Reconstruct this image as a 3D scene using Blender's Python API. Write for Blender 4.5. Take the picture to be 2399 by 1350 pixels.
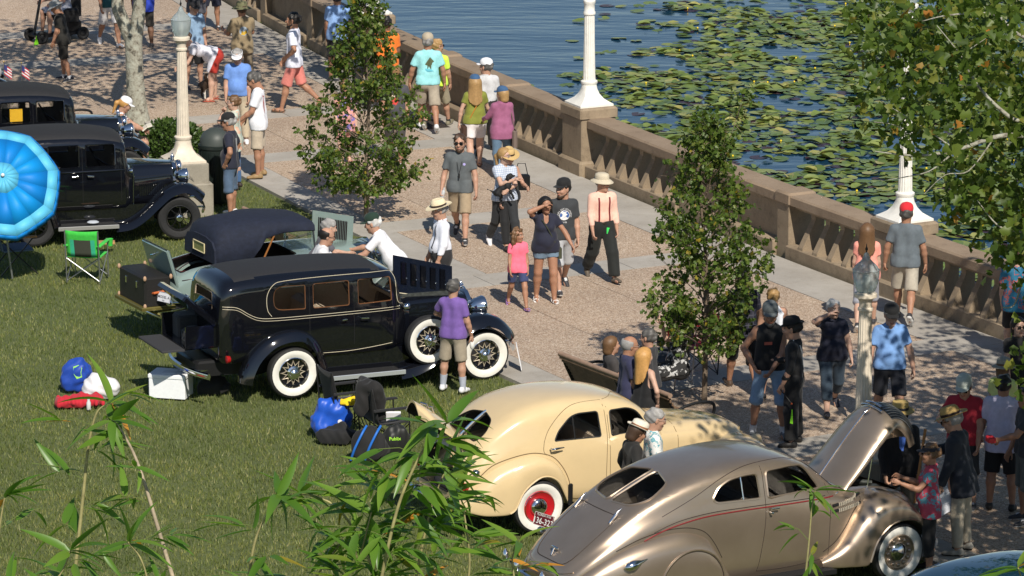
import bpy, bmesh, math, random
import numpy as np
from mathutils import Vector, Matrix, Euler
from mathutils.bvhtree import BVHTree
R_ = math.radians
PI = math.pi
for o in list(bpy.data.objects): bpy.data.objects.remove(o, do_unlink=True)
scene = bpy.context.scene
COL = scene.collection
# ---------------------------------------------------------------- camera
CAM_F, CAM_P, CAM_H = 9940.0, R_(13.3), 15.36      # focal length in photo pixels (2399 wide), pitch, height
cd = bpy.data.cameras.new('camera'); cam = bpy.data.objects.new('camera', cd); COL.objects.link(cam)
cam.location = (0, 0, CAM_H); cam.rotation_euler = (PI/2 - CAM_P, 0, 0)
cd.sensor_width = 36.0; cd.lens = 36.0*CAM_F/2399.0; cd.clip_start = 0.5; cd.clip_end = 3000
scene.camera = cam
# ---------------------------------------------------------------- sky and sun
SUN_EL, SUN_AZ = R_(44.0), R_(16.0)    # elevation; azimuth measured to the right of straight behind the camera
sun_dir = Vector((math.sin(SUN_AZ)*math.cos(SUN_EL), -math.cos(SUN_AZ)*math.cos(SUN_EL), math.sin(SUN_EL)))
w = bpy.data.worlds.new('World'); scene.world = w; w.use_nodes = True
nt = w.node_tree; bgn = nt.nodes['Background']
sk = nt.nodes.new('ShaderNodeTexSky'); sk.sky_type = 'NISHITA'; sk.sun_disc = False
sk.sun_elevation = SUN_EL; sk.sun_rotation = math.atan2(sun_dir.x, sun_dir.y); sk.air_density = 1.0; sk.dust_density = 0.25; sk.ozone_density = 1.2
nt.links.new(sk.outputs[0], bgn.inputs[0]); bgn.inputs[1].default_value = 0.075
sl = bpy.data.lights.new('sun', 'SUN'); sl.energy = 4.6; sl.angle = R_(0.55); sl.color = (1.0, 0.93, 0.82)
so = bpy.data.objects.new('sun', sl); COL.objects.link(so); so.rotation_euler = (-sun_dir).to_track_quat('-Z', 'Y').to_euler()
vs = scene.view_settings; vs.view_transform = 'Standard'; vs.look = 'None'; vs.exposure = 0.18; vs.gamma = 1.0; vs.use_curve_mapping = False
# ---------------------------------------------------------------- photo pixel -> point on a level plane (used to survey where things stand)
def G(x, y, z=0.0):
    u = (x-1199.5)/CAM_F; v = (675.0-y)/CAM_F; c, s = math.cos(CAM_P), math.sin(CAM_P)
    t = (z-CAM_H)/(-s+v*c)
    return Vector((u*t, (c+v*s)*t, z))
# ================================================================ helpers
MATS = {}
def mat(name, col, rough=0.6, metal=0.0, spec=0.5, var=0.0, vscale=8.0, bump=0.0, bscale=60.0, coat=0.0, col2=None, trans=0.0, alpha=1.0, sub=0.0, sheen=0.0, thick=0.0, obvar=0.0, ior=1.45):
    if name in MATS: return MATS[name]
    m = bpy.data.materials.new(name); m.use_nodes = True; n = m.node_tree.nodes; l = m.node_tree.links
    b = n['Principled BSDF']; c4 = (*col, 1)
    b.inputs['Base Color'].default_value = c4; b.inputs['Roughness'].default_value = rough; b.inputs['Metallic'].default_value = metal
    b.inputs['Specular IOR Level'].default_value = spec; b.inputs['Coat Weight'].default_value = coat; b.inputs['Coat Roughness'].default_value = 0.04
    b.inputs['Transmission Weight'].default_value = trans; b.inputs['IOR'].default_value = ior; b.inputs['Alpha'].default_value = alpha
    b.inputs['Sheen Weight'].default_value = sheen
    if sub: b.inputs['Subsurface Weight'].default_value = sub; b.inputs['Subsurface Radius'].default_value = (0.02, 0.008, 0.004); b.inputs['Subsurface Scale'].default_value = 0.5
    tc = None
    if var or col2 or bump or obvar: tc = n.new('ShaderNodeTexCoord')
    colsock = None
    if var or col2:
        no = n.new('ShaderNodeTexNoise'); no.inputs['Scale'].default_value = vscale; no.inputs['Detail'].default_value = 6; no.inputs['Roughness'].default_value = 0.62
        l.new(tc.outputs['Object'], no.inputs['Vector'])
        r = n.new('ShaderNodeValToRGB'); r.color_ramp.elements[0].position = 0.32; r.color_ramp.elements[1].position = 0.68
        d = col2 if col2 else tuple(max(0, c*(1-var)) for c in col)
        u = col if col2 else tuple(min(1, c*(1+var)) for c in col)
        r.color_ramp.elements[0].color = (*d, 1); r.color_ramp.elements[1].color = (*u, 1)
        l.new(no.outputs['Fac'], r.inputs['Fac']); colsock = r.outputs['Color']
    if obvar:
        oi = n.new('ShaderNodeObjectInfo'); hs = n.new('ShaderNodeHueSaturation'); mr = n.new('ShaderNodeMapRange')
        mr.inputs['To Min'].default_value = 1-obvar; mr.inputs['To Max'].default_value = 1+obvar
        l.new(oi.outputs['Random'], mr.inputs['Value']); l.new(mr.outputs['Result'], hs.inputs['Value'])
        if colsock: l.new(colsock, hs.inputs['Color'])
        else: hs.inputs['Color'].default_value = c4
        colsock = hs.outputs['Color']
    if colsock: l.new(colsock, b.inputs['Base Color'])
    if bump:
        nb = n.new('ShaderNodeTexNoise'); nb.inputs['Scale'].default_value = bscale; nb.inputs['Detail'].default_value = 5
        l.new(tc.outputs['Object'], nb.inputs['Vector'])
        bp = n.new('ShaderNodeBump'); bp.inputs['Strength'].default_value = bump; bp.inputs['Distance'].default_value = 0.01
        l.new(nb.outputs['Fac'], bp.inputs['Height']); l.new(bp.outputs['Normal'], b.inputs['Normal'])
    MATS[name] = m
    return m
def tag(o, label=None, cat=None, group=None, kind=None):
    if label: o['label'] = label
    if cat: o['category'] = cat
    if group: o['group'] = group
    if kind: o['kind'] = kind
    return o
def thing(name, label, cat, loc=(0, 0, 0), rotz=0.0, group=None):
    o = bpy.data.objects.new(name, None); COL.objects.link(o); o.location = loc; o.rotation_euler = (0, 0, rotz)
    o.empty_display_size = 0.2
    return tag(o, label, cat, group)
class MB:
    """collects geometry for ONE mesh object"""
    def __init__(s): s.v = []; s.f = []; s.m = []; s.mi = 0
    def add(s, vs, fs, mi=None):
        k = len(s.v); s.v += [tuple(p) for p in vs]
        for f in fs: s.f.append(tuple(i+k for i in f)); s.m.append(s.mi if mi is None else mi)
        return s
    def box(s, x0, x1, y0, y1, z0, z1, mi=None, M=None):
        vs = [Vector((x, y, z)) for z in (z0, z1) for y in (y0, y1) for x in (x0, x1)]
        if M: vs = [M @ p for p in vs]
        return s.add(vs, [(0, 2, 3, 1), (4, 5, 7, 6), (0, 1, 5, 4), (2, 6, 7, 3), (0, 4, 6, 2), (1, 3, 7, 5)], mi)
    def bbox(s, x0, x1, y0, y1, z0, z1, b=0.02, mi=None, M=None):
        """box with bevelled vertical and top edges (rings)"""
        rings = []
        for (z, i) in ((z0, 0), (z1-b, 0), (z1, b)):
            X0, X1, Y0, Y1 = x0+i, x1-i, y0+i, y1-i
            c = b*0.9
            rings.append([Vector(p) for p in ((X0+c, Y0, z), (X1-c, Y0, z), (X1, Y0+c, z), (X1, Y1-c, z), (X1-c, Y1, z), (X0+c, Y1, z), (X0, Y1-c, z), (X0, Y0+c, z))])
        if M: rings = [[M @ p for p in r] for r in rings]
        return s.loft(rings, True, True, mi=mi)
    def loft(s, rings, cap0=False, cap1=False, closed=True, mi=None):
        n = len(rings[0]); vs = [p for r in rings for p in r]; fs = []
        for i in range(len(rings)-1):
            for j in range(n if closed else n-1):
                a = i*n+j; b = i*n+(j+1) % n
                fs.append((a, b, b+n, a+n))
        if cap0: fs.append(tuple(reversed(range(n))))
        if cap1: fs.append(tuple((len(rings)-1)*n+j for j in range(n)))
        return s.add(vs, fs, mi)
    def lathe(s, prof, n=16, M=None, mi=None, cap0=True, cap1=True, flute=0.0, nfl=12, sq=None):
        rings = []
        for k, (r, z) in enumerate(prof):
            ring = []
            for j in range(n):
                a = 2*PI*j/n; rr = r
                if flute and r > 0.02: rr = r*(1-flute*(0.5+0.5*math.cos(nfl*a)))
                if sq and sq[k]:                      # blend towards a square plan
                    q = r/max(abs(math.cos(a)), abs(math.sin(a))); rr = rr*(1-sq[k])+q*sq[k]
                p = Vector((rr*math.cos(a), rr*math.sin(a), z)); ring.append(M @ p if M else p)
            rings.append(ring)
        return s.loft(rings, cap0, cap1, mi=mi)
    def tube(s, pts, r, n=6, mi=None, cap=True):
        pts = [Vector(p) for p in pts]; rs = r if isinstance(r, (list, tuple)) else [r]*len(pts)
        rings = []; up = Vector((0, 0, 1)); prev = None
        for i, p in enumerate(pts):
            d = (pts[min(i+1, len(pts)-1)]-pts[max(i-1, 0)])
            if d.length < 1e-9: d = Vector((0, 0, 1))
            d.normalize()
            if prev is None:
                a = d.orthogonal().normalized()
            else:
                a = prev-d*prev.dot(d)
                a = a.normalized() if a.length > 1e-6 else d.orthogonal().normalized()
            prev = a; b = d.cross(a)
            rings.append([p+(a*math.cos(2*PI*j/n)+b*math.sin(2*PI*j/n))*rs[i] for j in range(n)])
        return s.loft(rings, cap, cap, mi=mi)
    def torus(s, R, r, M=None, n=28, m=10, mi=None, sy=1.0, a0=0.0, a1=2*PI):
        """ring in the local XZ plane (axis Y); sy stretches the tube along the axis"""
        full = abs(a1-a0-2*PI) < 1e-6; rings = []
        for i in range(n if full else n+1):
            a = a0+(a1-a0)*i/n; ring = []
            for j in range(m):
                b = 2*PI*j/m; q = R+r*math.cos(b)
                p = Vector((q*math.cos(a), r*sy*math.sin(b), q*math.sin(a))); ring.append(M @ p if M else p)
            rings.append(ring)
        if full: rings.append(rings[0])
        return s.loft(rings, mi=mi)
    def prism(s, poly, y0, y1, M=None, mi=None):
        """poly of (x,z) extruded along y"""
        n = len(poly); a = [Vector((x, y0, z)) for x, z in poly]; b = [Vector((x, y1, z)) for x, z in poly]
        if M: a = [M @ p for p in a]; b = [M @ p for p in b]
        return s.add(a+b, [tuple(range(n)), tuple(reversed(range(n, 2*n)))]+[(i+n, (i+1) % n+n, (i+1) % n, i) for i in range(n)], mi)
    def sphere(s, c, r, n=12, m=8, mi=None, M=None, sc=(1, 1, 1)):
        rings = []
        for i in range(m+1):
            t = PI*i/m
            rings.append([Vector((c[0]+sc[0]*r*max(math.sin(t), 1e-4)*math.cos(2*PI*j/n), c[1]+sc[1]*r*max(math.sin(t), 1e-4)*math.sin(2*PI*j/n), c[2]-sc[2]*r*math.cos(t))) for j in range(n)])
        if M: rings = [[M @ p for p in q] for q in rings]
        return s.loft(rings, True, True, mi=mi)
    def mesh(s, name):
        me = bpy.data.meshes.new(name); me.from_pydata(s.v, [], s.f); return me
    def build(s, name, mats, parent=None, smooth=40, loc=None, rot=None, recalc=True):
        me = s.mesh(name)
        ml = mats if isinstance(mats, (list, tuple)) else [mats]
        for m in ml: me.materials.append(m)
        if len(ml) > 1: me.polygons.foreach_set('material_index', s.m)
        if recalc:
            bm = bmesh.new(); bm.from_mesh(me); bmesh.ops.recalc_face_normals(bm, faces=bm.faces); bm.to_mesh(me); bm.free()
        if smooth:
            me.polygons.foreach_set('use_smooth', [True]*len(me.polygons))
            if smooth < 180: me.set_sharp_from_angle(angle=R_(smooth))
        return put(name, me, parent, loc, rot)
def put(name, me, parent=None, loc=None, rot=None):
    o = bpy.data.objects.new(name, me); COL.objects.link(o)
    if parent: o.parent = parent
    if loc is not None: o.location = loc
    if rot is not None: o.rotation_euler = rot
    return o
def npmesh(name, V, Fq, mats, smooth=True, mi=None):
    """mesh from numpy vertex array and an (n,3) or (n,4) face array"""
    me = bpy.data.meshes.new(name); V = np.asarray(V, np.float32); Fq = np.asarray(Fq, np.int32); n, k = Fq.shape
    me.vertices.add(len(V)); me.vertices.foreach_set('co', V.ravel())
    me.loops.add(n*k); me.loops.foreach_set('vertex_index', Fq.ravel())
    me.polygons.add(n); me.polygons.foreach_set('loop_start', np.arange(0, n*k, k, dtype=np.int32))
    for m in (mats if isinstance(mats, (list, tuple)) else [mats]): me.materials.append(m)
    if mi is not None: me.polygons.foreach_set('material_index', np.asarray(mi, np.int32))
    if smooth: me.polygons.foreach_set('use_smooth', np.ones(n, bool))
    me.update(calc_edges=True); me.validate()
    return me
def copy_tree(o, parent=None):
    c = o.copy(); COL.objects.link(c); c.parent = parent
    for ch in o.children: copy_tree(ch, c)
    return c
def catmull(pts, n=6, closed=False):
    """smooth interpolation of a list of tuples"""
    P = [np.array(p, float) for p in pts]; out = []; m = len(P)
    for i in range(m if closed else m-1):
        if closed: a, b, c, d = P[(i-1) % m], P[i], P[(i+1) % m], P[(i+2) % m]
        else: a, b, c, d = P[max(i-1, 0)], P[i], P[i+1], P[min(i+2, m-1)]
        for k in range(n):
            t = k/n
            out.append(0.5*((2*b)+(-a+c)*t+(2*a-5*b+4*c-d)*t*t+(-a+3*b-3*c+d)*t**3))
    if not closed: out.append(P[-1])
    return [tuple(p) for p in out]
def text_polys(s, size=1.0, bold=0.0):
    """letter shapes of Blender's own built-in font as flat triangles: (verts2d, tris)"""
    cu = bpy.data.curves.new('t', 'FONT'); cu.body = s; cu.size = size; cu.align_x = 'CENTER'; cu.align_y = 'CENTER'; cu.resolution_u = 2; cu.offset = bold
    o = bpy.data.objects.new('t', cu); COL.objects.link(o)
    dg = bpy.context.evaluated_depsgraph_get(); me = bpy.data.meshes.new_from_object(o.evaluated_get(dg))
    me.calc_loop_triangles()
    V = [(v.co.x, v.co.y) for v in me.vertices]; T = [tuple(t.vertices) for t in me.loop_triangles]
    bpy.data.objects.remove(o); bpy.data.curves.remove(cu); bpy.data.meshes.remove(me)
    return V, T
# common materials
chrome = mat('chrome', (0.75, 0.76, 0.78), 0.08, 1.0)
rubber = mat('tyre_rubber', (0.018, 0.018, 0.019), 0.75, var=0.25, vscale=30)
whitewall = mat('whitewall_rubber', (0.76, 0.74, 0.68), 0.55, var=0.06, vscale=12)
blackmetal = mat('black_metal', (0.012, 0.012, 0.013), 0.4)
# ================================================================ the setting
ARC_C = (171.4604, 152.9837); ARC_R = 187.6927           # the promenade follows the round lake
def ARC(s, t, z=0.0):
    a = s/ARC_R
    return Vector((ARC_C[0]+(ARC_R+t)*math.cos(a), ARC_C[1]+(ARC_R+t)*math.sin(a), z))
def ARCROT(s): a = s/ARC_R; return math.atan2(math.cos(a), -math.sin(a))
def arc_slab(mb, s0, s1, t0, t1, z0, z1, n=3, gap=0.006, mi=None):
    s0 += gap; s1 -= gap; t0 += gap; t1 -= gap
    rings = []
    for i in range(n+1):
        s = s0+(s1-s0)*i/n
        rings.append([ARC(s, t0, z0), ARC(s, t1, z0), ARC(s, t1, z1), ARC(s, t0, z1)])
    mb.loft(rings, True, True, mi=mi)
def node_mat(name, fn):
    m = bpy.data.materials.new(name); m.use_nodes = True; n = m.node_tree.nodes; l = m.node_tree.links
    fn(n, l, n['Principled BSDF']); return m
def ramp(n, l, fac, stops):
    r = n.new('ShaderNodeValToRGB'); e = r.color_ramp.elements
    while len(e) < len(stops): e.new(0.5)
    for i, (p, c) in enumerate(stops): e[i].position = p; e[i].color = (*c, 1)
    l.new(fac, r.inputs['Fac']); return r.outputs['Color']
def noise(n, l, vec, scale, detail=5, rough=0.6):
    t = n.new('ShaderNodeTexNoise'); t.inputs['Scale'].default_value = scale; t.inputs['Detail'].default_value = detail; t.inputs['Roughness'].default_value = rough
    l.new(vec, t.inputs['Vector']); return t.outputs['Fac']
def mixc(n, l, fac, a, b, mode='MIX'):
    x = n.new('ShaderNodeMix'); x.data_type = 'RGBA'; x.blend_type = mode
    for i, v in ((0, fac), (6, a), (7, b)):
        if hasattr(v, 'links'): l.new(v, x.inputs[i])
        else: x.inputs[i].default_value = v if i == 0 else (*v, 1)
    return x.outputs[2]
def bumpn(n, l, b, h, strength, dist):
    bp = n.new('ShaderNodeBump'); bp.inputs['Strength'].default_value = strength; bp.inputs['Distance'].default_value = dist
    l.new(h, bp.inputs['Height']); l.new(bp.outputs['Normal'], b.inputs['Normal'])
def f_agg(n, l, b):
    tc = n.new('ShaderNodeTexCoord'); v = tc.outputs['Object']
    vo = n.new('ShaderNodeTexVoronoi'); vo.inputs['Scale'].default_value = 62; l.new(v, vo.inputs['Vector'])
    sep = n.new('ShaderNodeSeparateColor'); l.new(vo.outputs['Color'], sep.inputs[0])
    c = ramp(n, l, sep.outputs[0], [(0.0, (0.21, 0.15, 0.11)), (0.25, (0.37, 0.275, 0.20)), (0.5, (0.46, 0.355, 0.265)), (0.8, (0.54, 0.44, 0.345)), (1.0, (0.66, 0.59, 0.50))])
    big = ramp(n, l, noise(n, l, v, 0.55, 6, 0.65), [(0.3, (0.80, 0.78, 0.76)), (0.7, (1.06, 1.04, 1.0))])
    c2 = mixc(n, l, 1.0, c, big, 'MULTIPLY')
    oi = n.new('ShaderNodeObjectInfo')
    tint = ramp(n, l, oi.outputs['Random'], [(0, (0.93, 0.92, 0.92)), (1, (1.05, 1.02, 0.99))])
    c3 = mixc(n, l, 1.0, c2, tint, 'MULTIPLY')
    l.new(c3, b.inputs['Base Color']); b.inputs['Roughness'].default_value = 0.75
    bumpn(n, l, b, vo.outputs['Distance'], 0.5, 0.008)
agg_mat = node_mat('exposed_aggregate', f_agg)
def f_conc(base, dark, stain=0.8):
    def f(n, l, b):
        tc = n.new('ShaderNodeTexCoord'); v = tc.outputs['Object']
        c = ramp(n, l, noise(n, l, v, 1.3, 8, 0.7), [(0.3, dark), (0.7, base)])
        fine = ramp(n, l, noise(n, l, v, 55, 3, 0.6), [(0.3, (0.86, 0.86, 0.86)), (0.7, (1.05, 1.05, 1.05))])
        c = mixc(n, l, 1.0, c, fine, 'MULTIPLY')
        st = ramp(n, l, noise(n, l, v, 4.2, 9, 0.75), [(0.52, (1, 1, 1)), (0.72, (stain, stain*0.97, stain*0.92))])
        c = mixc(n, l, 1.0, c, st, 'MULTIPLY')
        oi = n.new('ShaderNodeObjectInfo')
        tint = ramp(n, l, oi.outputs['Random'], [(0, (0.93, 0.93, 0.93)), (1, (1.05, 1.05, 1.05))])
        c = mixc(n, l, 1.0, c, tint, 'MULTIPLY')
        l.new(c, b.inputs['Base Color']); b.inputs['Roughness'].default_value = 0.85
        bumpn(n, l, b, noise(n, l, v, 70, 4), 0.35, 0.01)
    return f
band_mat = node_mat('paving_concrete', f_conc((0.44, 0.41, 0.365), (0.34, 0.31, 0.27)))
stone_mat = node_mat('weathered_cast_stone', f_conc((0.36, 0.28, 0.19), (0.235, 0.175, 0.115), 0.55))
capstone_mat = node_mat('brown_cap_stone', f_conc((0.33, 0.245, 0.168), (0.25, 0.18, 0.12), 0.7))
plinth_mat = node_mat('grey_plinth_concrete', f_conc((0.36, 0.33, 0.27), (0.26, 0.235, 0.19), 0.7))
def f_soil(n, l, b):
    tc = n.new('ShaderNodeTexCoord'); v = tc.outputs['Object']
    c = ramp(n, l, noise(n, l, v, 1.1, 8, 0.7), [(0.3, (0.08, 0.11, 0.03)), (0.7, (0.14, 0.17, 0.05))])
    c = mixc(n, l, 0.55, c, ramp(n, l, noise(n, l, v, 30, 4), [(0.3, (0.05, 0.07, 0.02)), (0.7, (0.16, 0.18, 0.065))]))
    l.new(c, b.inputs['Base Color']); b.inputs['Roughness'].default_value = 0.95
    bumpn(n, l, b, noise(n, l, v, 45, 5), 0.8, 0.04)
soil_mat = node_mat('turf', f_soil)
LAWN_Z = -0.02
# --- ground sheet (lawn side of the lake wall, out to the horizon)
mb = MB(); S0, S1, NS = -800.0, -250.0, 60
rings = []
for i in range(NS+1):
    s = S0+(S1-S0)*i/NS
    rings.append([ARC(s, t, LAWN_Z-0.03) for t in (-0.05, 3, 8, 16, 30, 60, 120, 400)])
mb.loft(rings, closed=False)
lawn = mb.build('lawn', soil_mat, smooth=0); tag(lawn, 'mown green lawn the old cars are parked on', kind='structure')
# --- plaza of aggregate panels and concrete bands
plaza = bpy.data.objects.new('plaza', None); COL.objects.link(plaza); tag(plaza, 'promenade paving of tan aggregate panels between grey concrete bands', kind='structure')
def slab(kind, s0, s1, t0, t1):
    m = MB(); arc_slab(m, s0, s1, t0, t1, -0.10, 0.0 if kind == 'paving_panel' else 0.003)
    m.build(kind, agg_mat if kind == 'paving_panel' else band_mat, plaza, smooth=0)
BW = 0.37
bands = [-546.6, -542.8, -536.0, -532.3, -525.3, -521.9, -515.3, -511.5, -505.4, -501.3, -494.5, -490.8, -484.0, -480.3]
edges = []
for b in bands: edges.append((b-BW, b+BW))
prev = -553.0
for (e0, e1) in edges+[(-473.0, -473.0)]:
    # balustrade side strip, split in pieces
    npc = max(1, round((e0-prev)/1.9))
    for i in range(npc): slab('concrete_band', prev+(e0-prev)*i/npc, prev+(e0-prev)*(i+1)/npc, 0.16, 1.18)
    mid = (prev+e0)/2
    far = 4.95
    if mid < -515.8: far = 14.0
    elif mid > -501.3: far = 7.06
    tt = [1.18, 3.72, far] if far < 10 else [1.18, 3.72, 5.9, 8.3, 10.9, 14.0]
    if mid > -501.3: tt = [1.18, 3.72, 5.4, 7.06]
    for a, b2 in zip(tt, tt[1:]): 
        sm = (prev+e0)/2
        if e0-prev > 3.6: slab('paving_panel', prev, sm, a, b2); slab('paving_panel', sm, e0, a, b2)
        else: slab('paving_panel', prev, e0, a, b2)
    # lawn side strip
    if far < 10:
        npc = max(1, round((e0-prev)/1.6))
        for i in range(npc): slab('concrete_band', prev+(e0-prev)*i/npc, prev+(e0-prev)*(i+1)/npc, far, far+0.66)
    if e1 > e0:
        ft = 14.0 if e0 < -515.8 else (5.61 if e0 < -502 else 7.72)
        k = max(2, round(ft/2.4))
        for i in range(k): slab('concrete_band', e0, e1, 0.16+(ft-0.16)*i/k, 0.16+(ft-0.16)*(i+1)/k)
    prev = e1
def lawn_edge(s):                       # distance from the lake wall at which the lawn begins
    return 14.0 if s < -515.7 else (5.62 if s < -501.7 else 7.73)
m = MB(); m.box(-0.42, 0.42, -0.3, 0.3, -0.02, 0.0075)
for i in range(9): m.box(-0.36, 0.36, -0.26+i*0.06, -0.235+i*0.06, 0.0075, 0.012)
gr = m.build('drain_cover', mat('dark_iron', (0.05, 0.04, 0.035), 0.7, var=0.3), None, smooth=0, loc=ARC(-513.2, 0.78), rot=(0, 0, ARCROT(-513.2))); tag(gr, 'dark flat iron drain cover let into the concrete strip by the balustrade', 'drain cover')
# --- balustrade
bal = thing('balustrade', 'weathered cast stone balustrade with brown cap along the lake', 'balustrade')
LAMPS = [-518.75, -508.15, -497.5]
def place(o, s, t=0.0, z=0.0): o.location = ARC(s, t, z); o.rotation_euler = (0, 0, ARCROT(s)); return o
WT = 0.32          # wall centre lies at t = -0.16 ; local -y is the plaza side
def bar(name, s0, s1, y0, y1, z0, z1, m, bev=0.015):
    L = s1-s0; q = MB(); q.bbox(-L/2+0.002, L/2-0.002, y0, y1, z0, z1, bev)
    o = q.build(name, m, bal, smooth=30); place(o, (s0+s1)/2, -0.2); return o
q = MB()          # one baluster: a wedge-shaped upright that leans in towards the rail
sec = [(-0.285, 0.20), (-0.28, 0.24), (-0.04, 0.68), (-0.05, 0.79), (0.13, 0.79), (0.13, 0.20)]
rr = []
for x, g_ in ((-0.065, 0.0), (-0.05, -0.012), (0.05, -0.012), (0.065, 0.0)): rr.append([Vector((x, y+(-g_ if y < 0 and abs(x) > 0.06 else 0), z)) for y, z in sec])
q.loft(rr, True, True)
me_bal = q.mesh('baluster'); me_bal.materials.append(stone_mat)
def open_bay(s0, s1):
    bar('plinth_course', s0, s1, -0.30, 0.22, -0.05, 0.20, stone_mat)
    n = max(2, round((s1-s0)/0.43)); d = (s1-s0)/n
    for i in range(n+1):
        if 0 < i < n: place(put('baluster', me_bal, bal), s0+d*i, -0.2)
    bar('under_rail', s0, s1, -0.12, 0.17, 0.785, 0.86, stone_mat)
    bar('rail_cap', s0, s1, -0.235, 0.25, 0.86, 1.02, capstone_mat, 0.03)
def solid_bay(s0, s1):
    bar('plinth_course', s0, s1, -0.30, 0.22, -0.05, 0.20, stone_mat)
    bar('wall_panel', s0, s1, -0.08, 0.15, 0.20, 0.80, stone_mat, 0.004)
    bar('under_rail', s0, s1, -0.12, 0.17, 0.785, 0.86, stone_mat)
    bar('rail_cap', s0, s1, -0.235, 0.25, 0.86, 1.02, capstone_mat, 0.03)
def pier(s):
    bar('pier', s-0.19, s+0.19, -0.235, 0.235, -0.05, 0.87, stone_mat)
    bar('pier_cap', s-0.24, s+0.24, -0.262, 0.262, 0.868, 1.055, capstone_mat, 0.035)
def pedestal(s):
    bar('pedestal_foot', s-0.47, s+0.47, -0.40, 0.40, -0.05, 0.26, stone_mat, 0.04)
    bar('pedestal', s-0.40, s+0.40, -0.34, 0.34, 0.26, 1.02, stone_mat, 0.02)
    bar('pedestal_head', s-0.43, s+0.43, -0.37, 0.37, 1.02, 1.20, stone_mat, 0.03)
allL = [-540.0, -529.4]+LAMPS+[-486.9]
for a, b in zip(allL, allL[1:]):
    d = (b-a); p1, p2 = a+d*0.385, a+d*0.695
    open_bay(a+0.40, p1-0.19); pier(p1); solid_bay(p1+0.19, p2-0.19); pier(p2); open_bay(p2+0.19, b-0.40)
for s in allL: pedestal(s)
q = MB()
rings = []
for i in range(41):
    s = -545+65*i/40; rings.append([ARC(s, 0.15, -0.06), ARC(s, -0.46, -0.06), ARC(s, -0.46, -2.4), ARC(s, 0.15, -2.4)])
q.loft(rings, True, True)
lw = q.build('lake_wall', stone_mat, smooth=0); tag(lw, 'low stone retaining wall of the lake under the balustrade', 'wall')
# --- water
def f_water(n, l, b):
    tc = n.new('ShaderNodeTexCoord'); mp = n.new('ShaderNodeMapping'); l.new(tc.outputs['Object'], mp.inputs['Vector'])
    mp.inputs['Rotation'].default_value = (0, 0, 0.12); mp.inputs['Scale'].default_value = (0.42, 1.25, 1)
    b.inputs['Base Color'].default_value = (0.008, 0.038, 0.075, 1); b.inputs['Roughness'].default_value = 0.07; b.inputs['IOR'].default_value = 1.33
    w1 = noise(n, l, mp.outputs['Vector'], 1.5, 4, 0.55); w2 = noise(n, l, mp.outputs['Vector'], 0.35, 3, 0.5)
    a = n.new('ShaderNodeMath'); a.operation = 'MULTIPLY_ADD'; l.new(w2, a.inputs[0]); a.inputs[1].default_value = 1.6; l.new(w1, a.inputs[2])
    bumpn(n, l, b, a.outputs[0], 0.15, 0.16)
water_mat = node_mat('lake_water', f_water)
WATER_Z = -0.95
mb = MB()
rings = []
for i in range(49):
    a = 2*PI*i/48
    rings.append([Vector((ARC_C[0]+r*math.cos(a), ARC_C[1]+r*math.sin(a), WATER_Z)) for r in (1.0, 80, ARC_R-0.4)])
mb.loft(rings, closed=False)
wat = mb.build('lake_water', water_mat, smooth=0); tag(wat, 'dark blue rippled lake beyond the balustrade', kind='structure')
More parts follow.
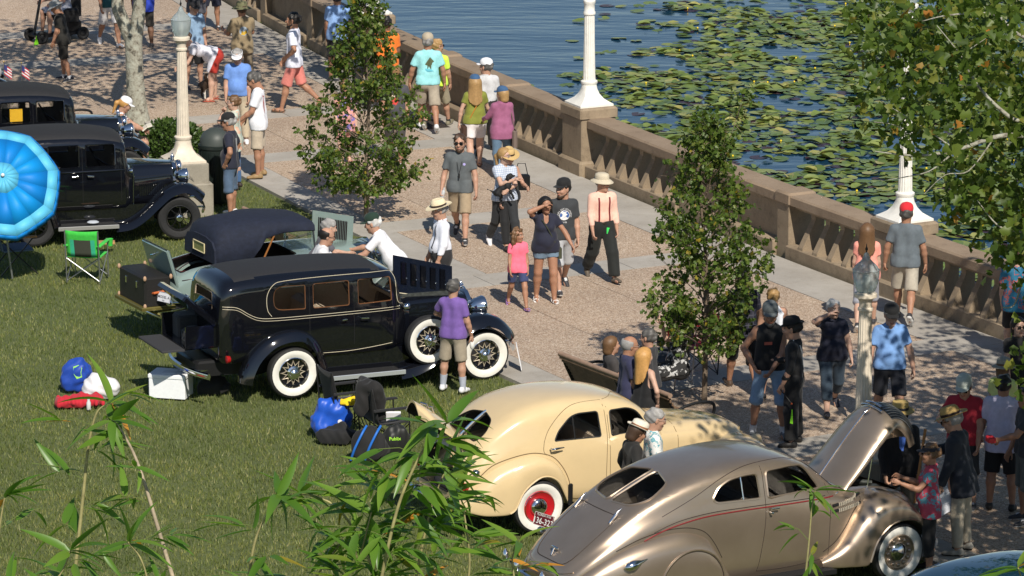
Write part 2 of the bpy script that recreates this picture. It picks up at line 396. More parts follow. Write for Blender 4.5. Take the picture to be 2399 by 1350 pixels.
# --- lake bed so nothing is open below the surface edge
# --- street lamps
cream = mat('cream_lamp_paint', (0.66, 0.58, 0.47), 0.5, var=0.10, vscale=9, bump=0.15, bscale=40)
white_paint = mat('white_lamp_paint', (0.76, 0.74, 0.68), 0.5, var=0.08, vscale=9, bump=0.15, bscale=40)
glassm = mat('lamp_glass', (0.50, 0.57, 0.58), 0.10, trans=0.55, ior=1.2, alpha=0.86)
def lamp_post(loc, rz, label, plinth, paint, hs=0.0):
    t = thing('street_lamp', label, 'street lamp', loc, rz, 'lamp posts of the promenade')
    z0 = 0.0
    if plinth:
        q = MB(); q.bbox(-0.42, 0.42, -0.42, 0.42, -0.05, 0.52, 0.02); q.build('plinth_foot', plinth_mat, t, 30)
        q = MB(); q.bbox(-0.36, 0.36, -0.36, 0.36, 0.52, 0.86, 0.015); q.build('plinth', plinth_mat, t, 30)
        z0 = 0.86
    q = MB()
    q.lathe([(0.325, z0), (0.325, z0+0.035), (0.29, z0+0.06), (0.215, z0+0.12), (0.165, z0+0.20), (0.14, z0+0.29), (0.132, z0+0.36), (0.15, z0+0.39), (0.15, z0+0.42), (0.125, z0+0.44)], 32, sq=[1, 1, 0.9, 0.7, 0.45, 0.2, 0, 0, 0, 0])
    q.build('base', paint, t, 35)
    q = MB(); zt = z0+2.0+hs
    q.lathe([(0.112, z0+0.44), (0.108, z0+0.6), (0.096, z0+1.2), (0.082, zt-0.1)], 96, flute=0.10, nfl=16); q.build('shaft', paint, t, 60)
    if hs:
        q = MB(); q.lathe([(0.09, z0+1.60), (0.108, z0+1.62), (0.108, z0+1.66), (0.094, z0+1.68), (0.094, z0+1.80), (0.108, z0+1.82), (0.108, z0+1.86), (0.088, z0+1.88)], 32); q.build('shaft_ring', paint, t, 35)
    q = MB()
    q.lathe([(0.082, zt-0.1), (0.098, zt-0.09), (0.098, zt-0.06), (0.08, zt-0.05), (0.08, zt+0.02), (0.10, zt+0.06), (0.145, zt+0.085), (0.145, zt+0.13), (0.11, zt+0.15)], 32); q.build('capital', paint, t, 35)
    q = MB(); z = zt+0.15
    q.lathe([(0.11, z), (0.135, z+0.05), (0.158, z+0.14), (0.172, z+0.24), (0.17, z+0.27)], 28, cap0=False, cap1=False)
    g = q.build('globe', glassm, t, 50)
    q = MB(); q.lathe([(0.17, z+0.27), (0.176, z+0.285), (0.15, z+0.31), (0.145, z+0.325), (0.115, z+0.36), (0.09, z+0.38), (0.055, z+0.42), (0.038, z+0.46), (0.03, z+0.49), (0.008, z+0.51)], 28, cap0=False)
    q.build('globe_lid', glassm, g, 40)
    q = MB(); q.lathe([(0.006, z+0.50), (0.012, z+0.53), (0.02, z+0.55), (0.008, z+0.58), (0.003, z+0.62)], 10); q.build('finial', blackmetal, t, 50)
    q = MB(); q.lathe([(0.03, z-0.02), (0.03, z+0.06), (0.045, z+0.08), (0.05, z+0.17), (0.03, z+0.22), (0.008, z+0.24)], 14); q.build('bulb', mat('frosted_bulb', (0.7, 0.7, 0.66), 0.5), t, 50)
    return t
for s, lab in zip(LAMPS, ('white fluted lamp post on the balustrade pedestal beyond the man in the orange shirt', 'white fluted lamp post on the balustrade pedestal beside the open water', 'white fluted lamp post on the balustrade pedestal behind the man in the red cap')):
    p = lamp_post(ARC(s, -0.2, 1.20), ARCROT(s), lab, False, white_paint, 1.25)
lamp_post(G(432, 492), 0.30, 'cream lamp post on a grey concrete plinth beside the hedge', True, cream)
lamp_post((4.46, 52.05, 0), 0.25, 'cream lamp post with clear globe behind the raised bronze bonnet', True, cream)
# ================================================================ cars
def grid_body(st, nx=5, ns=4, pts=None):
    """st: stations (x, zbot, wbelt, zbelt, wroof, ztop). Returns closed rings (right bottom -> roof -> left bottom)."""
    rows = catmull(st, nx); rings = []
    for (x, zb0, wb, zb, wr, zt) in rows:
        h = zt-zb; lo = zb-zb0
        half = [(wb*0.90, zb0), (wb*0.985, zb0+lo*0.18), (wb, zb0+lo*0.55), (wb*0.985, zb0+lo*0.97), (wb*0.45+wr*0.55, zb+h*0.42), (wr, zb+h*0.76), (wr*0.80, zb+h*0.925), (wr*0.45, zb+h*0.985), (0, zt)]
        if pts: half = pts(x, zb0, wb, zb, wr, zt)
        full = [(-y, z) for y, z in half]+[(y, z) for y, z in reversed(half[:-1])]
        rings.append([Vector((x, y, z)) for y, z in catmull(full, ns)])
    return rings
def inpoly(p, poly):
    x, y = p; r = False; n = len(poly)
    for i in range(n):
        x0, y0 = poly[i]; x1, y1 = poly[i-1]
        if (y0 > y) != (y1 > y) and x < (x1-x0)*(y-y0)/(y1-y0)+x0: r = not r
    return r
def rounded(poly, r, n=4):
    """round the corners of a polygon; r may be one radius or one per corner"""
    out = []; m = len(poly); rs = r if isinstance(r, (list, tuple)) else [r]*m
    for i in range(m):
        p = Vector(poly[i]); a = Vector(poly[i-1])-p; b = Vector(poly[(i+1) % m])-p
        q = min(rs[i], a.length*0.48, b.length*0.48); a = p+a.normalized()*q; b = p+b.normalized()*q
        for k in range(n+1):
            t = k/n; out.append(tuple((1-t)**2*a+2*t*(1-t)*p+t*t*b))
    return out
class Shell:
    """smooth body panel that can have openings cut in it and trim laid on it"""
    def __init__(s, rings, cap=True, closed=True):
        mb = MB(); mb.loft(rings, cap, cap, closed)
        me = mb.mesh('tmp'); s.bm = bmesh.new(); s.bm.from_mesh(me); bpy.data.meshes.remove(me)
        bmesh.ops.recalc_face_normals(s.bm, faces=s.bm.faces)
        s.bvh = BVHTree.FromBMesh(s.bm); s.rings = rings
    def ray(s, a, b, ax, sgn, off=0.0):
        """ax 'y': (x,z) seen from the side; 'x': (y,z) seen from the back/front; 'z': (x,y) seen from above"""
        if ax == 'y': o, d = Vector((a, sgn*3, b)), Vector((0, -sgn, 0))
        elif ax == 'x': o, d = Vector((sgn*8, a, b)), Vector((-sgn, 0, 0))
        else: o, d = Vector((a, b, 6)), Vector((0, 0, -1))
        h = s.bvh.ray_cast(o, d)
        if h[0] is None: return None
        n = h[1] if h[1].dot(d) < 0 else -h[1]
        return h[0]+n*off
    def line(s, pts, ax='y', sgn=-1, off=0.0):
        return [q for q in (s.ray(p[0], p[1], ax, sgn, off) for p in pts) if q is not None]
    def cut(s, poly, ax='y', sgn=-1):
        c = Vector((sum(p[0] for p in poly)/len(poly), sum(p[1] for p in poly)/len(poly)))
        xs = [p[0] for p in poly]; ys = [p[1] for p in poly]; x0, x1, y0, y1 = min(xs)-.1, max(xs)+.1, min(ys)-.1, max(ys)+.1
        V = Vector((0, sgn, 0)) if ax == 'y' else (Vector((sgn, 0, 0)) if ax == 'x' else Vector((0, 0, 1)))
        pr = (lambda v: (v.x, v.z)) if ax == 'y' else ((lambda v: (v.y, v.z)) if ax == 'x' else (lambda v: (v.x, v.y)))
        def near():
            fs = []
            for f in s.bm.faces:
                q = pr(f.calc_center_median())
                if x0 < q[0] < x1 and y0 < q[1] < y1 and f.normal.dot(V) > 0.12: fs.append(f)
            return fs
        n = len(poly)
        for i in range(n):
            a, b = poly[i-1], poly[i]
            if math.dist(a, b) < 1e-5: continue
            d = Vector((b[0]-a[0], b[1]-a[1])); nn = Vector((-d.y, d.x)).normalized()
            co, no = ((a[0], 0, a[1]), (nn.x, 0, nn.y)) if ax == 'y' else (((0, a[0], a[1]), (0, nn.x, nn.y)) if ax == 'x' else ((a[0], a[1], 0), (nn.x, nn.y, 0)))
            fs = near(); es = set(e for f in fs for e in f.edges); vs = set(v for f in fs for v in f.verts)
            bmesh.ops.bisect_plane(s.bm, geom=list(fs)+list(es)+list(vs), dist=1e-5, plane_co=co, plane_no=no)
        kill = [f for f in near() if inpoly(pr(f.calc_center_median()), poly)]
        bmesh.ops.delete(s.bm, geom=kill, context='FACES')
    def build(s, name, mats, parent, matfn=None):
        me = bpy.data.meshes.new(name); ml = mats if isinstance(mats, (list, tuple)) else [mats]
        if matfn:
            for f in s.bm.faces: f.material_index = matfn(f)
        bmesh.ops.remove_doubles(s.bm, verts=s.bm.verts, dist=1e-5)
        s.bm.to_mesh(me)
        for m in ml: me.materials.append(m)
        me.polygons.foreach_set('use_smooth', [True]*len(me.polygons)); me.set_sharp_from_angle(angle=R_(50))
        return put(name, me, parent)
    def liner(s, name, m, parent, d=0.025):
        me = bpy.data.meshes.new(name); b2 = s.bm.copy(); b2.normal_update()
        for v in b2.verts: v.co = v.co-v.normal*d
        bmesh.ops.reverse_faces(b2, faces=b2.faces); b2.to_mesh(me); b2.free(); me.materials.append(m)
        me.polygons.foreach_set('use_smooth', [True]*len(me.polygons))
        return put(name, me, parent)
    def pane(s, poly, name, m, parent, ax='y', sgn=-1, off=-0.012):
        out = s.line(poly, ax, sgn, off); c = (sum(p[0] for p in poly)/len(poly), sum(p[1] for p in poly)/len(poly))
        mid = s.line([((p[0]+c[0])/2, (p[1]+c[1])/2) for p in poly], ax, sgn, off); cc = s.ray(c[0], c[1], ax, sgn, off)
        if cc is None or len(mid) != len(out): return None
        n = len(out); mb = MB(); mb.add(out+mid+[cc], [(i, (i+1) % n, n+(i+1) % n, n+i) for i in range(n)]+[(n+i, n+(i+1) % n, 2*n) for i in range(n)])
        return mb.build(name, m, parent, 180)
    def trim(s, poly, name, m, parent, r, ax='y', sgn=-1, off=0.0, closed=True, n=5):
        p = s.line(poly, ax, sgn, off)
        if len(p) < 2: return None
        if closed: p = p+[p[0], p[1]]
        mb = MB(); mb.tube(p, r, n, cap=not closed); return mb.build(name, m, parent, 60)
def dense(pts, n=8):
    out = []
    for a, b in zip(pts, pts[1:]):
        for k in range(n): t = k/n; out.append((a[0]+(b[0]-a[0])*t, a[1]+(b[1]-a[1])*t))
    return out+[pts[-1]]
car_glass = mat('car_glass', (0.55, 0.60, 0.58), 0.02, trans=1.0, ior=1.08, alpha=0.28)
seam = mat('panel_gap', (0.01, 0.01, 0.01), 0.9)
gasket = mat('window_rubber', (0.012, 0.012, 0.012), 0.6)
tan_up = mat('tan_upholstery', (0.42, 0.33, 0.24), 0.85, var=0.1, vscale=20)
grey_up = mat('dark_grey_upholstery', (0.10, 0.09, 0.08), 0.9, var=0.15, vscale=20)
def wheel(parent, x, y, z, R, wid, side, style, paint, steer=0.0, name='wheel'):
    """a wheel: tyre, sidewall, rim, hub (children). side -1 = outer face towards -y"""
    e = bpy.data.objects.new(name, None); COL.objects.link(e); e.parent = parent; e.location = (x, y, z); e.rotation_euler = (0, 0, steer)
    e.empty_display_size = 0.1; s = side
    rim = R*0.62
    q = MB(); n = 40; rings = []
    prof = [(rim, -wid*0.36), (rim+0.03, -wid*0.47), (R*0.88, -wid*0.5), (R*0.97, -wid*0.38), (R, -wid*0.16), (R, wid*0.16), (R*0.97, wid*0.38), (R*0.88, wid*0.5), (rim+0.03, wid*0.47), (rim, wid*0.36)]
    for i in range(n+1):
        a = 2*PI*i/n; rings.append([Vector((r*math.cos(a), yy, r*math.sin(a))) for r, yy in prof])
    q.loft(rings, closed=False); q.build('tyre', rubber, e, 30)
    if style != 'blackwire':
        q = MB(); rings = []
        for i in range(n+1):
            a = 2*PI*i/n; rings.append([Vector((r*math.cos(a), s*yy, r*math.sin(a))) for r, yy in ((rim-0.005, wid*0.38), (rim+0.03, wid*0.49), (R*0.80, wid*0.525), (R*0.885, wid*0.503))])
        q.loft(rings, closed=False); q.build('white_sidewall', whitewall, e, 180)
    def disc(prof, nm, m, nn=32, sm=40):
        q = MB(); rings = []
        for i in range(nn+1):
            a = 2*PI*i/nn; rings.append([Vector((r*math.cos(a), s*yy, r*math.sin(a))) for r, yy in prof])
        q.loft(rings, closed=False); return q.build(nm, m, e, sm)
    d = wid
    if style == 'artillery':     # black wheel with pointed spoke stars and a chrome hub
        disc([(rim, d*0.38), (rim*0.95, d*0.42), (rim*0.93, d*0.36), (rim*0.88, d*0.16)], 'rim', chrome)
        disc([(rim*0.90, d*0.16), (rim*0.80, d*0.10), (rim*0.3, d*0.12), (0.002, d*0.12)], 'wheel_disc', paint)
        h = disc([(rim*0.42, d*0.12), (rim*0.42, d*0.34), (rim*0.30, d*0.42), (rim*0.28, d*0.58), (rim*0.18, d*0.64), (rim*0.12, d*0.72), (0.002, d*0.74)], 'hub', chrome)
        for k in range(12):
            a = 2*PI*k/12; q = MB(); M = Matrix.Rotation(-a, 4, 'Y')
            q.tube([M @ Vector((rim*0.42, s*d*0.2, -0.028)), M @ Vector((rim*0.66, s*d*0.17, -0.006)), M @ Vector((rim*0.80, s*d*0.12, 0)), M @ Vector((rim*0.66, s*d*0.17, 0.006)), M @ Vector((rim*0.42, s*d*0.2, 0.028))], 0.006, 5); q.build('spoke', mat('spoke_stripe', (0.55, 0.48, 0.36), 0.4, 0.4), e, 60)
    elif style == 'red':
        disc([(rim, d*0.38), (rim*0.93, d*0.46), (rim*0.86, d*0.40), (rim*0.60, d*0.26), (rim*0.55, d*0.26)], 'rim', mat('red_wheel_paint', (0.45, 0.012, 0.018), 0.25, coat=0.5))
        disc([(rim*0.56, d*0.22), (rim*0.56, d*0.34), (rim*0.50, d*0.46), (rim*0.40, d*0.56), (rim*0.22, d*0.64), (0.002, d*0.66)], 'hub_cap', chrome)
        disc([(rim*0.965, d*0.455), (rim*0.95, d*0.475), (rim*0.93, d*0.465)], 'trim_ring', chrome)
    elif style == 'bronze':
        disc([(rim, d*0.38), (rim*0.93, d*0.44), (rim*0.86, d*0.32), (rim*0.55, d*0.26), (0.002, d*0.26)], 'rim', paint)
        disc([(rim*0.5, d*0.26), (rim*0.5, d*0.36), (rim*0.42, d*0.46), (rim*0.2, d*0.56), (0.002, d*0.58)], 'hub_cap', chrome)
        for k in range(12):
            a = 2*PI*k/12; q = MB(); q.sphere((rim*0.70*math.cos(a), s*d*0.30, rim*0.70*math.sin(a)), 0.028, 10, 6); q.build('rim_boss', paint, e, 180)
    else:                        # wire wheel, black
        disc([(rim, d*0.38), (rim*0.94, d*0.40), (rim*0.90, d*0.2), (rim*0.88, -d*0.2)], 'rim', paint)
        disc([(rim*0.34, -d*0.2), (rim*0.34, d*0.30), (rim*0.26, d*0.42)], 'hub', paint)
        disc([(rim*0.26, d*0.40), (rim*0.24, d*0.52), (rim*0.12, d*0.60), (0.002, d*0.60)], 'hub_cap', chrome)
        for k in range(15):
            a = 2*PI*k/15; b = a+(0.25 if k % 2 else -0.25)
            q = MB(); q.tube([(rim*0.34*math.cos(a), s*d*(0.32 if k % 2 else 0.05), rim*0.34*math.sin(a)), (rim*0.90*math.cos(b), s*d*0.12, rim*0.90*math.sin(b))], 0.007, 4); q.build('spoke', paint, e, 60)
    return e
def ribbon_fender(path, yin, yout, crown, lip, sgn, nx=4):
    """clamshell fender: path of (x,z); cross-section from the body side to a turned-down outer edge; sheet with thickness"""
    P = catmull(path, nx); rings = []
    for i, (x, z) in enumerate(P):
        a = P[max(i-1, 0)]; b = P[min(i+1, len(P)-1)]; t = Vector((b[0]-a[0], 0, b[1]-a[1])).normalized(); n = Vector((-t.z, 0, t.x))
        e = 1.0
        top = []
        for k in range(9):
            u = k/8; y = yin+(yout-yin)*u; hgt = crown*math.sin(PI*min(u*0.85+0.12, 1.0))-(lip*max(0, (u-0.72)/0.28)**2)
            top.append(Vector((x, sgn*y, z))+n*hgt*e)
        bot = [p-n*0.022 for p in top[1:-1]]
        rings.append(top+list(reversed(bot)))
    return rings
def pontoon(stf, yin, sgn, nx=4, ns=4):
    """full-bodied fender: stations (x, ztop, yout, zbot); closed section"""
    rows = catmull(stf, nx); rings = []
    for (x, zt, yo, zb) in rows:
        h = max(zt-zb, 0.03); w = yo-yin
        half = [(yin, zb+0.005), (yin, zt-0.10*h), (yin+w*0.30, zt), (yin+w*0.62, zt-0.03*h), (yin+w*0.86, zt-0.16*h), (yin+w*0.97, zt-0.36*h), (yo, zt-0.60*h), (yo-0.005, zb+0.02), (yo-0.03, zb)]
        rings.append([Vector((x, sgn*y, z)) for y, z in catmull(half, ns)])
    return rings
def seat(parent, x, z, w, m, back=0.55, name='seat'):
    q = MB(); q.bbox(x, x+0.50, -w, w, z, z+0.20, 0.05)
    q.bbox(x-0.16, x+0.04, -w, w, z+0.05, z+back, 0.06); return q.build(name, m, parent, 40)
def headlamp(parent, x, y, z, r, bodym=None):
    M = Matrix.Translation((x, y, z)) @ Matrix.Rotation(PI/2, 4, 'Y')
    q = MB(); q.lathe([(0.01, -r*1.25), (r*0.45, -r*1.1), (r*0.8, -r*0.65), (r*0.97, -r*0.1), (r, 0.0), (r*1.04, 0.02), (r*0.98, 0.045)], 24, M=M, cap1=False)
    h = q.build('headlamp', bodym or chrome, parent, 60)
    q = MB(); q.lathe([(r*0.98, 0.04), (r*0.6, 0.07), (0.01, 0.085)], 20, M=M, cap0=False); q.build('lens', mat('lamp_lens', (0.8, 0.82, 0.82), 0.08, spec=0.8, metal=0.3), h, 60)
    q = MB(); q.tube([(x-r*0.3, y, z-r), (x-r*0.3, y, z-r-0.16)], 0.022, 8); q.build('stalk', chrome, h, 60)
    return h
def bumper(parent, x, w, z, bow, m=chrome, hgt=0.10, name='bumper', gap=0.0):
    sg = 1 if x > 0 else -1
    pts = [(x-sg*bow*(abs(t)**2.2), w*t, z) for t in [i/10-1 for i in range(21)]]
    q = MB(); rings = []
    for p in pts: rings.append([Vector((p[0]+dx*sg, p[1], p[2]+dz)) for dx, dz in ((0, -hgt/2), (0.03, -hgt*0.35), (0.04, 0), (0.03, hgt*0.35), (0, hgt/2), (-0.012, 0))])
    q.loft(rings, True, True); b = q.build(name, m, parent, 40)
    for yy in (-0.42, 0.42):
        q = MB(); q.tube([(x-sg*0.02, yy, z), (x-sg*0.30, yy*0.95, z), (x-sg*0.55, yy*0.9, z+0.02)], 0.02, 6); q.build('bumper_bracket', m, b, 60)
    return b
def plate(parent, M, w, h, rows, bg, fg, name='number_plate'):
    q = MB(); q.box(-w/2, w/2, -0.004, 0.004, -h/2, h/2, M=M); p = q.build(name, bg, parent, 0)
    for (txt, size, dx, dz) in rows:
        V, T = text_polys(txt, size, size*0.015); q = MB(); q.add([M @ Vector((a+dx, -0.0065, b+dz)) for a, b in V], T)
        q.build('plate_lettering', fg, p, 0, recalc=False)
    q = MB(); q.tube([M @ Vector(c) for c in ((-w/2+.004, -.005, -h/2+.004), (w/2-.004, -.005, -h/2+.004), (w/2-.004, -.005, h/2-.004), (-w/2+.004, -.005, h/2-.004), (-w/2+.004, -.005, -h/2+.004))], 0.0035, 4); q.build('plate_border', fg, p, 0)
    return p
def steering(parent, x, y, z):
    M = Matrix.Translation((x, y, z)) @ Matrix.Rotation(R_(-28), 4, 'Y') @ Matrix.Rotation(PI/2, 4, 'Z')
    q = MB(); q.torus(0.20, 0.013, M=M, n=24, m=6)
    for a in (0.5, 2.6, 4.7): q.tube([M @ Vector((0, 0, 0)), M @ Vector((0.2*math.cos(a), 0, 0.2*math.sin(a)))], 0.01, 5)
    q.tube([(x, y, z), (x+0.45, y, z-0.32)], 0.02, 6)
    return q.build('steering_wheel', blackmetal, parent, 60)
bluecast_black = mat('black_car_paint', (0.0045, 0.005, 0.0075), 0.07, coat=1.0, spec=0.5)
cloth_roof = mat('black_roof_fabric', (0.020, 0.020, 0.022), 0.72, var=0.2, vscale=40, bump=0.2, bscale=200)
cream_line = mat('cream_pinstripe', (0.62, 0.55, 0.40), 0.35)
ribbed = mat('running_board_rubber', (0.02, 0.02, 0.021), 0.55, bump=0.4, bscale=90)
def running_board(parent, x0, x1, y0, y1, z, edge, sgn):
    q = MB(); q.bbox(x0, x1, min(sgn*y0, sgn*y1), max(sgn*y0, sgn*y1), z-0.04, z, 0.01); b = q.build('running_board', ribbed, parent, 30)
    q = MB(); q.bbox(x0-0.004, x1+0.004, min(sgn*y1, sgn*(y1+0.025)), max(sgn*y1, sgn*(y1+0.025)), z-0.055, z+0.006, 0.006); q.build('edge_strip', edge, b, 30)
    for k in range(7):
        y = sgn*(y0+(y1-y0)*(k+1)/8); q = MB(); q.box(x0+0.03, x1-0.03, y-0.006, y+0.006, z, z+0.005); q.build('rib', ribbed, b, 0)
def car_root(label, pos, hd, turn=0.0, sx=1.0, pitch=0.0, yw=.76):
    a, b = R_(hd), R_(hd+turn); x = pos[0]+yw*(math.sin(a)-math.sin(b)); y = pos[1]-yw*(math.cos(a)-math.cos(b))       # turned about the rear right wheel
    t = thing('vintage_car', label, 'car', (x, y, LAWN_Z+1.4*math.sin(R_(pitch))), b, 'vintage cars on show'); t.rotation_euler = (0, R_(pitch), b); t.scale = (sx, 1, 1)
    return t
# ---------------------------------------------------------------- 1. black seven-window saloon with whitewall tyres
def black_saloon():
    P = bluecast_black; t = car_root('black saloon with whitewall tyres, open rear trunk and raised bonnet side', (-3.362, 58.905), 20.2, 4.3, 1.03, .9)
    st = [(-1.045, .64, .55, 1.12, .42, 1.40), (-1.03, .60, .62, 1.13, .52, 1.55), (-.97, .56, .675, 1.15, .60, 1.68), (-.85, .55, .70, 1.165, .635, 1.755), (-.5, .55, .715, 1.17, .655, 1.80), (0, .55, .725, 1.17, .665, 1.82), (.8, .55, .73, 1.17, .66, 1.81), (1.3, .55, .72, 1.17, .645, 1.77), (1.50, .55, .70, 1.17, .62, 1.72), (1.585, .55, .68, 1.16, .60, 1.66), (1.62, .55, .67, 1.155, .58, 1.56), (1.70, .55, .64, 1.10, .56, 1.22), (1.80, .55, .58, 1.06, .48, 1.20)]
    S = Shell(grid_body(st))
    wins = [rounded([(-.27, 1.28), (.20, 1.265), (.20, 1.615), (-.27, 1.625)], [.13, .03, .03, .16]), rounded([(.31, 1.265), (.85, 1.265), (.85, 1.625), (.31, 1.62)], .035), rounded([(.98, 1.265), (1.50, 1.275), (1.49, 1.62), (.98, 1.625)], .035)]
    rear = rounded([(-.36, 1.27), (.36, 1.27), (.33, 1.53), (-.33, 1.53)], .06)
    wsh = rounded([(-.5, 1.26), (.5, 1.26), (.47, 1.58), (-.47, 1.58)], .05)
    pane_args = []
    for sg in (-1, 1):
        for w_ in wins: S.cut(w_, 'y', sg)
    S.cut(rear, 'x', -1); S.cut(wsh, 'x', 1)
    def mf(f):
        c = f.calc_center_median(); return 1 if f.normal.z > 0.80 and abs(c.y) < 0.545 and -0.80 < c.x < 1.36 and c.z > 1.6 else 0
    b = S.build('body', [P, cloth_roof], t, mf); S.liner('interior_lining', tan_up, t)
    for sg in (-1, 1):
        for w_ in wins:
            g = S.pane(w_, 'side_window', car_glass, t, 'y', sg); S.trim(w_, 'window_frame', mat('wood_trim', (0.16, 0.07, 0.03), 0.4), g, 0.011, 'y', sg, -0.012)
        belt = [(-.99, 1.38), (-.80, 1.36), (-.62, 1.25), (-.48, 1.19), (-.25, 1.17), (.3, 1.17), (1.0, 1.175), (1.71, 1.18)]
        S.trim(catmull(belt, 5), 'belt_pinstripe', cream_line, t, 0.004, 'y', sg, 0.0005, False)
        S.trim(catmull([(x, z-0.035) for x, z in belt], 5), 'belt_pinstripe', cream_line, t, 0.0035, 'y', sg, 0.001, False)
        S.trim(catmull([(-.30, 1.20), (-.36, 1.30), (-.36, 1.50), (-.27, 1.64), (-.1, 1.685), (.5, 1.70), (1.1, 1.695), (1.48, 1.68), (1.56, 1.62), (1.575, 1.40), (1.60, 1.24), (1.70, 1.20)], 5), 'window_pinstripe', cream_line, t, 0.004, 'y', sg, 0.0005, False)
        for sx in (.255, .915, 1.57): S.trim(dense([(sx, .62), (sx, 1.66)], 10), 'door_gap', seam, t, 0.004, 'y', sg, 0.0, False, 4)
        S.trim(catmull([(.44, .60), (.9, .60), (1.5, .66)], 6), 'sill_pinstripe', cream_line, t, 0.004, 'y', sg, 0.001, False)
        for hx in (.80, 1.02):
            q = MB(); y = sg*.735; q.tube([(hx-.02, y, 1.08), (hx-.02, y+sg*.05, 1.08), (hx+.09*(1 if hx > .9 else -1), y+sg*.055, 1.075)], 0.011, 6); q.build('door_handle', chrome, t, 60)
        # rear fender
        rp = [(-.74, .28), (-.70, .45), (-.57, .68), (-.32, .88), (0, .945), (.22, .87), (.36, .70), (.44, .48), (.50, .27)]
        q = MB(); q.loft(ribbon_fender(rp, .55, .88, .05, .10, sg), True, True); f = q.build('rear_fender', P, t, 50)
        q = MB(); q.tube([Vector((x, sg*.735, z+.022)) for x, z in catmull(rp[2:7], 5)], 0.006, 5); q.build('fender_pinstripe', cream_line, f, 60)
        fp = [(1.56, .26), (1.80, .30), (2.08, .44), (2.34, .66), (2.62, .86), (2.86, .91), (3.08, .85), (3.24, .70), (3.30, .60)]
        q = MB(); q.loft(ribbon_fender(fp, .42, .90, .055, .11, sg), True, True); q.build('front_fender', P, t, 50)
        running_board(t, .48, 1.62, .60, .88, .29, mat('bright_alloy', (.62, .66, .70), .32, .6), sg)
        q = MB(); q.box(.40, 2.3, sg*.62-.01, sg*.62+.01, .28, .58); q.build('splash_apron', P, t, 0)
        wheel(t, 0, sg*.72, .37, .37, .17, sg, 'artillery', P); wheel(t, 2.88, sg*.72, .37, .37, .17, sg, 'artillery', P)
        wheel(t, 2.01, sg*.80, .68, .36, .16, sg, 'artillery', P, name='spare_wheel')
        headlamp(t, 2.98, sg*.36, .99, .155)
        q = MB(); q.lathe([(.01, -.07), (.045, -.05), (.055, 0), (.05, .02), (.01, .03)], 14, M=Matrix.Translation((1.74, sg*.66, 1.16)) @ Matrix.Rotation(PI/2, 4, 'Y')); q.build('cowl_lamp', chrome, t, 60)
        q = MB(); q.lathe([(.01, -.05), (.05, -.03), (.055, .02), (.01, .03)], 14, M=Matrix.Translation((-.98, sg*.80, .66)) @ Matrix.Rotation(-PI/2, 4, 'Y')); q.build('tail_lamp', mat('tail_red', (.35, .01, .01), .2), t, 60)
    g = S.pane(rear, 'rear_window', car_glass, t, 'x', -1, -.01); S.trim(rear, 'window_frame', tan_up, g, .012, 'x', -1, -.01)
    g = S.pane(wsh, 'windscreen', car_glass, t, 'x', 1, -.01); S.trim(wsh, 'window_frame', P, g, .012, 'x', 1, .002)
    seat(t, -.55, .62, .56, tan_up, .62); seat(t, .60, .62, .56, tan_up, .60); steering(t, 1.28, .32, 1.20)
    # bonnet, radiator
    hb = [(1.70, .56, .50, .95, .42, 1.20), (2.2, .55, .42, .95, .34, 1.19), (2.70, .54, .34, .95, .27, 1.17), (2.80, .50, .33, .95, .26, 1.16)]
    H = Shell(grid_body(hb, 4, 3)); H.build('bonnet', P, t)
    q = MB()
    q.loft([[Vector((x, y*k, z0+(z-z0)*k)) for y, z in ((-.31, .48), (-.33, .8), (-.31, 1.08), (-.18, 1.19), (0, 1.215), (.18, 1.19), (.31, 1.08), (.33, .8), (.31, .48), (0, .44))] for x, k, z0 in ((2.80, 1.02, .8), (2.86, 1.02, .8), (2.885, .93, .8))], True, True); r = q.build('radiator_shell', chrome, t, 40)
    q = MB(); q.box(2.886, 2.894, -.26, .26, .52, 1.10); q.build('radiator_core', blackmetal, r, 0)
    q = MB(); q.lathe([(.03, 1.21), (.03, 1.24), (.045, 1.25), (.02, 1.28), (.008, 1.31)], 12, M=Matrix.Translation((2.83, 0, 0))); q.build('radiator_cap', chrome, r, 60)
    # raised bonnet side with five ventilator doors
    n_ = Vector((0, -1, .10)).normalized()
    def pp(u, v, o=0): return Vector((1.74+.90*u-.03*v, -.14-.05*v+o*n_.y, 1.27-.20*u+.55*v-.04*u*v+o*n_.z))
    q = MB(); q.loft([[pp(0, 0), pp(1, 0), pp(1, 1), pp(0, 1)], [pp(0, 0, -.02), pp(1, 0, -.02), pp(1, 1, -.02), pp(0, 1, -.02)]], True, True); hp = q.build('raised_bonnet_panel', mat('bonnet_inner_navy', (0.006, 0.010, 0.022), 0.25, coat=.6), t, 30)
    for k in range(5):
        u0 = .12+.165*k; q = MB(); q.loft([[pp(u0, .25, .012), pp(u0+.10, .25, .012), pp(u0+.10, .86, .012), pp(u0, .86, .012)], [pp(u0+.01, .27, .03), pp(u0+.09, .27, .03), pp(u0+.09, .84, .03), pp(u0+.01, .84, .03)]], True, True); q.build('ventilator_door', P, hp, 30)
        q = MB(); q.sphere(pp(u0+.085, .42, .04), .012, 8, 5); q.build('ventilator_knob', chrome, hp, 180)
    q = MB(); q.tube([pp(0, -.02, .01), pp(.5, -.02, .012), pp(1, -.02, .01)], .008, 5); q.build('panel_pinstripe', cream_line, hp, 60)
    q = MB(); q.bbox(1.80, 2.68, -.22, .22, .70, 1.22, .05); q.build('engine', mat('engine_grey', (.05, .055, .05), .5, .3, var=.4, vscale=25), t, 40)
    bumper(t, -1.40, .80, .43, .16); bumper(t, 3.42, .82, .45, .14)
    q = MB()
    q.bbox(-1.3, 3.2, -.42, .42, .34, .56, .03); q.build('chassis', blackmetal, t, 30)
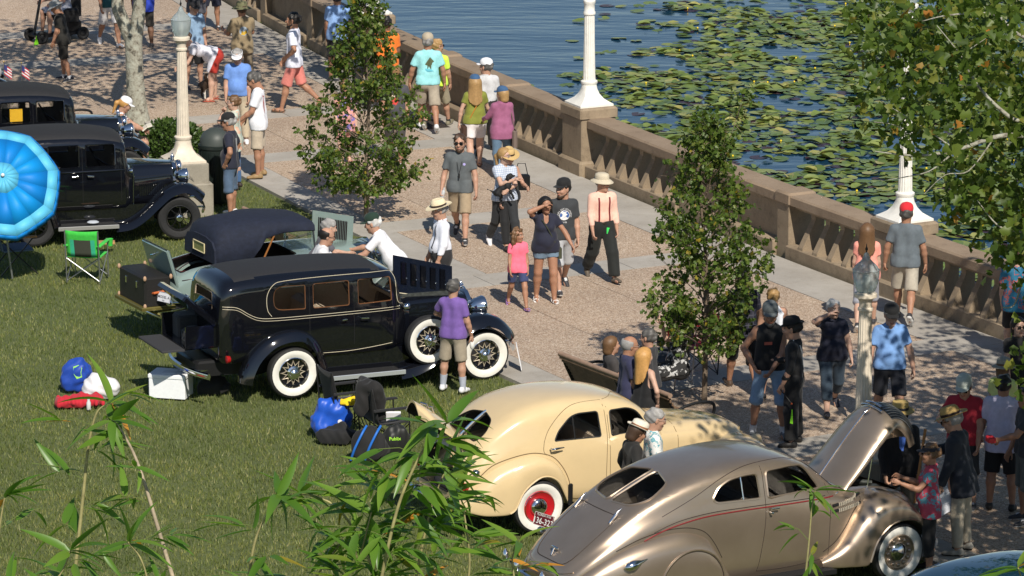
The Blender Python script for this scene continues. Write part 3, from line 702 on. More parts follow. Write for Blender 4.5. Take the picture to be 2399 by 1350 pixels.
    # trunk box with dropped tailboard and raised lid
    q = MB(); q.box(-1.48, -1.04, -.50, -.47, .78, 1.10); q.box(-1.48, -1.04, .47, .50, .78, 1.10); q.box(-1.48, -1.04, -.47, .47, .76, .79); q.box(-1.075, -1.045, -.47, .47, .79, 1.10); tk = q.build('trunk', P, t, 20)
    q = MB(); q.bbox(-1.82, -1.485, -.50, .50, .755, .785, .012); q.build('dropped_tailboard', mat('grey_carpet', (.035, .035, .038), .95), tk, 20)
    M = Matrix.Translation((-1.07, 0, 1.12)) @ Matrix.Rotation(R_(42), 4, 'Y')
    q = MB(); q.bbox(-.05, .60, -.53, .53, -.03, .06, .03, M=M @ Matrix.Rotation(PI, 4, 'Z')); q.build('raised_trunk_lid', P, tk, 40)
    q = MB(); q.tube([M @ Vector((-.36, -.05, .06)), M @ Vector((-.36, -.05, .10)), M @ Vector((-.36, .07, .10)), M @ Vector((-.36, .07, .06))], .012, 6); q.build('lid_handle', chrome, tk, 60)
    # show card leaning under the front bumper
    plate(t, Matrix.Translation((3.47, -.62, .26)) @ Matrix.Rotation(R_(68), 4, 'Z') @ Matrix.Rotation(R_(-12), 4, 'X'), .30, .36, [], mat('white_card', (.82, .82, .84), .6), mat('card_grey', (.5, .5, .52), .6), 'show_card')
    return t
saloon = black_saloon()
# ---------------------------------------------------------------- 2. cream streamlined saloon
def cream_saloon():
    P = mat('cream_car_paint', (0.66, 0.505, 0.285), 0.22, coat=0.8, var=0.03, vscale=3); t = car_root('cream streamlined saloon with red wheels and raised boot lid', (0.0333, 52.2313), 22.3, 4.2, 1.03, .9)
    st = [(-1.06, .42, .44, .60, .28, .70), (-1.01, .36, .55, .68, .38, .82), (-.90, .33, .62, .78, .46, .97), (-.72, .32, .67, .90, .53, 1.16), (-.5, .32, .70, .99, .58, 1.35), (-.22, .32, .72, 1.04, .61, 1.53), (.08, .32, .74, 1.06, .62, 1.62), (.45, .32, .75, 1.07, .62, 1.66), (.9, .32, .76, 1.06, .62, 1.64), (1.3, .32, .75, 1.05, .59, 1.56), (1.55, .32, .73, 1.04, .56, 1.43), (1.80, .32, .68, 1.03, .52, 1.19), (2.0, .33, .63, 1.01, .47, 1.155), (2.4, .36, .54, .97, .39, 1.12), (2.8, .40, .45, .90, .32, 1.06), (3.0, .44, .39, .82, .27, 1.0), (3.13, .48, .31, .74, .22, .91), (3.19, .55, .22, .66, .14, .78)]
    S = Shell(grid_body(st)); wins = [rounded([(.24, 1.155), (.30, 1.27), (.47, 1.43), (.58, 1.465), (.86, 1.465), (.88, 1.15)], [.03, .05, .08, .08, .04, .03]), rounded([(1.03, 1.145), (1.03, 1.455), (1.30, 1.455), (1.44, 1.40), (1.60, 1.16)], [.03, .04, .08, .08, .04])]
    rw = [rounded([(s_*.025, 1.18), (s_*.40, 1.17), (s_*.43, 1.28), (s_*.30, 1.40), (s_*.025, 1.44)], [.02, .07, .09, .09, .02]) for s_ in (-1, 1)]
    ws = [rounded([(s_*.03, 1.22), (s_*.46, 1.20), (s_*.40, 1.46), (s_*.03, 1.50)], .05) for s_ in (-1, 1)]
    boot = rounded([(-.43, .56), (.43, .56), (.45, .76), (.38, 1.0), (-.38, 1.0), (-.45, .76)], .08)
    for sg in (-1, 1):
        for w_ in wins: S.cut(w_, 'y', sg)
    for w_ in rw: S.cut(w_, 'x', -1)
    for w_ in ws: S.cut(w_, 'x', 1)
    S.cut(boot, 'x', -1)
    S.build('body', P, t); S.liner('interior_lining', mat('dark_grey_lining', (.07, .06, .05), .9), t)  # lining in one even dark grey
    for sg in (-1, 1):
        for i, w_ in enumerate(wins):
            g = S.pane(w_, 'side_window', car_glass, t, 'y', sg); S.trim(w_, 'window_rubber', gasket, g, 0.012, 'y', sg, -.006)
        S.trim(dense([(.52, 1.15), (.51, 1.45)], 4), 'quarter_light_bar', gasket, t, .010, 'y', sg, 0, False)
        for ln in ([(.10, 1.16), (.17, 1.30), (.33, 1.47), (.50, 1.56), (.70, 1.585), (.95, 1.58)], [(.95, 1.58), (.965, 1.2), (.95, .9), (.94, .36)], [(1.0, .36), (.995, 1.0), (.99, 1.58)], [(.99, 1.58), (1.25, 1.57), (1.50, 1.47), (1.72, 1.22), (1.76, 1.0), (1.74, .40)], [(.94, .37), (.55, .37), (.49, .42), (.47, .55)], [(.10, 1.16), (.085, 1.05), (.12, .99)]):
            S.trim(catmull(ln, 5), 'door_gap', mat('cream_gap', (.14, .09, .04), .8), t, .0045, 'y', sg, -.001, False, 4)
        S.trim(catmull([(.13, .315), (.6, .315), (1.2, .315), (1.9, .325), (2.3, .35)], 5), 'sill_edge', seam, t, .008, 'y', sg, 0, False, 4)
        q = MB(); y = sg*.755; q.tube([(.17, y, 1.075), (.17, y+sg*.045, 1.075), (.22, y+sg*.05, 1.08), (.33, y+sg*.045, 1.085)], [.014, .013, .016, .007], 8); q.build('door_handle', chrome, t, 60)
        fs = [(-1.02, .46, .66, .38), (-.90, .58, .745, .34), (-.76, .72, .81, .31), (-.6, .86, .84, .30), (-.42, .945, .855, .305), (-.345, .97, .86, .36), (-.24, .995, .865, .57), (-.05, 1.015, .87, .72), (.1, .985, .87, .735), (.24, .90, .865, .65), (.34, .77, .85, .47), (.40, .62, .83, .34), (.44, .45, .80, .32)]
        F_ = Shell(pontoon(fs, .50, sg)); f = F_.build('rear_fender', P, t)
        F_.trim(catmull([(x, zb+.012) for x, zt, yo, zb in fs[4:12]], 4), 'arch_lip', P, f, .012, 'y', sg, .004, False)
        S.trim(catmull([(-.74, .80), (-.6, .915), (-.4, .985), (-.15, 1.03), (.02, 1.025), (.2, .965), (.33, .83), (.42, .66), (.46, .50)], 4), 'fender_seam', mat('cream_gap', (.14, .09, .04), .8), t, .006, 'y', sg, 0, False, 4)
        q = MB(); q.bbox(.37, .43, sg*.855-.02, sg*.855+.02, .34, .62, .015); q.build('stone_guard', blackmetal, f, 30)
        fs2 = [(2.15, .42, .72, .33), (2.3, .60, .78, .33), (2.5, .78, .82, .34), (2.60, .85, .835, .45), (2.72, .895, .84, .63), (2.90, .91, .845, .70), (3.08, .88, .84, .66), (3.22, .80, .825, .52), (3.34, .66, .80, .42), (3.42, .50, .76, .40)]
        F2 = Shell(pontoon(fs2, .34, sg)); F2.build('front_fender', P, t)
        wheel(t, 0, sg*.74, .345, .345, .17, sg, 'red', P); wheel(t, 2.9, sg*.72, .345, .345, .17, sg, 'red', P)
        headlamp(t, 3.2, sg*.50, .78, .095, P)
        q = MB(); q.lathe([(.01, -.05), (.045, -.035), (.052, 0), (.02, .02)], 16, M=Matrix.Translation((-.80, sg*.655, .84)) @ Matrix.Rotation(R_(200), 4, 'Y')); q.build('filler_cap', chrome, t, 60)
        q = MB(); q.lathe([(.012, -.07), (.05, -.045), (.06, 0), (.05, .03), (.012, .05)], 14, M=Matrix.Translation((-.95, sg*.62, .66)) @ Matrix.Rotation(-PI/2, 4, 'Y')); q.build('tail_lamp', mat('tail_red', (.35, .01, .01), .2), t, 60)
    for w_ in rw: g = S.pane(w_, 'rear_window', car_glass, t, 'x', -1, -.01); S.trim(w_, 'window_rubber', gasket, g, .008, 'x', -1, -.003)
    for w_ in ws: g = S.pane(w_, 'windscreen', car_glass, t, 'x', 1, -.01); S.trim(w_, 'window_rubber', gasket, g, .010, 'x', 1, 0)
    S.trim(dense([(0, 1.15), (0, 1.45)], 6), 'rear_window_bar', chrome, t, .014, 'x', -1, .004, False)
    S.trim(boot, 'boot_seal', seam, t, .012, 'x', -1, 0)
    seat(t, .22, .55, .60, tan_up, .62); seat(t, 1.05, .55, .58, tan_up, .60); steering(t, 1.45, .33, 1.10)
    q = MB(); q.bbox(-1.0, -.45, -.46, .46, .40, .44, .01); q.build('boot_floor', mat('black_carpet', (.012, .012, .012), .95), t, 20)
    e = bpy.data.objects.new('spare_wheel', None); COL.objects.link(e); e.parent = t; e.location = (-.68, .05, .56); e.rotation_euler = (PI/2+.12, 0, 0)
    q = MB(); q.torus(.25, .075, n=28, m=10); q.build('tyre', rubber, e, 60); q = MB(); q.torus(.19, .02, n=28, m=8, M=Matrix.Translation((0, -.055, 0))); q.build('rim', mat('red_wheel_paint', (.45, .012, .018), .25), e, 60)
    # raised boot lid, curved like the tail
    rings = []
    for u in [i/8 for i in range(9)]:
        x = -.70-.66*u; z = 1.12+.66*u-.14*u*u; w_ = .44*(1-.12*u)*(1 if u < .85 else (1-.5*((u-.85)/.15)**2)); ring = []
        for v in [j/8-.5 for j in range(9)]: ring.append(Vector((x, 2*v*w_, z+.05-.16*(2*v)**2)))
        rings.append(ring+[p-Vector((.0, 0, .03)) for p in reversed(ring)])
    q = MB(); q.loft(rings, True, True); ld = q.build('raised_boot_lid', P, t, 50)
    q = MB(); q.add([Vector((p.x, p.y*.9, p.z-.006)) for r_ in rings for p in r_[9:]], [(i*9+j, i*9+j+1, i*9+j+10, i*9+j+9) for i in range(8) for j in range(8)]); q.build('lid_lining', mat('black_carpet', (.012, .012, .012), .95), ld, 50)
    q = MB(); q.tube([(-1.18, -.06, 1.56), (-1.20, -.06, 1.63), (-1.22, .06, 1.63), (-1.20, .06, 1.56)], .014, 6); q.tube([(-1.12, -.1, 1.52), (-1.16, -.12, 1.61), (-1.20, -.12, 1.61)], .012, 6); q.build('lid_handle', chrome, ld, 60)
    for yy in (-.40, .40): q = MB(); q.tube([(-.84, yy, .95), (-.92, yy, 1.28)], .010, 5); q.build('lid_stay', chrome, ld, 60)
    bumper(t, -1.22, .74, .44, .14); bumper(t, 3.50, .76, .44, .16)
    # grille ribs on the nose, bonnet seam
    for k in range(5): S.trim([(y_/20, .60+.075*k) for y_ in range(-5, 6)], 'nose_rib', P, t, .018, 'x', 1, .004, False)
    S.trim(dense([(2.02, 0.62), (2.02, 1.145)], 12), 'bonnet_gap', mat('cream_gap', (.14, .09, .04), .8), t, .0045, 'y', -1, 0, False, 4); S.trim(dense([(2.02, -.45), (2.02, .45)], 12), 'bonnet_gap', mat('cream_gap', (.14, .09, .04), .8), t, .0045, 'z', 1, 0, False, 4)
    q = MB(); q.bbox(-.95, 3.0, -.5, .5, .20, .34, .03); q.build('underbody', blackmetal, t, 20)
    return t
cream_saloon()
# ---------------------------------------------------------------- 3. bronze fastback coupe with raised bonnet
def f_bronze(n, l, b):
    b.inputs['Base Color'].default_value = (0.30, 0.225, 0.155, 1); b.inputs['Metallic'].default_value = 0.75; b.inputs['Roughness'].default_value = 0.34
    b.inputs['Coat Weight'].default_value = 0.7; b.inputs['Coat Roughness'].default_value = 0.05
    tc = n.new('ShaderNodeTexCoord'); c = ramp(n, l, noise(n, l, tc.outputs['Object'], 2.0, 3), [(.3, (.37, .29, .215)), (.7, (.43, .34, .26))]); l.new(c, b.inputs['Base Color'])
bronze_paint = node_mat('bronze_car_paint', f_bronze)
def bronze_coupe():
    P = bronze_paint; t = car_root('bronze fastback coupe with raised bonnet and whitewall tyres', (1.7402, 48.8457), 25.5, 4.5, 1.04, 1.1)
    st = [(-1.46, .36, .40, .47, .30, .53), (-1.40, .34, .52, .56, .38, .66), (-1.20, .31, .62, .72, .47, .86), (-.95, .30, .67, .86, .53, 1.06), (-.6, .30, .70, 1.0, .57, 1.30), (-.25, .30, .72, 1.09, .60, 1.48), (.15, .30, .745, 1.14, .62, 1.62), (.6, .30, .76, 1.16, .63, 1.70), (1.05, .30, .77, 1.16, .63, 1.725), (1.45, .30, .77, 1.16, .61, 1.68), (1.75, .30, .765, 1.15, .58, 1.57), (1.95, .31, .75, 1.13, .56, 1.42), (2.20, .32, .71, 1.09, .53, 1.20), (2.5, .33, .64, 1.03, .46, 1.14), (2.9, .34, .55, .96, .38, 1.09), (3.25, .36, .46, .86, .32, .98), (3.42, .38, .38, .74, .25, .85), (3.50, .42, .28, .62, .18, .68)]
    S = Shell(grid_body(st)); wins = [rounded([(.36, 1.33), (.45, 1.46), (.60, 1.535), (.79, 1.565), (.98, 1.57), (1.0, 1.275), (.42, 1.285)], [.05, .06, .06, .06, .05, .04, .05]), rounded([(1.10, 1.265), (1.10, 1.58), (1.45, 1.59), (1.69, 1.56), (1.85, 1.285)], [.04, .06, .08, .08, .05])]
    rw = [rounded([(s_*.03, 1.285), (s_*.40, 1.305), (s_*.53, 1.375), (s_*.44, 1.525), (s_*.03, 1.58)], [.05, .12, .15, .14, .05]) for s_ in (-1, 1)]
    ws = [rounded([(s_*.03, 1.22), (s_*.48, 1.20), (s_*.44, 1.50), (s_*.03, 1.55)], .05) for s_ in (-1, 1)]
    bay = rounded([(2.38, -.36), (3.25, -.27), (3.25, .27), (2.38, .36)], .1)
    for sg in (-1, 1):
        for w_ in wins: S.cut(w_, 'y', sg)
    for w_ in rw: S.cut(w_, 'x', -1)
    for w_ in ws: S.cut(w_, 'x', 1)
    S.cut(bay, 'z', 1)
    S.build('body', P, t); S.liner('interior_lining', grey_up, t)
    dk = mat('dark_belt_line', (.03, .02, .018), .4); red = mat('maroon_pinstripe', (.20, .012, .015), .35); gapm = mat('bronze_gap', (.035, .025, .018), .7)
    for sg in (-1, 1):
        for w_ in wins:
            g = S.pane(w_, 'side_window', car_glass, t, 'y', sg); S.trim(w_, 'window_frame', P, g, .016, 'y', sg, -.004); S.trim(w_, 'window_rubber', gasket, g, .009, 'y', sg, -.014)
        S.trim(dense([(.77, 1.28), (.76, 1.56)], 4), 'quarter_light_bar', chrome, t, .009, 'y', sg, -.004, False)
        S.trim(catmull([(-.42, 1.03), (-.1, 1.13), (.3, 1.185), (.75, 1.195), (1.3, 1.195), (1.9, 1.19)], 5), 'belt_line', dk, t, .006, 'y', sg, 0, False)
        S.trim(catmull([(-.55, .945), (-.3, 1.04), (.0, 1.11), (.3, 1.15), (.75, 1.165), (1.3, 1.165), (2.02, 1.165)], 5), 'maroon_pinstripe', red, t, .009, 'y', sg, .002, False)
        S.trim(catmull([(2.10, 1.17), (2.5, 1.155), (2.85, 1.11)], 5), 'bonnet_edge', chrome, t, .007, 'y', sg, .002, False)
        S.trim(catmull([(-.30, 1.20), (.1, 1.37), (.5, 1.56), (.9, 1.66), (1.4, 1.66), (1.78, 1.56)], 5), 'drip_rail', dk, t, .005, 'y', sg, 0, False)
        for ln in ([(1.05, 1.64), (1.055, 1.3), (1.04, .9), (.96, .38)], [(1.96, 1.40), (1.96, 1.0), (1.95, .45)], [(.96, .38), (1.4, .37), (1.95, .42)]): S.trim(catmull(ln, 6), 'door_gap', gapm, t, .0045, 'y', sg, -.001, False, 4)
        for hz in (1.155, 1.10):
            q = MB(); y = sg*.775; q.tube([(1.10, y, hz), (1.10, y+sg*.045, hz), (1.20 if hz > 1.12 else 1.12, y+sg*.045, hz)], .012, 6); q.build('door_handle', chrome, t, 60)
        # side louvre ornament
        for zz, x1 in ((1.055, 2.50), (.985, 2.44)):
            q = MB(); a = S.line(dense([(1.99, zz), (x1, zz+.035)], 6), 'y', sg, .006)
            q.tube(a, .020, 6); lo = q.build('louvre_panel', blackmetal, t, 60)
            for k in range(12):
                x = 2.08+.028*k; p = S.ray(x, zz+.006+.0022*k*1.0, 'y', sg, .02)
                if p: q = MB(); q.box(p.x-.007, p.x+.007, p.y-.01, p.y+.01, p.z-.022, p.z+.022); q.build('louvre', mat('louvre_cream', (.62, .55, .44), .35, .4), lo, 0)
        fs = [(-1.42, .47, .60, .35), (-1.25, .64, .72, .30), (-.95, .82, .815, .27), (-.6, .945, .865, .25), (-.25, 1.01, .885, .24), (0, 1.015, .89, .24), (.22, .94, .885, .24), (.36, .79, .87, .25), (.50, .54, .84, .27), (.60, .36, .80, .29)]
        F_ = Shell(pontoon(fs, .45, sg)); f = F_.build('rear_fender', P, t)
        arc = [(.02+.44*math.cos(a), .36+.44*math.sin(a)) for a in [R_(k*9-4) for k in range(22)]]
        F_.trim(arc, 'wheel_skirt_rim', P, f, .013, 'y', sg, .004, False, 6); F_.trim([(.02+(x-.02)*.965, .36+(z-.36)*.965) for x, z in arc], 'wheel_skirt_gap', gapm, f, .007, 'y', sg, .001, False, 4)
        S.trim(catmull([(-.9, .86), (-.6, .975), (-.3, 1.04), (0, 1.045), (.22, .975), (.36, .82), (.47, .62)], 5), 'fender_seam', gapm, t, .006, 'y', sg, 0, False, 4)
        q = MB(); q.lathe([(.012, -.11), (.05, -.07), (.062, 0), (.05, .05), (.02, .12), (.005, .2)], 16, M=Matrix.Translation((-.78, sg*.845, .72)) @ Matrix.Rotation(R_(75), 4, 'Y')); q.build('tail_lamp', chrome, f, 60)
        fs2 = [(1.85, .42, .79, .30), (2.05, .53, .83, .28), (2.2, .68, .86, .28), (2.35, .88, .885, .28), (2.46, .99, .893, .31), (2.55, 1.06, .897, .56), (2.72, 1.10, .90, .735), (2.9, 1.07, .90, .785), (3.06, .98, .895, .765), (3.2, .84, .885, .68), (3.31, .66, .865, .55), (3.37, .52, .84, .47)]
        F2 = Shell(pontoon(fs2, .34, sg)); f2 = F2.build('front_fender', P, t)
        F2.trim(catmull([(x, zb+.012) for x, zt, yo, zb in fs2[4:]], 4), 'arch_lip', P, f2, .013, 'y', sg, .003, False)
        S.trim(catmull([(1.87, .50), (2.05, .60), (2.2, .75), (2.33, .93), (2.48, 1.07)], 5), 'fender_seam', gapm, t, .006, 'y', sg, .0, False, 4)
        wheel(t, 0, sg*.70, .37, .37, .17, sg, 'bronze', P); wheel(t, 2.9, sg*.76, .37, .37, .18, sg, 'bronze', P, steer=R_(4))
        running_board(t, .55, 1.98, .64, .87, .30, blackmetal, sg)
        headlamp(t, 3.42, sg*.36, .70, .10, P)
        q = MB(); hx = -.50; p = S.ray(sg*-.40, 1.20, 'x', -1, .02)
        if p: q.tube([p+Vector((-.10, 0, -.085)), p+Vector((-.02, 0, .0)), p+Vector((.06, 0, .075))], [.012, .020, .006], 8); q.build('deck_hinge', chrome, t, 60)
    for w_ in rw: g = S.pane(w_, 'rear_window', car_glass, t, 'x', -1, -.01); S.trim(w_, 'window_frame', P, g, .014, 'x', -1, 0); S.trim(w_, 'window_rubber', gasket, g, .008, 'x', -1, -.012)
    for w_ in ws: g = S.pane(w_, 'windscreen', car_glass, t, 'x', 1, -.01); S.trim(w_, 'window_rubber', gasket, g, .010, 'x', 1, 0)
    deck = rounded([(-.36, .66), (.36, .66), (.42, .95), (.43, 1.20), (-.43, 1.20), (-.44, .95)], [.16, .16, .2, .06, .06, .2])
    S.trim(dense(deck+[deck[0]], 3), 'deck_lid_gap', gapm, t, .006, 'x', -1, 0)
    S.trim(catmull([(-.50, .62), (-.3, .575), (0, .565), (.3, .575), (.50, .62)], 5), 'deck_bead', P, t, .012, 'x', -1, .002, False)
    p = S.ray(0, .76, 'x', -1, .02); q = MB(); q.tube([p+Vector((0, -.07, .02)), p+Vector((-.02, 0, .035)), p+Vector((0, .07, .02))], .012, 6); q.tube([p+Vector((-.01, 0, .03)), p+Vector((-.05, 0, -.06))], .010, 6); q.build('deck_handle', chrome, t, 60)
    seat(t, .25, .55, .60, grey_up, .62); seat(t, 1.15, .55, .58, grey_up, .62); steering(t, 1.62, .33, 1.14)
    # engine bay and raised alligator bonnet with grille nose
    q = MB(); q.bbox(2.42, 3.2, -.16, .16, .55, .98, .04); q.bbox(2.45, 2.62, -.30, -.18, .8, 1.0, .02); q.bbox(2.9, 3.1, .16, .28, .7, .95, .03); q.tube([(2.5, .22, .98), (2.8, .2, 1.04), (3.1, .1, 1.0)], .03, 8); q.build('engine', mat('engine_grey', (.05, .055, .05), .5, .3, var=.4, vscale=25), t, 40)
    cl = [(2.27, 1.20, .47, .10), (2.45, 1.42, .47, .13), (2.65, 1.66, .45, .15), (2.83, 1.86, .43, .17), (2.95, 1.97, .40, .19), (3.09, 2.02, .38, .20), (3.25, 1.99, .36, .21), (3.40, 1.88, .33, .21), (3.52, 1.71, .29, .20), (3.58, 1.54, .24, .17)]
    rows = catmull(cl, 3); rings = []; tops = []
    for i, (x, z, w_, dp) in enumerate(rows):
        a = rows[max(i-1, 0)]; b = rows[min(i+1, len(rows)-1)]; tv = Vector((b[0]-a[0], 0, b[1]-a[1])).normalized(); nv = Vector((-tv.z, 0, tv.x))
        top = [Vector((x, w_*math.sin(v*1.45)/math.sin(1.45), z))+nv*(-dp*1.15*(1-math.cos(v*1.45))) for v in [j/10-1 for j in range(21)]]
        tops.append((top, nv)); rings.append(top+[p_-nv*.022+Vector((0, -.02*p_.y, 0)) for p_ in reversed(top)])
    q = MB(); q.loft(rings, True, True); bn = q.build('raised_bonnet', P, t, 60)
    q = MB(); q.tube([tp[10]+nv*.006 for tp, nv in tops[:16]], .008, 6); q.build('bonnet_strip', chrome, bn, 60)
    q = MB(); gi = list(range(14, len(tops)))
    vs_ = [tops[i][0][j]+tops[i][1]*.006 for i in gi for j in range(3, 18)]; n_ = 15
    q.add(vs_, [(a*n_+j, a*n_+j+1, (a+1)*n_+j+1, (a+1)*n_+j) for a in range(len(gi)-1) for j in range(n_-1)]); gl = q.build('grille', mat('grille_dark', (.012, .015, .02), .3, .4), bn, 60)
    for j in list(range(3, 18)): q = MB(); q.tube([tops[i][0][j]+tops[i][1]*.010 for i in gi], .0045 if j not in (3, 10, 17) else .010, 4); q.build('grille_bar', mat('grille_blue_chrome', (.30, .36, .42), .2, 1.0), gl, 60)
    q = MB(); i0 = 13
    for dz, wd in ((.03, 8), (.045, 6)): q.tube([tops[i0+(1 if dz > .04 else 0)][0][j]+tops[i0][1]*dz for j in range(10-wd//2, 11+wd//2)], .012, 6)
    q.build('nose_ornament', chrome, bn, 60)
    q = MB(); q.tube([(2.72, -.36, 1.05), (2.78, -.38, 1.50)], .009, 5); q.build('bonnet_stay', chrome, t, 60)
    bumper(t, -1.62, .78, .42, .16, hgt=.12); bumper(t, 3.62, .80, .42, .18, hgt=.12)
    for yy in (-.30, .30, .74): q = MB(); q.lathe([(.03, .46), (.04, .52), (.03, .58), (.01, .62)], 12, M=Matrix.Translation((-1.66+.10*(abs(yy) > .5), yy, 0))); q.build('over_rider', chrome, t, 60)
    M = Matrix.Translation((-1.00, .84, .87)) @ Matrix.Rotation(R_(-78), 4, 'Z') @ Matrix.Rotation(R_(-14), 4, 'X')
    plate(t, M, .33, .16, [('136-323', .105, 0, -.022), ('FLORIDA 19-36', .036, 0, .054)], mat('maroon_plate', (.12, .006, .012), .4), mat('plate_white', (.8, .78, .72), .5))
    q = MB(); q.sphere((-1.02, .86, .74), .055, 14, 10); q.tube([(-1.02, .86, .74), (-.92, .80, .76), (-.84, .72, .78)], .022, 8); q.tube([(-.99, .83, .80), (-.95, .80, .74)], .012, 6); q.build('tail_lamp_arm', chrome, t, 60)
    q = MB(); q.bbox(-1.1, 3.2, -.5, .5, .19, .32, .03); q.build('underbody', blackmetal, t, 20)
    return t
bronze_coupe()
# ---------------------------------------------------------------- 4. black thirties saloons on wire wheels
def old_black(label, pos, hd, ax=(.2, 2.6), parked=True):
    P = bluecast_black; t = car_root(label, pos, hd)
    st = [(-.62, .60, .55, 1.12, .45, 1.42), (-.60, .57, .63, 1.14, .55, 1.60), (-.52, .55, .68, 1.16, .62, 1.72), (-.3, .55, .70, 1.17, .65, 1.80), (.4, .55, .71, 1.17, .66, 1.84), (1.1, .55, .71, 1.17, .65, 1.82), (1.55, .55, .70, 1.17, .63, 1.75), (1.72, .55, .685, 1.17, .61, 1.68), (1.75, .55, .67, 1.17, .59, 1.58), (1.80, .55, .64, 1.12, .55, 1.24), (1.90, .55, .56, 1.06, .47, 1.21)]
    S = Shell(grid_body(st)); wins = [rounded([(-.18, 1.27), (.34, 1.27), (.34, 1.63), (-.18, 1.63)], .04), rounded([(.46, 1.27), (.97, 1.27), (.97, 1.64), (.46, 1.64)], .03), rounded([(1.08, 1.27), (1.57, 1.27), (1.57, 1.63), (1.08, 1.64)], .03)]
    rear = rounded([(-.33, 1.28), (.33, 1.28), (.30, 1.52), (-.30, 1.52)], .05); wsh = rounded([(-.5, 1.28), (.5, 1.28), (.48, 1.60), (-.48, 1.60)], .04)
    for sg in (-1, 1):
        for w_ in wins: S.cut(w_, 'y', sg)
    S.cut(rear, 'x', -1); S.cut(wsh, 'x', 1)
    S.build('body', [P, cloth_roof], t, lambda f: 1 if f.normal.z > .78 and f.calc_center_median().z > 1.55 else 0); S.liner('interior_lining', grey_up, t)
    for sg in (-1, 1):
        for w_ in wins: g = S.pane(w_, 'side_window', car_glass, t, 'y', sg); S.trim(w_, 'window_frame', P, g, .014, 'y', sg, -.004)
        for sx in (.40, 1.02, 1.66): S.trim(dense([(sx, .60), (sx, 1.66)], 10), 'door_gap', seam, t, .004, 'y', sg, 0, False, 4)
        S.trim(dense([(-.5, 1.20), (1.76, 1.20)], 12), 'belt_bead', P, t, .016, 'y', sg, .004, False, 6)
        for hx in (.94, 1.10): q = MB(); y = sg*.715; q.tube([(hx, y, 1.14), (hx, y+sg*.05, 1.14), (hx+.10*(1 if hx > 1 else -1), y+sg*.05, 1.13)], .012, 6); q.build('door_handle', chrome, t, 60)
        fp = [(1.54, .28), (1.78, .31), (2.0, .44), (2.2, .62), (2.42, .80), (2.66, .88), (2.86, .83), (3.02, .70)]
        q = MB(); q.loft(ribbon_fender(fp, .38, .86, .05, .09, sg), True, True); q.build('front_fender', P, t, 50)
        rp = [(-.46, .35), (-.40, .58), (-.18, .82), (.10, .90), (.36, .82), (.52, .58), (.60, .32)]
        q = MB(); q.loft(ribbon_fender(rp, .50, .86, .05, .09, sg), True, True); q.build('rear_fender', P, t, 50)
        running_board(t, .58, 1.58, .58, .86, .32, mat('zinc_edge', (.45, .45, .44), .4, .6), sg)
        q = MB(); q.box(.5, 2.2, sg*.60-.01, sg*.60+.01, .30, .60); q.build('splash_apron', P, t, 0)
        wheel(t, ax[0], sg*.72, .36, .36, .14, sg, 'blackwire', blackmetal); wheel(t, ax[1], sg*.72, .36, .36, .14, sg, 'blackwire', blackmetal)
        headlamp(t, 2.76, sg*.36, .99, .125)
        q = MB(); q.lathe([(.01, -.05), (.035, -.03), (.04, .02), (.01, .03)], 12, M=Matrix.Translation((1.84, sg*.60, 1.16)) @ Matrix.Rotation(PI/2, 4, 'Y')); q.build('cowl_lamp', chrome, t, 60)
        q = MB(); q.tube([(1.87, sg*.585, .60), (1.88, sg*.595, 1.12)], .008, 6); q.build('cowl_strip', chrome, t, 60)
    for w_, n_, ax_, s_ in ((rear, 'rear_window', 'x', -1), (wsh, 'windscreen', 'x', 1)): g = S.pane(w_, n_, car_glass, t, ax_, s_, -.01); S.trim(w_, 'window_frame', P, g, .012, ax_, s_, 0)
    seat(t, -.3, .62, .55, grey_up, .60); seat(t, .72, .62, .55, grey_up, .58); steering(t, 1.36, .30, 1.24)
    H = Shell(grid_body([(1.80, .56, .50, .98, .40, 1.22), (2.2, .55, .40, .98, .31, 1.205), (2.52, .54, .32, .98, .25, 1.18), (2.58, .52, .315, .98, .245, 1.175)], 4, 3)); H.build('bonnet', P, t)
    for sg in (-1, 1):
        H.trim(dense([(1.86, 1.02), (2.55, 1.01)], 8), 'bonnet_hinge_line', seam, t, .004, 'y', sg, 0, False, 4)
        for k in range(14):
            pz = H.ray(2.0+.032*k, .80, 'y', sg, .004)
            if pz: q = MB(); q.box(pz.x-.008, pz.x+.008, pz.y-.008, pz.y+.008, .70, .90); q.build('bonnet_louvre', P, t, 0)
    q = MB(); q.loft([[Vector((x, y*k, .8+(z-.8)*k)) for y, z in ((-.29, .50), (-.31, .8), (-.29, 1.10), (-.16, 1.19), (0, 1.21), (.16, 1.19), (.29, 1.10), (.31, .8), (.29, .50), (0, .47))] for x, k in ((2.58, 1.02), (2.64, 1.02), (2.665, .92))], True, True); r = q.build('radiator_shell', chrome, t, 40)
    q = MB(); q.box(2.668, 2.675, -.24, .24, .54, 1.10); q.build('radiator_core', blackmetal, r, 0)
    q = MB(); q.lathe([(.028, 1.20), (.028, 1.235), (.04, 1.245), (.015, 1.28), (.006, 1.31)], 12, M=Matrix.Translation((2.62, 0, 0))); q.build('radiator_cap', chrome, r, 60)
    bumper(t, 3.08, .78, .46, .10, hgt=.07); bumper(t, -.85, .74, .46, .10, hgt=.07)
    q = MB(); q.bbox(-.7, 2.9, -.40, .40, .36, .56, .03); q.build('chassis', blackmetal, t, 30)
    return t
MAP = (-8.2098, 68.7050)
old_black('black vintage saloon on wire wheels with blue parasol and lamp plinth beside it', MAP, 13.5)
FARP = (-9.446, 72.51)
fc = old_black('black vintage saloon with a yellow card in its window beside the park bench', FARP, 15.0)
q = MB(); q.box(.62, .84, -.655, -.648, 1.30, 1.52); q.build('window_card', mat('yellow_card', (.75, .42, .02), .6), fc, 0)
old_black('black vintage saloon with two small flags beside the shaded paving', (-12.45, 78.3), 12.0)
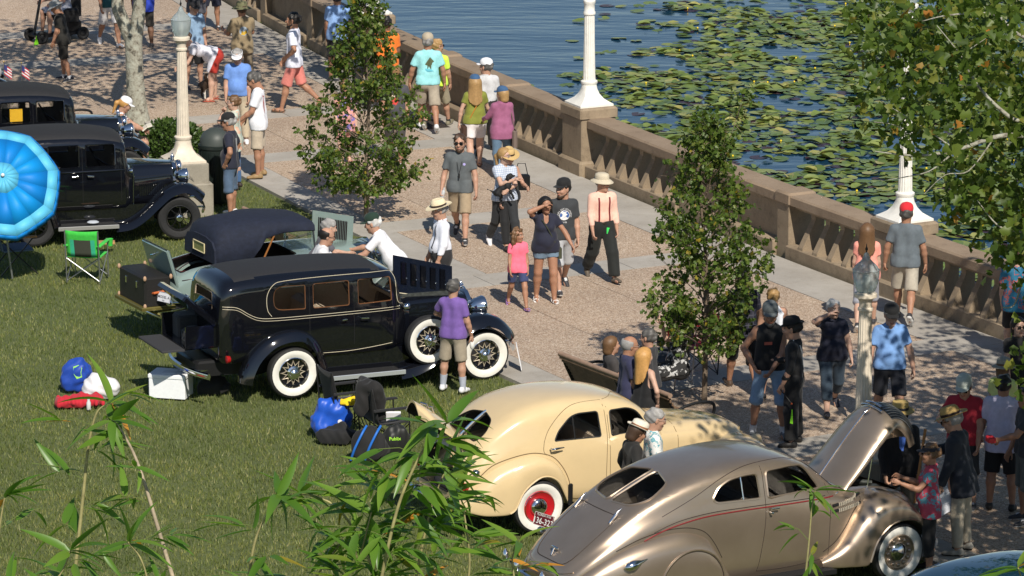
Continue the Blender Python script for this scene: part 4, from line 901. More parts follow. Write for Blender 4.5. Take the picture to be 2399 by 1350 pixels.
# ---------------------------------------------------------------- 5. grey-green roadster with soft top
def roadster():
    P = mat('grey_green_car_paint', (.215, .285, .265), .18, coat=.8, var=.03, vscale=4); navy = mat('navy_hood_canvas', (.010, .014, .030), .85, var=.25, vscale=14, bump=.3, bscale=30); dk = mat('maroon_black_stripe', (.018, .010, .014), .3)
    t = car_root('grey-green roadster with navy soft top, open rumble seat and luggage trunk', ROADSTER, 20.0, 8.0, 1.05, .8)
    st = [(-.72, .58, .38, .76, .28, .84), (-.66, .55, .48, .84, .38, .94), (-.45, .54, .56, .93, .46, 1.04), (-.1, .54, .62, 1.0, .52, 1.10), (.3, .54, .66, 1.04, .56, 1.13), (.9, .54, .67, 1.05, .57, 1.13), (1.4, .54, .65, 1.05, .55, 1.15), (1.7, .54, .58, 1.03, .48, 1.17), (1.8, .54, .52, 1.0, .43, 1.17)]
    S = Shell(grid_body(st)); rum = rounded([(-.56, -.36), (.0, -.42), (.0, .42), (-.56, .36)], .05); cab = rounded([(.22, -.48), (1.22, -.48), (1.22, .48), (.22, .48)], .1)
    S.cut(rum, 'z', 1); S.cut(cab, 'z', 1); S.build('body', P, t); S.liner('interior_lining', mat('dark_grey_lining', (.07, .06, .05), .9), t)  # same even dark grey lining as the cream saloon
    S.trim(rum, 'rumble_opening_trim', dk, t, .012, 'z', 1, 0)
    for sg in (-1, 1):
        S.trim(catmull([(-.6, .90), (-.2, .985), (.3, 1.03), (1.0, 1.04), (1.75, 1.02)], 5), 'body_stripe', dk, t, .010, 'y', sg, .002, False)
        for sx in (.30, .95): S.trim(dense([(sx, .58), (sx, 1.04)], 8), 'door_gap', seam, t, .004, 'y', sg, 0, False, 4)
        rp = [(-.50, .30), (-.44, .52), (-.26, .76), (0, .90), (.24, .86), (.42, .66), (.52, .44), (.60, .30)]
        q = MB(); q.loft(ribbon_fender(rp, .46, .84, .06, .10, sg), True, True); f = q.build('rear_fender', P, t, 50)
        for yy in (.52, .80): q = MB(); q.tube([Vector((x, sg*yy, z+(.055 if yy < .7 else .035))) for x, z in catmull(rp[:6], 4)], .013, 5); q.build('fender_stripe', dk, f, 60)
        fp = [(1.50, .28), (1.75, .33), (1.98, .48), (2.2, .68), (2.42, .84), (2.64, .88), (2.84, .80), (2.98, .66)]
        q = MB(); q.loft(ribbon_fender(fp, .36, .84, .05, .09, sg), True, True); q.build('front_fender', P, t, 50)
        running_board(t, .56, 1.54, .58, .84, .31, chrome, sg)
        wheel(t, 0, sg*.70, .36, .36, .14, sg, 'blackwire', P); wheel(t, 2.55, sg*.70, .36, .36, .14, sg, 'blackwire', P); headlamp(t, 2.66, sg*.36, .97, .125)
    H = Shell(grid_body([(1.75, .55, .48, .95, .40, 1.16), (2.2, .54, .39, .95, .31, 1.15), (2.46, .53, .32, .95, .26, 1.13)], 4, 3)); H.build('bonnet', P, t)
    q = MB(); q.loft([[Vector((x, y*k, .8+(z-.8)*k)) for y, z in ((-.29, .50), (-.31, .8), (-.29, 1.06), (-.16, 1.15), (0, 1.17), (.16, 1.15), (.29, 1.06), (.31, .8), (.29, .50), (0, .47))] for x, k in ((2.47, 1.02), (2.53, 1.02), (2.55, .92))], True, True); q.build('radiator_shell', chrome, t, 40)
    q = MB(); q.loft([[Vector((1.66+.66*u, .06-.05*v, 1.16+.52*v-.16*u)) for u, v in ((0, 0), (1, 0), (1, 1), (0, 1))], [Vector((1.66+.66*u, .04-.05*v, 1.16+.52*v-.16*u)) for u, v in ((0, 0), (1, 0), (1, 1), (0, 1))]], True, True); hp = q.build('raised_bonnet_panel', P, t, 20)
    for k in range(18): u = .14+.04*k; q = MB(); q.loft([[Vector((1.66+.66*(u+du), .035-.05*v, 1.16+.52*v-.16*u)) for du, v in ((0, .22), (.018, .22), (.018, .82), (0, .82))], [Vector((1.66+.66*(u+du), .018-.05*v, 1.16+.52*v-.16*u)) for du, v in ((.012, .24), (.018, .24), (.018, .80), (.012, .80))]], True, True); q.build('louvre', dk, hp, 0)
    # soft top
    def tp(x, zs, zc, w_): return [Vector((x, -w_, zs)), Vector((x, -w_*.97, zs+(zc-zs)*.55)), Vector((x, -w_*.80, zs+(zc-zs)*.86)), Vector((x, -w_*.4, zs+(zc-zs)*.98)), Vector((x, 0, zc)), Vector((x, w_*.4, zs+(zc-zs)*.98)), Vector((x, w_*.80, zs+(zc-zs)*.86)), Vector((x, w_*.97, zs+(zc-zs)*.55)), Vector((x, w_, zs))]
    rows = [tp(-.10, 1.12, 1.48, .56), tp(-.04, 1.12, 1.62, .58), tp(.06, 1.12, 1.69, .60), tp(.20, 1.11, 1.71, .61), tp(.42, 1.13, 1.72, .61), tp(.56, 1.30, 1.725, .61), tp(.66, 1.46, 1.725, .61), tp(.9, 1.52, 1.71, .61), tp(1.2, 1.52, 1.68, .60), tp(1.44, 1.50, 1.64, .58)]
    rings = [r_+[p*1.0-Vector((0, p.y*.03, .015)) for p in reversed(r_)] for r_ in rows]
    q = MB(); q.loft(rings, True, True); tpo = q.build('soft_top', navy, t, 60)
    q = MB(); q.add([Vector((-.10, y, z)) for y, z in ((-.56, 1.12), (.56, 1.12), (.545, 1.32), (.45, 1.43), (.22, 1.475), (0, 1.48), (-.22, 1.475), (-.45, 1.43), (-.545, 1.32))]+[Vector((-.13, y, z)) for y, z in ((-.56, 1.12), (.56, 1.12), (.545, 1.32), (.45, 1.43), (.22, 1.475), (0, 1.48), (-.22, 1.475), (-.45, 1.43), (-.545, 1.32))], [tuple(range(9)), tuple(range(17, 8, -1))]+[(i, (i+1) % 9, (i+1) % 9+9, i+9) for i in range(9)]); q.build('rear_curtain', navy, tpo, 20)
    q = MB(); q.box(-.137, -.131, -.20, .20, 1.22, 1.36); w_ = q.build('rear_window', mat('amber_celluloid', (.30, .30, .12), .12, spec=.6), tpo, 0)
    q = MB(); q.tube([(-.138, y, z) for y, z in ((-.20, 1.22), (.20, 1.22), (.20, 1.36), (-.20, 1.36), (-.20, 1.22))], .010, 5); q.build('window_frame', mat('pale_yellow_frame', (.6, .52, .3), .5), w_, 0)
    for sg in (-1, 1):
        q = MB(); q.tube([(.62, sg*.58, 1.12), (.80, sg*.585, 1.50)], .014, 6); q.build('hood_bow', mat('varnished_wood', (.30, .12, .035), .35), tpo, 60)
        q = MB(); q.tube([(1.46, sg*.54, 1.15), (1.42, sg*.55, 1.50)], .016, 6); q.build('windscreen_post', chrome, t, 60)
    q = MB(); q.box(1.425, 1.432, -.52, .52, 1.18, 1.49); q.build('windscreen', car_glass, t, 0)
    # rumble seat lid standing up, luggage trunk on its rack
    M = Matrix.Translation((-.68, 0, .90)) @ Matrix.Rotation(R_(-16), 4, 'Y')
    q = MB(); q.bbox(-.025, .025, -.48, .48, -.20, .50, .02, M=M); l_ = q.build('rumble_lid', P, t, 40)
    q = MB(); q.box(.026, .07, -.34, .34, 0, .44, M=M); q.build('lid_upholstery', mat('dark_navy_leather', (.012, .02, .035), .5), l_, 0)
    q = MB(); q.tube([M @ Vector((-.03, .02, .36)), M @ Vector((-.07, .02, .36)), M @ Vector((-.075, .10, .34))], .010, 6); q.build('lid_handle', chrome, l_, 60)
    q = MB(); q.bbox(-.50, -.05, -.36, .36, .60, .86, .05); q.build('rumble_cushion', mat('red_brown_leather', (.17, .035, .02), .5, var=.3), t, 40)
    q = MB(); q.bbox(-1.18, -.78, -.49, .49, .56, 1.0, .03); tk = q.build('luggage_trunk', mat('black_leather', (.014, .013, .012), .55, bump=.3, bscale=50), t, 40)
    cm = mat('worn_tan_leather', (.42, .27, .17), .7)
    for x in (-1.18, -.78):
        for y in (-.49, .49):
            for z in (.565, .99): q = MB(); q.sphere((x, y, z), .032, 10, 6, sc=(.8, .8, 1.3)); q.build('corner_patch', cm, tk, 180)
    q = MB(); q.tube([(-1.06, -.49, .76), (-1.06, -.53, .77), (-.90, -.53, .785), (-.90, -.49, .785)], .018, 6); q.build('trunk_handle', mat('orange_leather', (.50, .12, .03), .5), tk, 60)
    for y in (-.2, .2): q = MB(); q.bbox(-1.195, -1.178, y-.025, y+.025, .80, .90, .004); q.build('trunk_latch', chrome, tk, 30)
    q = MB(); q.bbox(-1.24, -.72, -.53, .53, .505, .555, .01); q.build('luggage_rack', mat('brass_edge', (.20, .17, .05), .45, .6), t, 20)
    bumper(t, -1.05, .74, .44, .06, hgt=.07); bumper(t, 2.98, .76, .46, .10, hgt=.07)
    for sg in (-1, 1): q = MB(); q.sphere((-.86, sg*.62, .62), .05, 12, 8); q.tube([(-.86, sg*.62, .62), (-.7, sg*.6, .6)], .014, 6); q.build('tail_lamp', chrome, t, 60)
    plate(t, Matrix.Translation((-.95, -.64, .72)) @ Matrix.Rotation(R_(-70), 4, 'Z') @ Matrix.Rotation(R_(-10), 4, 'X'), .26, .15, [('MODEL A', .055, 0, .0), ('1931', .03, 0, -.05)], mat('pale_plate', (.72, .73, .78), .5), mat('plate_ink', (.05, .05, .07), .6))
    q = MB(); q.bbox(-.75, 2.8, -.38, .38, .36, .54, .03); q.build('chassis', blackmetal, t, 30)
    seat(t, .38, .60, .46, grey_up, .50)
    return t
ROADSTER = (-4.50, 62.35)
roadster()
# ---------------------------------------------------------------- 6. dark blue car, only its roof in view
def blue_car():
    P = mat('dark_teal_car_paint', (.006, .030, .055), .06, coat=1.0); p = G(2372, 1318, 1.55); t = car_root('dark blue saloon with a rounded glossy roof beside the bronze coupe', (p.x-.4, p.y-.2), 24.0)
    st = [(-1.5, .40, .42, .60, .3, .74), (-1.42, .36, .55, .70, .4, .90), (-1.1, .33, .66, .90, .5, 1.16), (-.7, .32, .71, 1.02, .56, 1.40), (-.2, .32, .74, 1.07, .60, 1.55), (.4, .32, .76, 1.08, .61, 1.60), (.9, .32, .76, 1.07, .60, 1.58), (1.3, .32, .74, 1.05, .57, 1.48), (1.8, .34, .66, 1.02, .50, 1.16), (2.4, .36, .55, .97, .4, 1.12), (3.0, .42, .42, .84, .3, 1.0), (3.2, .5, .3, .7, .2, .85)]
    S = Shell(grid_body(st)); wins = [rounded([(-.1, 1.16), (.5, 1.16), (.5, 1.43), (.1, 1.42)], .06), rounded([(.62, 1.16), (1.4, 1.16), (1.2, 1.41), (.62, 1.43)], .06)]
    for sg in (-1, 1):
        for w_ in wins: S.cut(w_, 'y', sg)
    S.build('body', P, t); S.liner('interior_lining', grey_up, t)
    for sg in (-1, 1):
        for w_ in wins: g = S.pane(w_, 'side_window', car_glass, t, 'y', sg); S.trim(w_, 'window_frame', chrome, g, .010, 'y', sg, 0)
        for x0 in (0, 2.8):
            fs = [(x0-.7, .45, .66, .34), (x0-.45, .80, .82, .31), (x0-.34, .88, .84, .40), (x0-.2, .93, .85, .62), (x0, .95, .855, .72), (x0+.2, .90, .85, .62), (x0+.34, .78, .83, .40), (x0+.45, .6, .8, .33), (x0+.55, .42, .74, .33)]
            Shell(pontoon(fs, .34 if x0 else .5, sg)).build('fender', P, t); wheel(t, x0, sg*.72, .345, .345, .17, sg, 'bronze', P)
        S.trim(dense([(-.9, 1.32), (-.2, 1.50), (.6, 1.545), (1.2, 1.47)], 6), 'drip_rail', chrome, t, .006, 'y', sg, 0, False)
    seat(t, 0, .55, .58, grey_up, .6); seat(t, .9, .55, .58, grey_up, .6)
    bumper(t, -1.62, .76, .44, .14); bumper(t, 3.34, .78, .44, .14)
    return t
blue_car()
# ================================================================ people (bodies and clothes are smooth surfaces around a posed skeleton)
class Field:
    def __init__(s, lo, hi, h):
        s.h = h; s.lo = np.array(lo, np.float32); s.n = np.maximum(np.ceil((np.array(hi)-s.lo)/h).astype(int)+1, 4)
        s.d = np.full(s.n, 0.3, np.float32)
        s.ax = [s.lo[i]+h*np.arange(s.n[i], dtype=np.float32) for i in range(3)]
    def sub(s, lo, hi):
        i0 = np.clip(np.floor((np.array(lo)-s.lo)/s.h).astype(int), 0, s.n-1); i1 = np.clip(np.ceil((np.array(hi)-s.lo)/s.h).astype(int)+1, 1, s.n)
        sl = tuple(slice(a, b) for a, b in zip(i0, i1))
        return sl, s.ax[0][sl[0]][:, None, None], s.ax[1][sl[1]][None, :, None], s.ax[2][sl[2]][None, None, :]
    def cone(s, a, b, ra, rb, k=0.03, cut=False, op='u', sq=None):
        """tapered capsule a-b; cut=True gives flat ends; sq=(axis vector, factor) flattens the section along an axis"""
        a = np.array(a, np.float32); b = np.array(b, np.float32); m = max(ra, rb)+k+0.08
        sl, X, Y, Z = s.sub(np.minimum(a, b)-m, np.maximum(a, b)+m)
        ab = b-a; L2 = float(ab.dot(ab))+1e-9
        px, py, pz = X-a[0], Y-a[1], Z-a[2]
        u = (px*ab[0]+py*ab[1]+pz*ab[2])/L2; uc = np.clip(u, 0, 1)
        qx, qy, qz = px-uc*ab[0], py-uc*ab[1], pz-uc*ab[2]
        if sq is not None:
            v, f = sq; c = (qx*v[0]+qy*v[1]+qz*v[2])*(f-1); qx, qy, qz = qx+c*v[0], qy+c*v[1], qz+c*v[2]
        d = np.sqrt(qx*qx+qy*qy+qz*qz)-(ra+(rb-ra)*uc)
        if cut:
            L = math.sqrt(L2); d = np.maximum(d, (u-1)*L) if cut == 'end' else np.maximum(d, np.maximum(-u*L, (u-1)*L))
        s.comb(sl, d, k, op)
    def ell(s, c, r, k=0.03, op='u', R=None):
        c = np.array(c, np.float32); m = max(r)+k+0.08; sl, X, Y, Z = s.sub(c-m, c+m)
        x, y, z = X-c[0], Y-c[1], Z-c[2]
        if R is not None:
            x, y, z = R[0][0]*x+R[1][0]*y+R[2][0]*z, R[0][1]*x+R[1][1]*y+R[2][1]*z, R[0][2]*x+R[1][2]*y+R[2][2]*z
        q = np.sqrt((x/r[0])**2+(y/r[1])**2+(z/r[2])**2); d = (q-1)*min(r)*0.9+0*q
        s.comb(sl, d, k, op)
    def comb(s, sl, d, k, op):
        o = s.d[sl]
        if op == 'u':
            if k > 0: h = np.clip(0.5+0.5*(o-d)/k, 0, 1); s.d[sl] = o*(1-h)+d*h-k*h*(1-h)
            else: s.d[sl] = np.minimum(o, d)
        else: s.d[sl] = np.maximum(o, -d) if k <= 0 else -(lambda A, B: (lambda h: A*(1-h)+B*h-k*h*(1-h))(np.clip(0.5+0.5*(A-B)/k, 0, 1)))(-o, d)
    def plane(s, p, n):
        n = np.array(n, np.float32); n = n/np.linalg.norm(n)
        d = (s.ax[0][:, None, None]-p[0])*n[0]+(s.ax[1][None, :, None]-p[1])*n[1]+(s.ax[2][None, None, :]-p[2])*n[2]
        s.d = np.maximum(s.d, d.astype(np.float32))
    def wrinkle(s, amp, seed, f=26.0):
        rg = np.random.RandomState(seed); w = np.zeros(s.n, np.float32)
        for i in range(5):
            v = rg.normal(size=3); v[2] *= 0.45; v = v/np.linalg.norm(v)*f*(0.6+0.9*rg.rand()); p = rg.rand()*6
            w += np.sin(s.ax[0][:, None, None]*v[0]+s.ax[1][None, :, None]*v[1]+s.ax[2][None, None, :]*v[2]+p).astype(np.float32)
        s.d += w*(amp/2.2)
    def mesh(s):
        """surface nets"""
        d = s.d; ins = d < 0; n = d.shape
        c = ins[:-1, :-1, :-1].astype(np.int8)
        cnt = sum(ins[i:n[0]-1+i, j:n[1]-1+j, k:n[2]-1+k].astype(np.int8) for i in (0, 1) for j in (0, 1) for k in (0, 1))
        act = (cnt > 0) & (cnt < 8); I = np.argwhere(act)
        if len(I) == 0: return np.zeros((0, 3)), np.zeros((0, 4), int)
        idx = np.full(act.shape, -1, np.int32); idx[act] = np.arange(len(I))
        P = np.zeros((len(I), 3), np.float32); W = np.zeros(len(I), np.float32)
        corners = [(i, j, k) for i in (0, 1) for j in (0, 1) for k in (0, 1)]
        vals = {q: d[I[:, 0]+q[0], I[:, 1]+q[1], I[:, 2]+q[2]] for q in corners}
        for a in corners:
            for ax in range(3):
                if a[ax]: continue
                b = tuple(a[i]+(1 if i == ax else 0) for i in range(3)); va, vb = vals[a], vals[b]
                m = (va < 0) != (vb < 0); t = np.where(m, va/np.where(m, va-vb, 1), 0)
                p = np.array(a, np.float32)[None, :].repeat(len(I), 0); p[:, ax] += t
                P += p*m[:, None]; W += m
        V = s.lo+(I+P/W[:, None])*s.h
        Fs = []
        for ax in range(3):
            o1, o2 = (ax+1) % 3, (ax+2) % 3
            sa = [slice(1, -1)]*3; sa[ax] = slice(0, -1); sb = [slice(1, -1)]*3; sb[ax] = slice(1, None)
            A, B = ins[tuple(sa)], ins[tuple(sb)]
            E = np.argwhere(A != B)
            if len(E) == 0: continue
            flip = A[tuple(E.T)]; E = E.copy()
            for i in range(3):
                if i != ax: E[:, i] += 1
            def cell(d1, d2):
                q = E.copy(); q[:, o1] -= d1; q[:, o2] -= d2; return idx[q[:, 0], q[:, 1], q[:, 2]]
            f = np.stack([cell(1, 1), cell(0, 1), cell(0, 0), cell(1, 0)], 1)
            f[~flip] = f[~flip][:, ::-1]; Fs.append(f)
        F = np.concatenate(Fs); F = F[(F >= 0).all(1)]
        return V, F
def cloth(name, col, col2=None, **kw): return mat('cloth_'+name, col, kw.pop('rough', 0.85), var=kw.pop('var', 0.10 if not col2 else 0), vscale=kw.pop('vscale', 18), col2=col2, sheen=0.1, **kw)
SKIN = {'a': (0.45, 0.255, 0.175), 'b': (0.36, 0.185, 0.115), 'c': (0.52, 0.325, 0.24), 'd': (0.20, 0.105, 0.065)}
def skin_mats(k):
    c = SKIN[k]; return [mat('skin_'+k, c, 0.55, var=0.08, vscale=14, sub=0.1), mat('lips_'+k, (c[0]*.75, c[1]*.50, c[2]*.50), 0.5), mat('eye_dark', (0.03, 0.022, 0.018), 0.25), mat('eye_white', (0.55, 0.52, 0.48), 0.4)]
HAIRC = {'brown': (0.055, 0.03, 0.017), 'dark': (0.012, 0.010, 0.009), 'grey': (0.28, 0.27, 0.26), 'white': (0.55, 0.54, 0.52), 'blonde': (0.36, 0.22, 0.09), 'honey': (0.50, 0.27, 0.085), 'lightbrown': (0.14, 0.075, 0.035), 'pepper': (0.09, 0.085, 0.08)}
def hair_mat(k): return mat('hair_'+k, HAIRC[k], 0.5, var=0.14, vscale=30, bump=0.12, bscale=180)
# ---- head template: origin at the head centre, faces +X, total height about 0.235
def make_head(fem):
    f = Field((-.13, -.12, -.17), (.15, .12, .14), 0.0075)
    f.ell((-.012, 0, .03), (.098, .076, .092), .02); f.ell((.022, 0, -.035), (.066, .060, .082), .03); f.cone((.035, 0, -.082), (.060, 0, -.092), .040, .024, .03)
    f.cone((.086, 0, .012), (.104, 0, -.018), .010, .015, .014); f.ell((.098, 0, -.022), (.014, .019, .011), .01)
    for s_ in (-1, 1):
        f.ell((.083, s_*.034, .016), (.020, .018, .012), .012, 's'); f.cone((.083, s_*.016, .033), (.074, s_*.050, .032), .008, .007, .012); f.ell((.070, s_*.034, .013), (.019, .016, .015), .004)
        f.ell((-.004, s_*.078, .002), (.018, .011, .033), .008); f.ell((.062, s_*.04, -.022), (.024, .020, .022), .02)
    f.ell((.087, 0, -.055), (.011, .023, .006), .008); f.ell((.085, 0, -.064), (.011, .019, .006), .006)
    f.cone((-.018, 0, -.06), (-.030, 0, -.20), .058 if not fem else .050, .060 if not fem else .050, .03)
    V, F = f.mesh(); c = V[F].mean(1); mi = np.zeros(len(F), int)
    mi[(c[:, 0] > .078) & (abs(c[:, 1]) < .024) & (c[:, 2] > -.071) & (c[:, 2] < -.049)] = 1
    e = (c[:, 0] > .060) & (abs(abs(c[:, 1])-.034) < .014) & (abs(c[:, 2]-.014) < .007); mi[e] = 3
    mi[e & (abs(abs(c[:, 1])-.034) < .0065)] = 2
    mi[(c[:, 0] > .06) & (abs(abs(c[:, 1])-.034) < .020) & (abs(c[:, 2]-.034) < .0055)] = 2
    return V, F, mi
HEADS = {False: make_head(False), True: make_head(True)}
# ---- hand template: wrist at origin, fingers along +X, palm facing -Z, thumb towards +Y ; pose 'relax' or 'grip'
def make_hand(pose):
    f = Field((-.03, -.07, -.10), (.20, .09, .05), 0.006)
    f.cone((-.02, 0, 0), (.02, 0, 0), .024, .026, .01, sq=((0, 0, 1), 1.25)); f.cone((.02, -.016, 0), (.085, -.024, 0), .017, .014, .015); f.cone((.02, .014, 0), (.085, .022, 0), .018, .014, .015); f.cone((.02, 0, 0), (.088, 0, .002), .018, .014, .015)
    c = (18, 24, 18) if pose == 'relax' else (48, 62, 45)
    for i, (y, L) in enumerate(((.027, .070), (.009, .078), (-.010, .072), (-.027, .056))):
        p = np.array((.088, y, 0)); a = 0
        for k, fr in enumerate((.42, .33, .25)):
            a += R_(c[k]+(4*i if pose == 'relax' else 0)); q = p+np.array((math.cos(a)*L*fr, (y*.12)*fr, -math.sin(a)*L*fr)); f.cone(p, q, .0095-.001*k, .0088-.001*k, .004); p = q
    t0 = np.array((.022, .024, -.006)); t1 = np.array((.052, .050, -.018)); t2 = np.array((.078, .056 if pose == 'relax' else .036, -.034)) ; t3 = np.array((.098, .052 if pose == 'relax' else .016, -.046))
    f.cone(t0, t1, .016, .0125, .012); f.cone(t1, t2, .0115, .0105, .005); f.cone(t2, t3, .010, .009, .004)
    return f.mesh()
HANDS = {k: make_hand(k) for k in ('relax', 'grip')}
# ---- shoe templates: ankle above origin, toe along +X, sole at z=0
def make_shoe(kind):
    f = Field((-.11, -.07, -.01), (.23, .07, .14), 0.0075)
    f.cone((-.045, 0, .042), (.05, 0, .045), .040, .042, .03); f.cone((.05, 0, .040), (.155, .006, .030), .044, .034, .03, sq=((0, 0, 1), 1.15)); f.cone((-.03, 0, .045), (-.025, 0, .105), .040, .036, .02)
    f.plane((0, 0, .004), (0, 0, -1)); f.plane((0, 0, .095), (0, 0, 1))
    V, F = f.mesh(); c = V[F].mean(1); mi = (c[:, 2] < .026).astype(int); mi[(c[:, 2] > .055) & (c[:, 0] > .02) & (c[:, 0] < .09) & (abs(c[:, 1]) < .02)] = 2
    return V, F, mi
SHOE = make_shoe('sneaker')
def make_sandal():
    q = MB(); out = [(-.075, -.032), (-.02, -.036), (.06, -.042), (.12, -.040), (.165, -.02), (.17, .01), (.14, .036), (.06, .036), (-.02, .033), (-.075, .030), (-.088, 0)]
    q.loft([[Vector((x, y, z)) for x, y in out] for z in (0, .014)], True, True)
    for x, w_ in ((.10, .047), (.02, .044)): q.tube([(x, -w_, .01), (x+.005, -w_*.8, .045), (x+.01, 0, .066 if x < .05 else .054), (x+.005, w_*.8, .045), (x, w_, .01)], .009, 5)
    q.tube([(.02, -.044, .012), (-.05, -.034, .05), (-.072, 0, .062), (-.05, .034, .05), (.02, .044, .012)], .008, 5)
    return q
def frame_from(d, up):
    d = Vector(d).normalized(); u = Vector(up); y = u.cross(d)
    if y.length < 1e-4: y = Vector((0, 1, 0))
    y.normalize(); z = d.cross(y); return Matrix((d, y, z)).transposed()
def ik(a, t, l1, l2, hint):
    a, t = Vector(a), Vector(t); v = t-a; d = min(max(v.length, .08), (l1+l2)*.998); v = v.normalized()
    c = (l1*l1+d*d-l2*l2)/(2*l1*d); c = max(-1, min(1, c)); h = Vector(hint); h = h-v*h.dot(v)
    h = h.normalized() if h.length > 1e-4 else v.orthogonal().normalized()
    e = a+v*(l1*c)+h*(l1*math.sqrt(1-c*c)); return e, a+v*d
def hat_mesh(kind, col, parent, Mh, k=1.0):
    """hats sit on the head frame (origin head centre, +X face)"""
    M = Mh @ Matrix.Translation((0, 0, .014)); q = MB(); nm = kind
    if kind in ('cap', 'cap_back'):
        c1 = cloth('cap_%.3f_%.3f_%.3f' % col, col, var=.08)
        q.lathe([(.104, .045), (.106, .07), (.098, .105), (.070, .132), (.03, .145), (.004, .148)], 20, M=M @ Matrix.Diagonal((1.03, .86, 1, 1)) @ Matrix.Translation((-.012, 0, 0)), cap1=True); o = q.build('cap', c1, parent, 60)
        q = MB(); rr = []
        for a in [R_(-62+124*i/10) for i in range(11)]:
            s_ = 1 if kind == 'cap' else -1
            rr.append([M @ Vector((s_*(.088*math.cos(a))-.01, .086*math.sin(a), .050)), M @ Vector((s_*(.098*math.cos(a)+.078*max(math.cos(a), 0)**.6)-.01, .088*math.sin(a), .040-.012*abs(math.sin(a)))), M @ Vector((s_*(.098*math.cos(a)+.078*max(math.cos(a), 0)**.6)-.01, .088*math.sin(a), .034-.012*abs(math.sin(a)))), M @ Vector((s_*(.088*math.cos(a))-.01, .086*math.sin(a), .043))])
        q.loft(rr, True, True); q.build('cap_peak', c1, o, 40); return o
    if kind == 'visor':
        c1 = cloth('cap_%.3f_%.3f_%.3f' % col, col, var=.08)
        q.lathe([(.104, .035), (.108, .04), (.106, .078), (.101, .08)], 20, M=M @ Matrix.Diagonal((1.03, .86, 1, 1)) @ Matrix.Translation((-.012, 0, 0)), cap0=False, cap1=False); o = q.build('visor', c1, parent, 60)
        q = MB(); rr = []
        for a in [R_(-65+130*i/10) for i in range(11)]: rr.append([M @ Vector((.088*math.cos(a)-.01, .088*math.sin(a), .046)), M @ Vector((.185*math.cos(a)**.7-.02 if math.cos(a) > 0 else 0, .092*math.sin(a), .030)), M @ Vector((.185*math.cos(a)**.7-.02 if math.cos(a) > 0 else 0, .092*math.sin(a), .025)), M @ Vector((.088*math.cos(a)-.01, .088*math.sin(a), .040))])
        q.loft(rr, True, True); q.build('visor_peak', c1, o, 40); return o
    band = None
    if kind == 'straw': prof = [(.100, .05), (.102, .09), (.092, .130), (.070, .150), (.045, .142), (.004, .138)]; br = .178*k; band = (.03, .015, .01)
    elif kind == 'boater': prof = [(.098, .05), (.098, .125), (.094, .135), (.004, .136)]; br = .170*k; band = (.02, .02, .025)
    elif kind == 'bowler': prof = [(.100, .045), (.103, .08), (.092, .125), (.06, .148), (.004, .155)]; br = .142*k; band = (.008, .008, .008)
    elif kind == 'fedora': prof = [(.102, .045), (.102, .09), (.094, .125), (.066, .142), (.03, .134), (.004, .132)]; br = .150*k; band = (.25, .10, .04)
    else: prof = [(.104, .040), (.104, .09), (.094, .12), (.06, .135), (.004, .138)]; br = .165*k; band = None     # bucket / floppy
    m_ = mat('hat_%s_%.2f_%.2f' % (kind, col[0], col[2]), col, .8, var=.12, vscale=60, bump=.3, bscale=160)
    sc = Matrix.Diagonal((1.06, .88, 1, 1)) @ Matrix.Translation((-.010, 0, 0))
    q.lathe(prof, 24, M=M @ sc); o = q.build('hat', m_, parent, 50)
    q = MB(); rr = []
    for i in range(33):
        a = 2*PI*i/32; dz = (-.030 if kind == 'bucket' else .0); up = (.020*abs(math.sin(a)) if kind in ('straw', 'fedora') else (.02*abs(math.sin(a)) if kind == 'bowler' else 0))-.012*math.cos(a)
        rr.append([M @ sc @ Vector((r_*math.cos(a), r_*math.sin(a), z)) for r_, z in ((.099, .052), ((.099+br)/2, .050+dz*.5+up*.3), (br, .044+dz+up), (br, .039+dz+up), ((.099+br)/2, .045+dz*.5+up*.3), (.099, .045))])
    q.loft(rr); q.build('hat_brim', m_, o, 60)
    if band: q = MB(); q.lathe([(.1015, .052), (.1035, .055), (.1035, .078), (.1015, .081)], 24, M=M @ sc, cap0=False, cap1=False); q.build('hat_band', mat('hatband_%.2f' % band[0], band, .7), o, 60)
    return o
